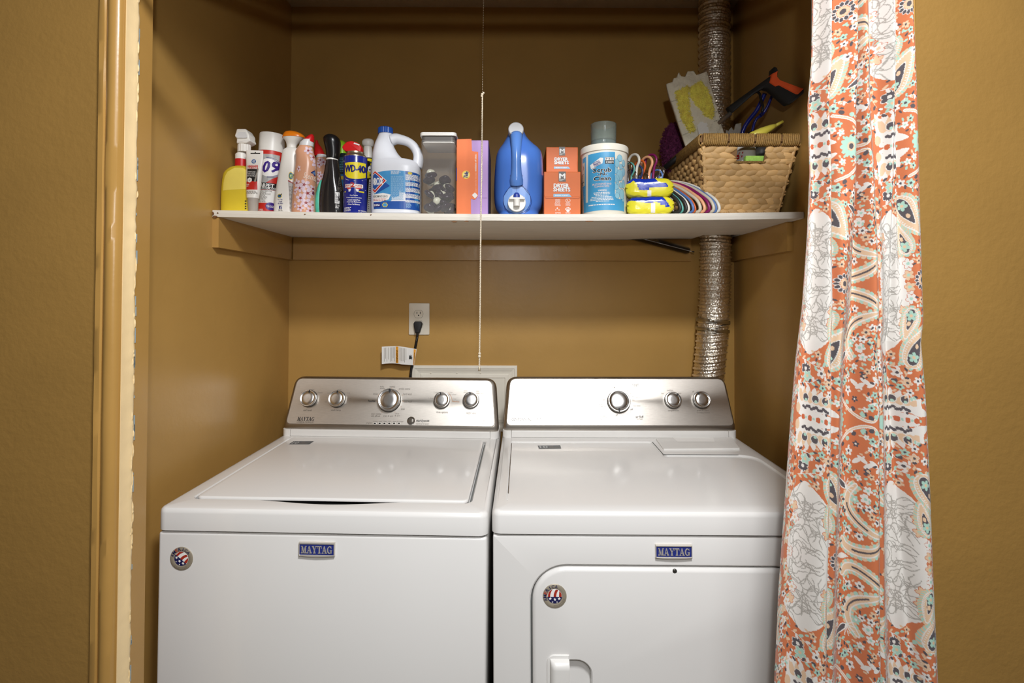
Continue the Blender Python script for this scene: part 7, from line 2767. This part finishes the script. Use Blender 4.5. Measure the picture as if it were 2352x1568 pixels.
    # white feathered leaf and rosettes
    for k in range(7):
        x = .150 + .009 * k
        ell(x, .166 - .002 * k + (.003 if k % 2 else -.003), .0085, .0036, -.6 if k % 2 else .6, WH)
    ell(.178, .160, .0042, .0020, .3, DK)
    ell(.200, .156, .0035, .0035, 0, DK)
    # mirror-axis A pieces: dark rosette and white wheat spire
    for k in range(9):
        a = -.4 + 4.0 * k / 8 - .4
        ell(.088 + .013 * math.cos(a), .000 + .013 * math.sin(a), .0042, .0034, a, WH)
        ell(.088 + .013 * math.cos(a), .000 + .013 * math.sin(a), .0034, .0026, a, DK)
    ell(.088, 0, .0085, .0085, 0, PE)
    ell(.088, 0, .0045, .0045, 0, DK)
    for k in range(9):
        ell(.106 + .0032 * k, .0012 * math.sin(PI * k / 8), .0024, .0012 + .0028 * math.sin(PI * k / 8), 0, WH)
    line(curve([(.100, .006), (.112, .016), (.120, .026)], 12), .0015, PE)
    # mirror-axis B pieces: zigzag leaf with dark buds, heart scroll, mint daisy
    for k in range(8):
        x = -.006 + .0092 * k
        drop(x, .192 + .0012 * k, .040 - .0032 * k, .015, -1.9 + .12 * k, WH, .3)
        ell(x, .206, .0085, .014 - .0008 * k, 0, WH)
    for k in range(7):
        x = -.002 + .0092 * k
        drop(x, .193 + .0012 * k, .026 - .0024 * k, .011, -1.9 + .12 * k, PE, .3)
    drop(.060, .212, .034, .016, .2, WH, .2)
    ell(.026, .222, .034, .0065, 0, WH)
    for k in range(5):
        ell(.004 + .013 * k, .2255, .0036, .0030, 0, RD)
        ell(.010 + .013 * k, .2262, .0018, .0016, 0, MI)
    for k, x in enumerate((.008, .025, .041)):
        ell(x, .194, .0062, .0074, 0, WH)
        ell(x, .194, .0052, .0062, 0, DK)
        ell(x + .001, .198, .0024, .0026, 0, MI)
    for k in range(12):
        ell(.004 + .0038 * k, .2095 + .0022 * math.sin(k * 1.9), .0028, .0026, 0, DK)
    ell(.056, .190, .0030, .0030, 0, MI)
    for k in range(7):
        a = PI + PI * k / 6
        ell(.105 + .0125 * math.cos(a), .2265 + .0125 * math.sin(a), .0062, .0038, a, MI)
    ell(.105, .2265, .0072, .0072, 0, PE)
    ell(.105, .2265, .0042, .0042, 0, DK)
    sc_ = curve([(.078, .172), (.100, .180), (.122, .196), (.142, .212), (.165, .222), (.180, .220), (.190, .206), (.184, .194), (.174, .196)], 50)
    line(sc_, .0052, WH)
    line(sc_[:34], .0018, PE)
    for k in range(3, 34, 4):
        p = sc_[k]
        ell(p[0] + .004, p[1] - .006, .0046, .0036, .5, MI if (k // 4) % 2 else DK)
    ell(.200, .222, .006, .0085, 0, WH)
    ell(.200, .222, .0046, .0070, 0, DK)
    ell(.200, .2245, .0028, .0030, 0, MI)
    ell(.214, .222, .0052, .0070, 0, MI)
    ell(.235, .213, .0060, .0085, 0, PE)
    # twigs and little flowers over the orange ground
    leafed([(.096, .050), (.108, .062), (.118, .070), (.132, .072)], 9, [MI, DK, WH], .0040, PE)
    leafed([(.100, .110), (.112, .100), (.120, .092), (.126, .080)], 9, [MI, PE, DK], .0040, WH)
    leafed([(.108, .135), (.124, .140), (.140, .146), (.152, .140)], 9, [DK, MI, MI], .0040, PE)
    leafed([(.172, .086), (.180, .096), (.184, .112), (.178, .124)], 8, [DK, MI], .0038, WH)
    leafed([(.214, .020), (.222, .032), (.226, .048), (.222, .064)], 9, [WH, MI, PE], .0042, WH)
    leafed([(.224, .110), (.230, .124), (.228, .140), (.236, .156)], 8, [PE, DK, MI], .0042, PE)
    leafed([(.070, .160), (.080, .152), (.092, .150), (.100, .156)], 7, [DK, WH], .0036, WH)
    leafed([(.208, .172), (.218, .180), (.228, .182), (.238, .176)], 8, [PE, WH, MI], .0042, PE)
    drop(.118, .120, .040, .013, 2.6, WH, .2)
    drop(.118, .120, .034, .009, 2.6, DK, .2)
    for k in range(6):
        a = -.6 + .45 * k
        line([(.128, .114), (.128 + .017 * math.cos(a), .114 + .017 * math.sin(a))], .0016, WH)
    for x, y, r, pc_, cc in ((.112, .150, .0072, WH, DK), (.146, .098, .0070, MI, WH), (.162, .104, .0082, WH, MI), (.152, .040, .0070, WH, DK), (.180, .070, .0060, WH, DK), (.096, .078, .0068, WH, DK),
                             (.104, .032, .0062, WH, DK), (.136, .176, .0075, WH, DK), (.150, .190, .0055, DK, WH), (.122, .166, .0058, MI, DK), (.226, .084, .0075, WH, PE), (.212, .196, .0080, WH, DK),
                             (.086, .188, .0060, MI, DK), (.166, .150, .0055, DK, WH), (.216, .140, .006, WH, DK), (.092, .132, .0055, MI, DK)):
        flower(x, y, r, pc_, cc)
    # the strip under the white ground
    flower(.006, .146, .0100, DK, WH, 6, WH)
    flower(.010, .158, .0085, MI, PE, 5, WH)
    flower(.034, .150, .0080, WH, DK, 5)
    flower(.048, .166, .0070, PE, DK, 5, WH)
    leafed([(-.004, .130), (.012, .134), (.026, .140), (.040, .138)], 9, [PE, WH, MI], .0042, WH)
    leafed([(.030, .168), (.042, .160), (.050, .150), (.052, .140)], 8, [DK, PE, WH], .0038, PE)
    leafed([(-.010, .172), (.004, .170), (.018, .168), (.028, .160)], 8, [WH, DK, MI], .0040, WH)
    def free(x, y, r):
        return all(np.abs(img[min(Hc - 1, max(0, int((y + dy) * s_))), int((x + dx) * s_) % Wc] - OR).sum() < .05 for dx, dy in ((0, 0), (r, 0), (-r, 0), (0, r), (0, -r), (r * .7, r * .7), (-r * .7, -r * .7)))
    for k in range(900):
        x, y, r = rg.uniform(-.01, .235), rg.uniform(.004, .222), rg.uniform(.0045, .0075)
        if free(x, y, r * 1.15):
            flower(x, y, r, (WH, MI, PE, WH)[k % 4], (DK, DK, DK, MI)[k % 4], 5)
            a = rg.random() * 6
            for sd in (-.6, .2, 1.0):
                ex, ey = x + r * 1.7 * math.cos(a + sd), y + r * 1.7 * math.sin(a + sd)
                ell(ex, ey, .0032, .0017, a + sd, (DK, MI, PE)[(k + int(sd * 5)) % 3])
    for k in range(160):
        x, y = rg.uniform(-.01, .235), rg.uniform(.006, .220)
        j, i_ = min(Hc - 1, int(y * s_)), int(x * s_) % Wc
        if np.abs(img[j, i_] - OR).sum() < .05:
            ell(x, y, .0026, .0017, rg.random() * 3, (MI, DK, WH, PE)[k % 4])
    return img, TU, TV, s_


tile, TU, TV, TS_ = paint_tile()
tile_lin = np.where(tile <= .04045, tile / 12.92, ((tile + .055) / 1.055) ** 2.4)
NC = 430
zs = np.concatenate([np.linspace(ZR + .02, 1.90, 25)[:-1], np.linspace(1.90, .66, 1560)[:-1], np.linspace(.66, .05, 60)])
NRW = len(zs)
ss = np.linspace(0, 1, NC)
lk = [(1855, -200), (1853, 0), (1850, 150), (1842, 250), (1848, 400), (1844, 550), (1836, 700), (1824, 820), (1812, 1000), (1800, 1200), (1791, 1350), (1783, 1568), (1770, 2000), (1760, 2600)]
rk = [(2078, -200), (2084, 0), (2090, 150), (2097, 300), (2104, 450), (2112, 600), (2117, 735), (2112, 785), (2124, 900), (2137, 1100), (2148, 1300), (2161, 1500), (2165, 1568), (2180, 2000), (2190, 2600)]
def edge(keys_):
    pts = sorted([(at(px, py, DR).z, at(px, py, DR).x) for px, py in keys_])
    return np.interp(zs, [p[0] for p in pts], [p[1] for p in pts])
xl_, xr_ = edge(lk), edge(rk)
S, Z = np.meshgrid(ss, zs)
XL_, XR_ = xl_[:, None], xr_[:, None]
tz = np.clip((ZR - Z) / 1.5, 0, 1)                     # 0 at the rod, 1 low down
# pleats: tight at the rod, merging into fewer broad folds below
f1 = 0.5 * np.cos(2 * PI * (5.2 * S + .12 + .10 * np.sin(3 * Z)))
f2 = 0.5 * np.cos(2 * PI * (3.05 * S ** 1.08 + .30 + .06 * np.sin(2.2 * Z + 1)))
f3 = 0.25 * np.cos(2 * PI * (8.5 * S + .4 + .2 * np.sin(4 * Z)))
wgt = np.clip((tz - .12) / .45, 0, 1)
wgt = wgt * wgt * (3 - 2 * wgt)
depth = ((1 - wgt) * (f1 * .034 + f3 * .013) + wgt * (f2 * .042 + f3 * .005 * (1 - .4 * wgt)))
sharpv = -np.exp(-((S - (.27 + .02 * np.sin(2 * Z))) / .022) ** 2) - .9 * np.exp(-((S - (.655 - .05 * tz)) / .020) ** 2) - .5 * np.exp(-((S - .80 - .03 * np.sin(3 * Z)) / .02) ** 2)
Y = DR - .004 - depth - .016 * sharpv
lat = .006 * np.sin(2 * PI * (2.9 * S + .1)) * (S * (1 - S) * 4) * (1 - .4 * wgt)
X = XL_ + (XR_ - XL_) * S + lat
ymax = DF - .018
Y = np.where(Y > ymax, ymax + (Y - ymax) * .15, Y)
U = S * .40 - .045 + .004 * np.sin(5 * Z)
V = (ZR - Z) - .010 * np.sin(PI * S)
v0 = ZR - at(1950, 640, DR).z                              # one mirror axis sits at this height
vm = np.abs(((V - v0 + TV) % (2 * TV)) - TV)
ii = np.clip((vm * TS_).astype(int), 0, tile.shape[0] - 1)
jj = ((U % TU) * TS_).astype(int) % tile.shape[1]
rgb = tile_lin[ii, jj]
cur = bpy.data.meshes.new('curtain')
nv = NC * NRW
co = np.empty((nv, 3), np.float32)
co[:, 0], co[:, 1], co[:, 2] = X.ravel(), Y.ravel(), Z.ravel()
cur.vertices.add(nv)
cur.vertices.foreach_set('co', co.ravel())
r_, c_ = np.meshgrid(np.arange(NRW - 1), np.arange(NC - 1), indexing='ij')
q = np.stack([r_ * NC + c_, (r_ + 1) * NC + c_, (r_ + 1) * NC + c_ + 1, r_ * NC + c_ + 1], -1).reshape(-1, 4).astype(np.int32)
cur.loops.add(q.size)
cur.loops.foreach_set('vertex_index', q.ravel())
cur.polygons.add(len(q))
cur.polygons.foreach_set('loop_start', np.arange(0, q.size, 4, dtype=np.int32))
cur.update(calc_edges=True)
cur.polygons.foreach_set('use_smooth', np.ones(len(q), bool))
ca = cur.color_attributes.new('cloth_print', 'FLOAT_COLOR', 'POINT')
cc = np.ones((nv, 4), np.float32)
cc[:, :3] = rgb.reshape(-1, 3)
ca.data.foreach_set('color', cc.ravel())
mc = bpy.data.materials.new('printed_cotton')
mc.use_nodes = True
nt = mc.node_tree
bs = nt.nodes['Principled BSDF']
an = nt.nodes.new('ShaderNodeAttribute')
an.attribute_name = 'cloth_print'
nz = nt.nodes.new('ShaderNodeTexNoise')
nz.inputs['Scale'].default_value = 900
bp = nt.nodes.new('ShaderNodeBump')
bp.inputs['Strength'].default_value = 0.15
bp.inputs['Distance'].default_value = 0.001
nt.links.new(nz.outputs['Fac'], bp.inputs['Height'])
nt.links.new(bp.outputs['Normal'], bs.inputs['Normal'])
nt.links.new(an.outputs['Color'], bs.inputs['Base Color'])
bs.inputs['Roughness'].default_value = 0.8
bs.inputs['Sheen Weight'].default_value = 0.15
bs.inputs['Transmission Weight'].default_value = 0.0
cto = link('curtain', cur, mc)
tag(cto, 'orange and white paisley print curtain gathered at the right side', 'curtain')
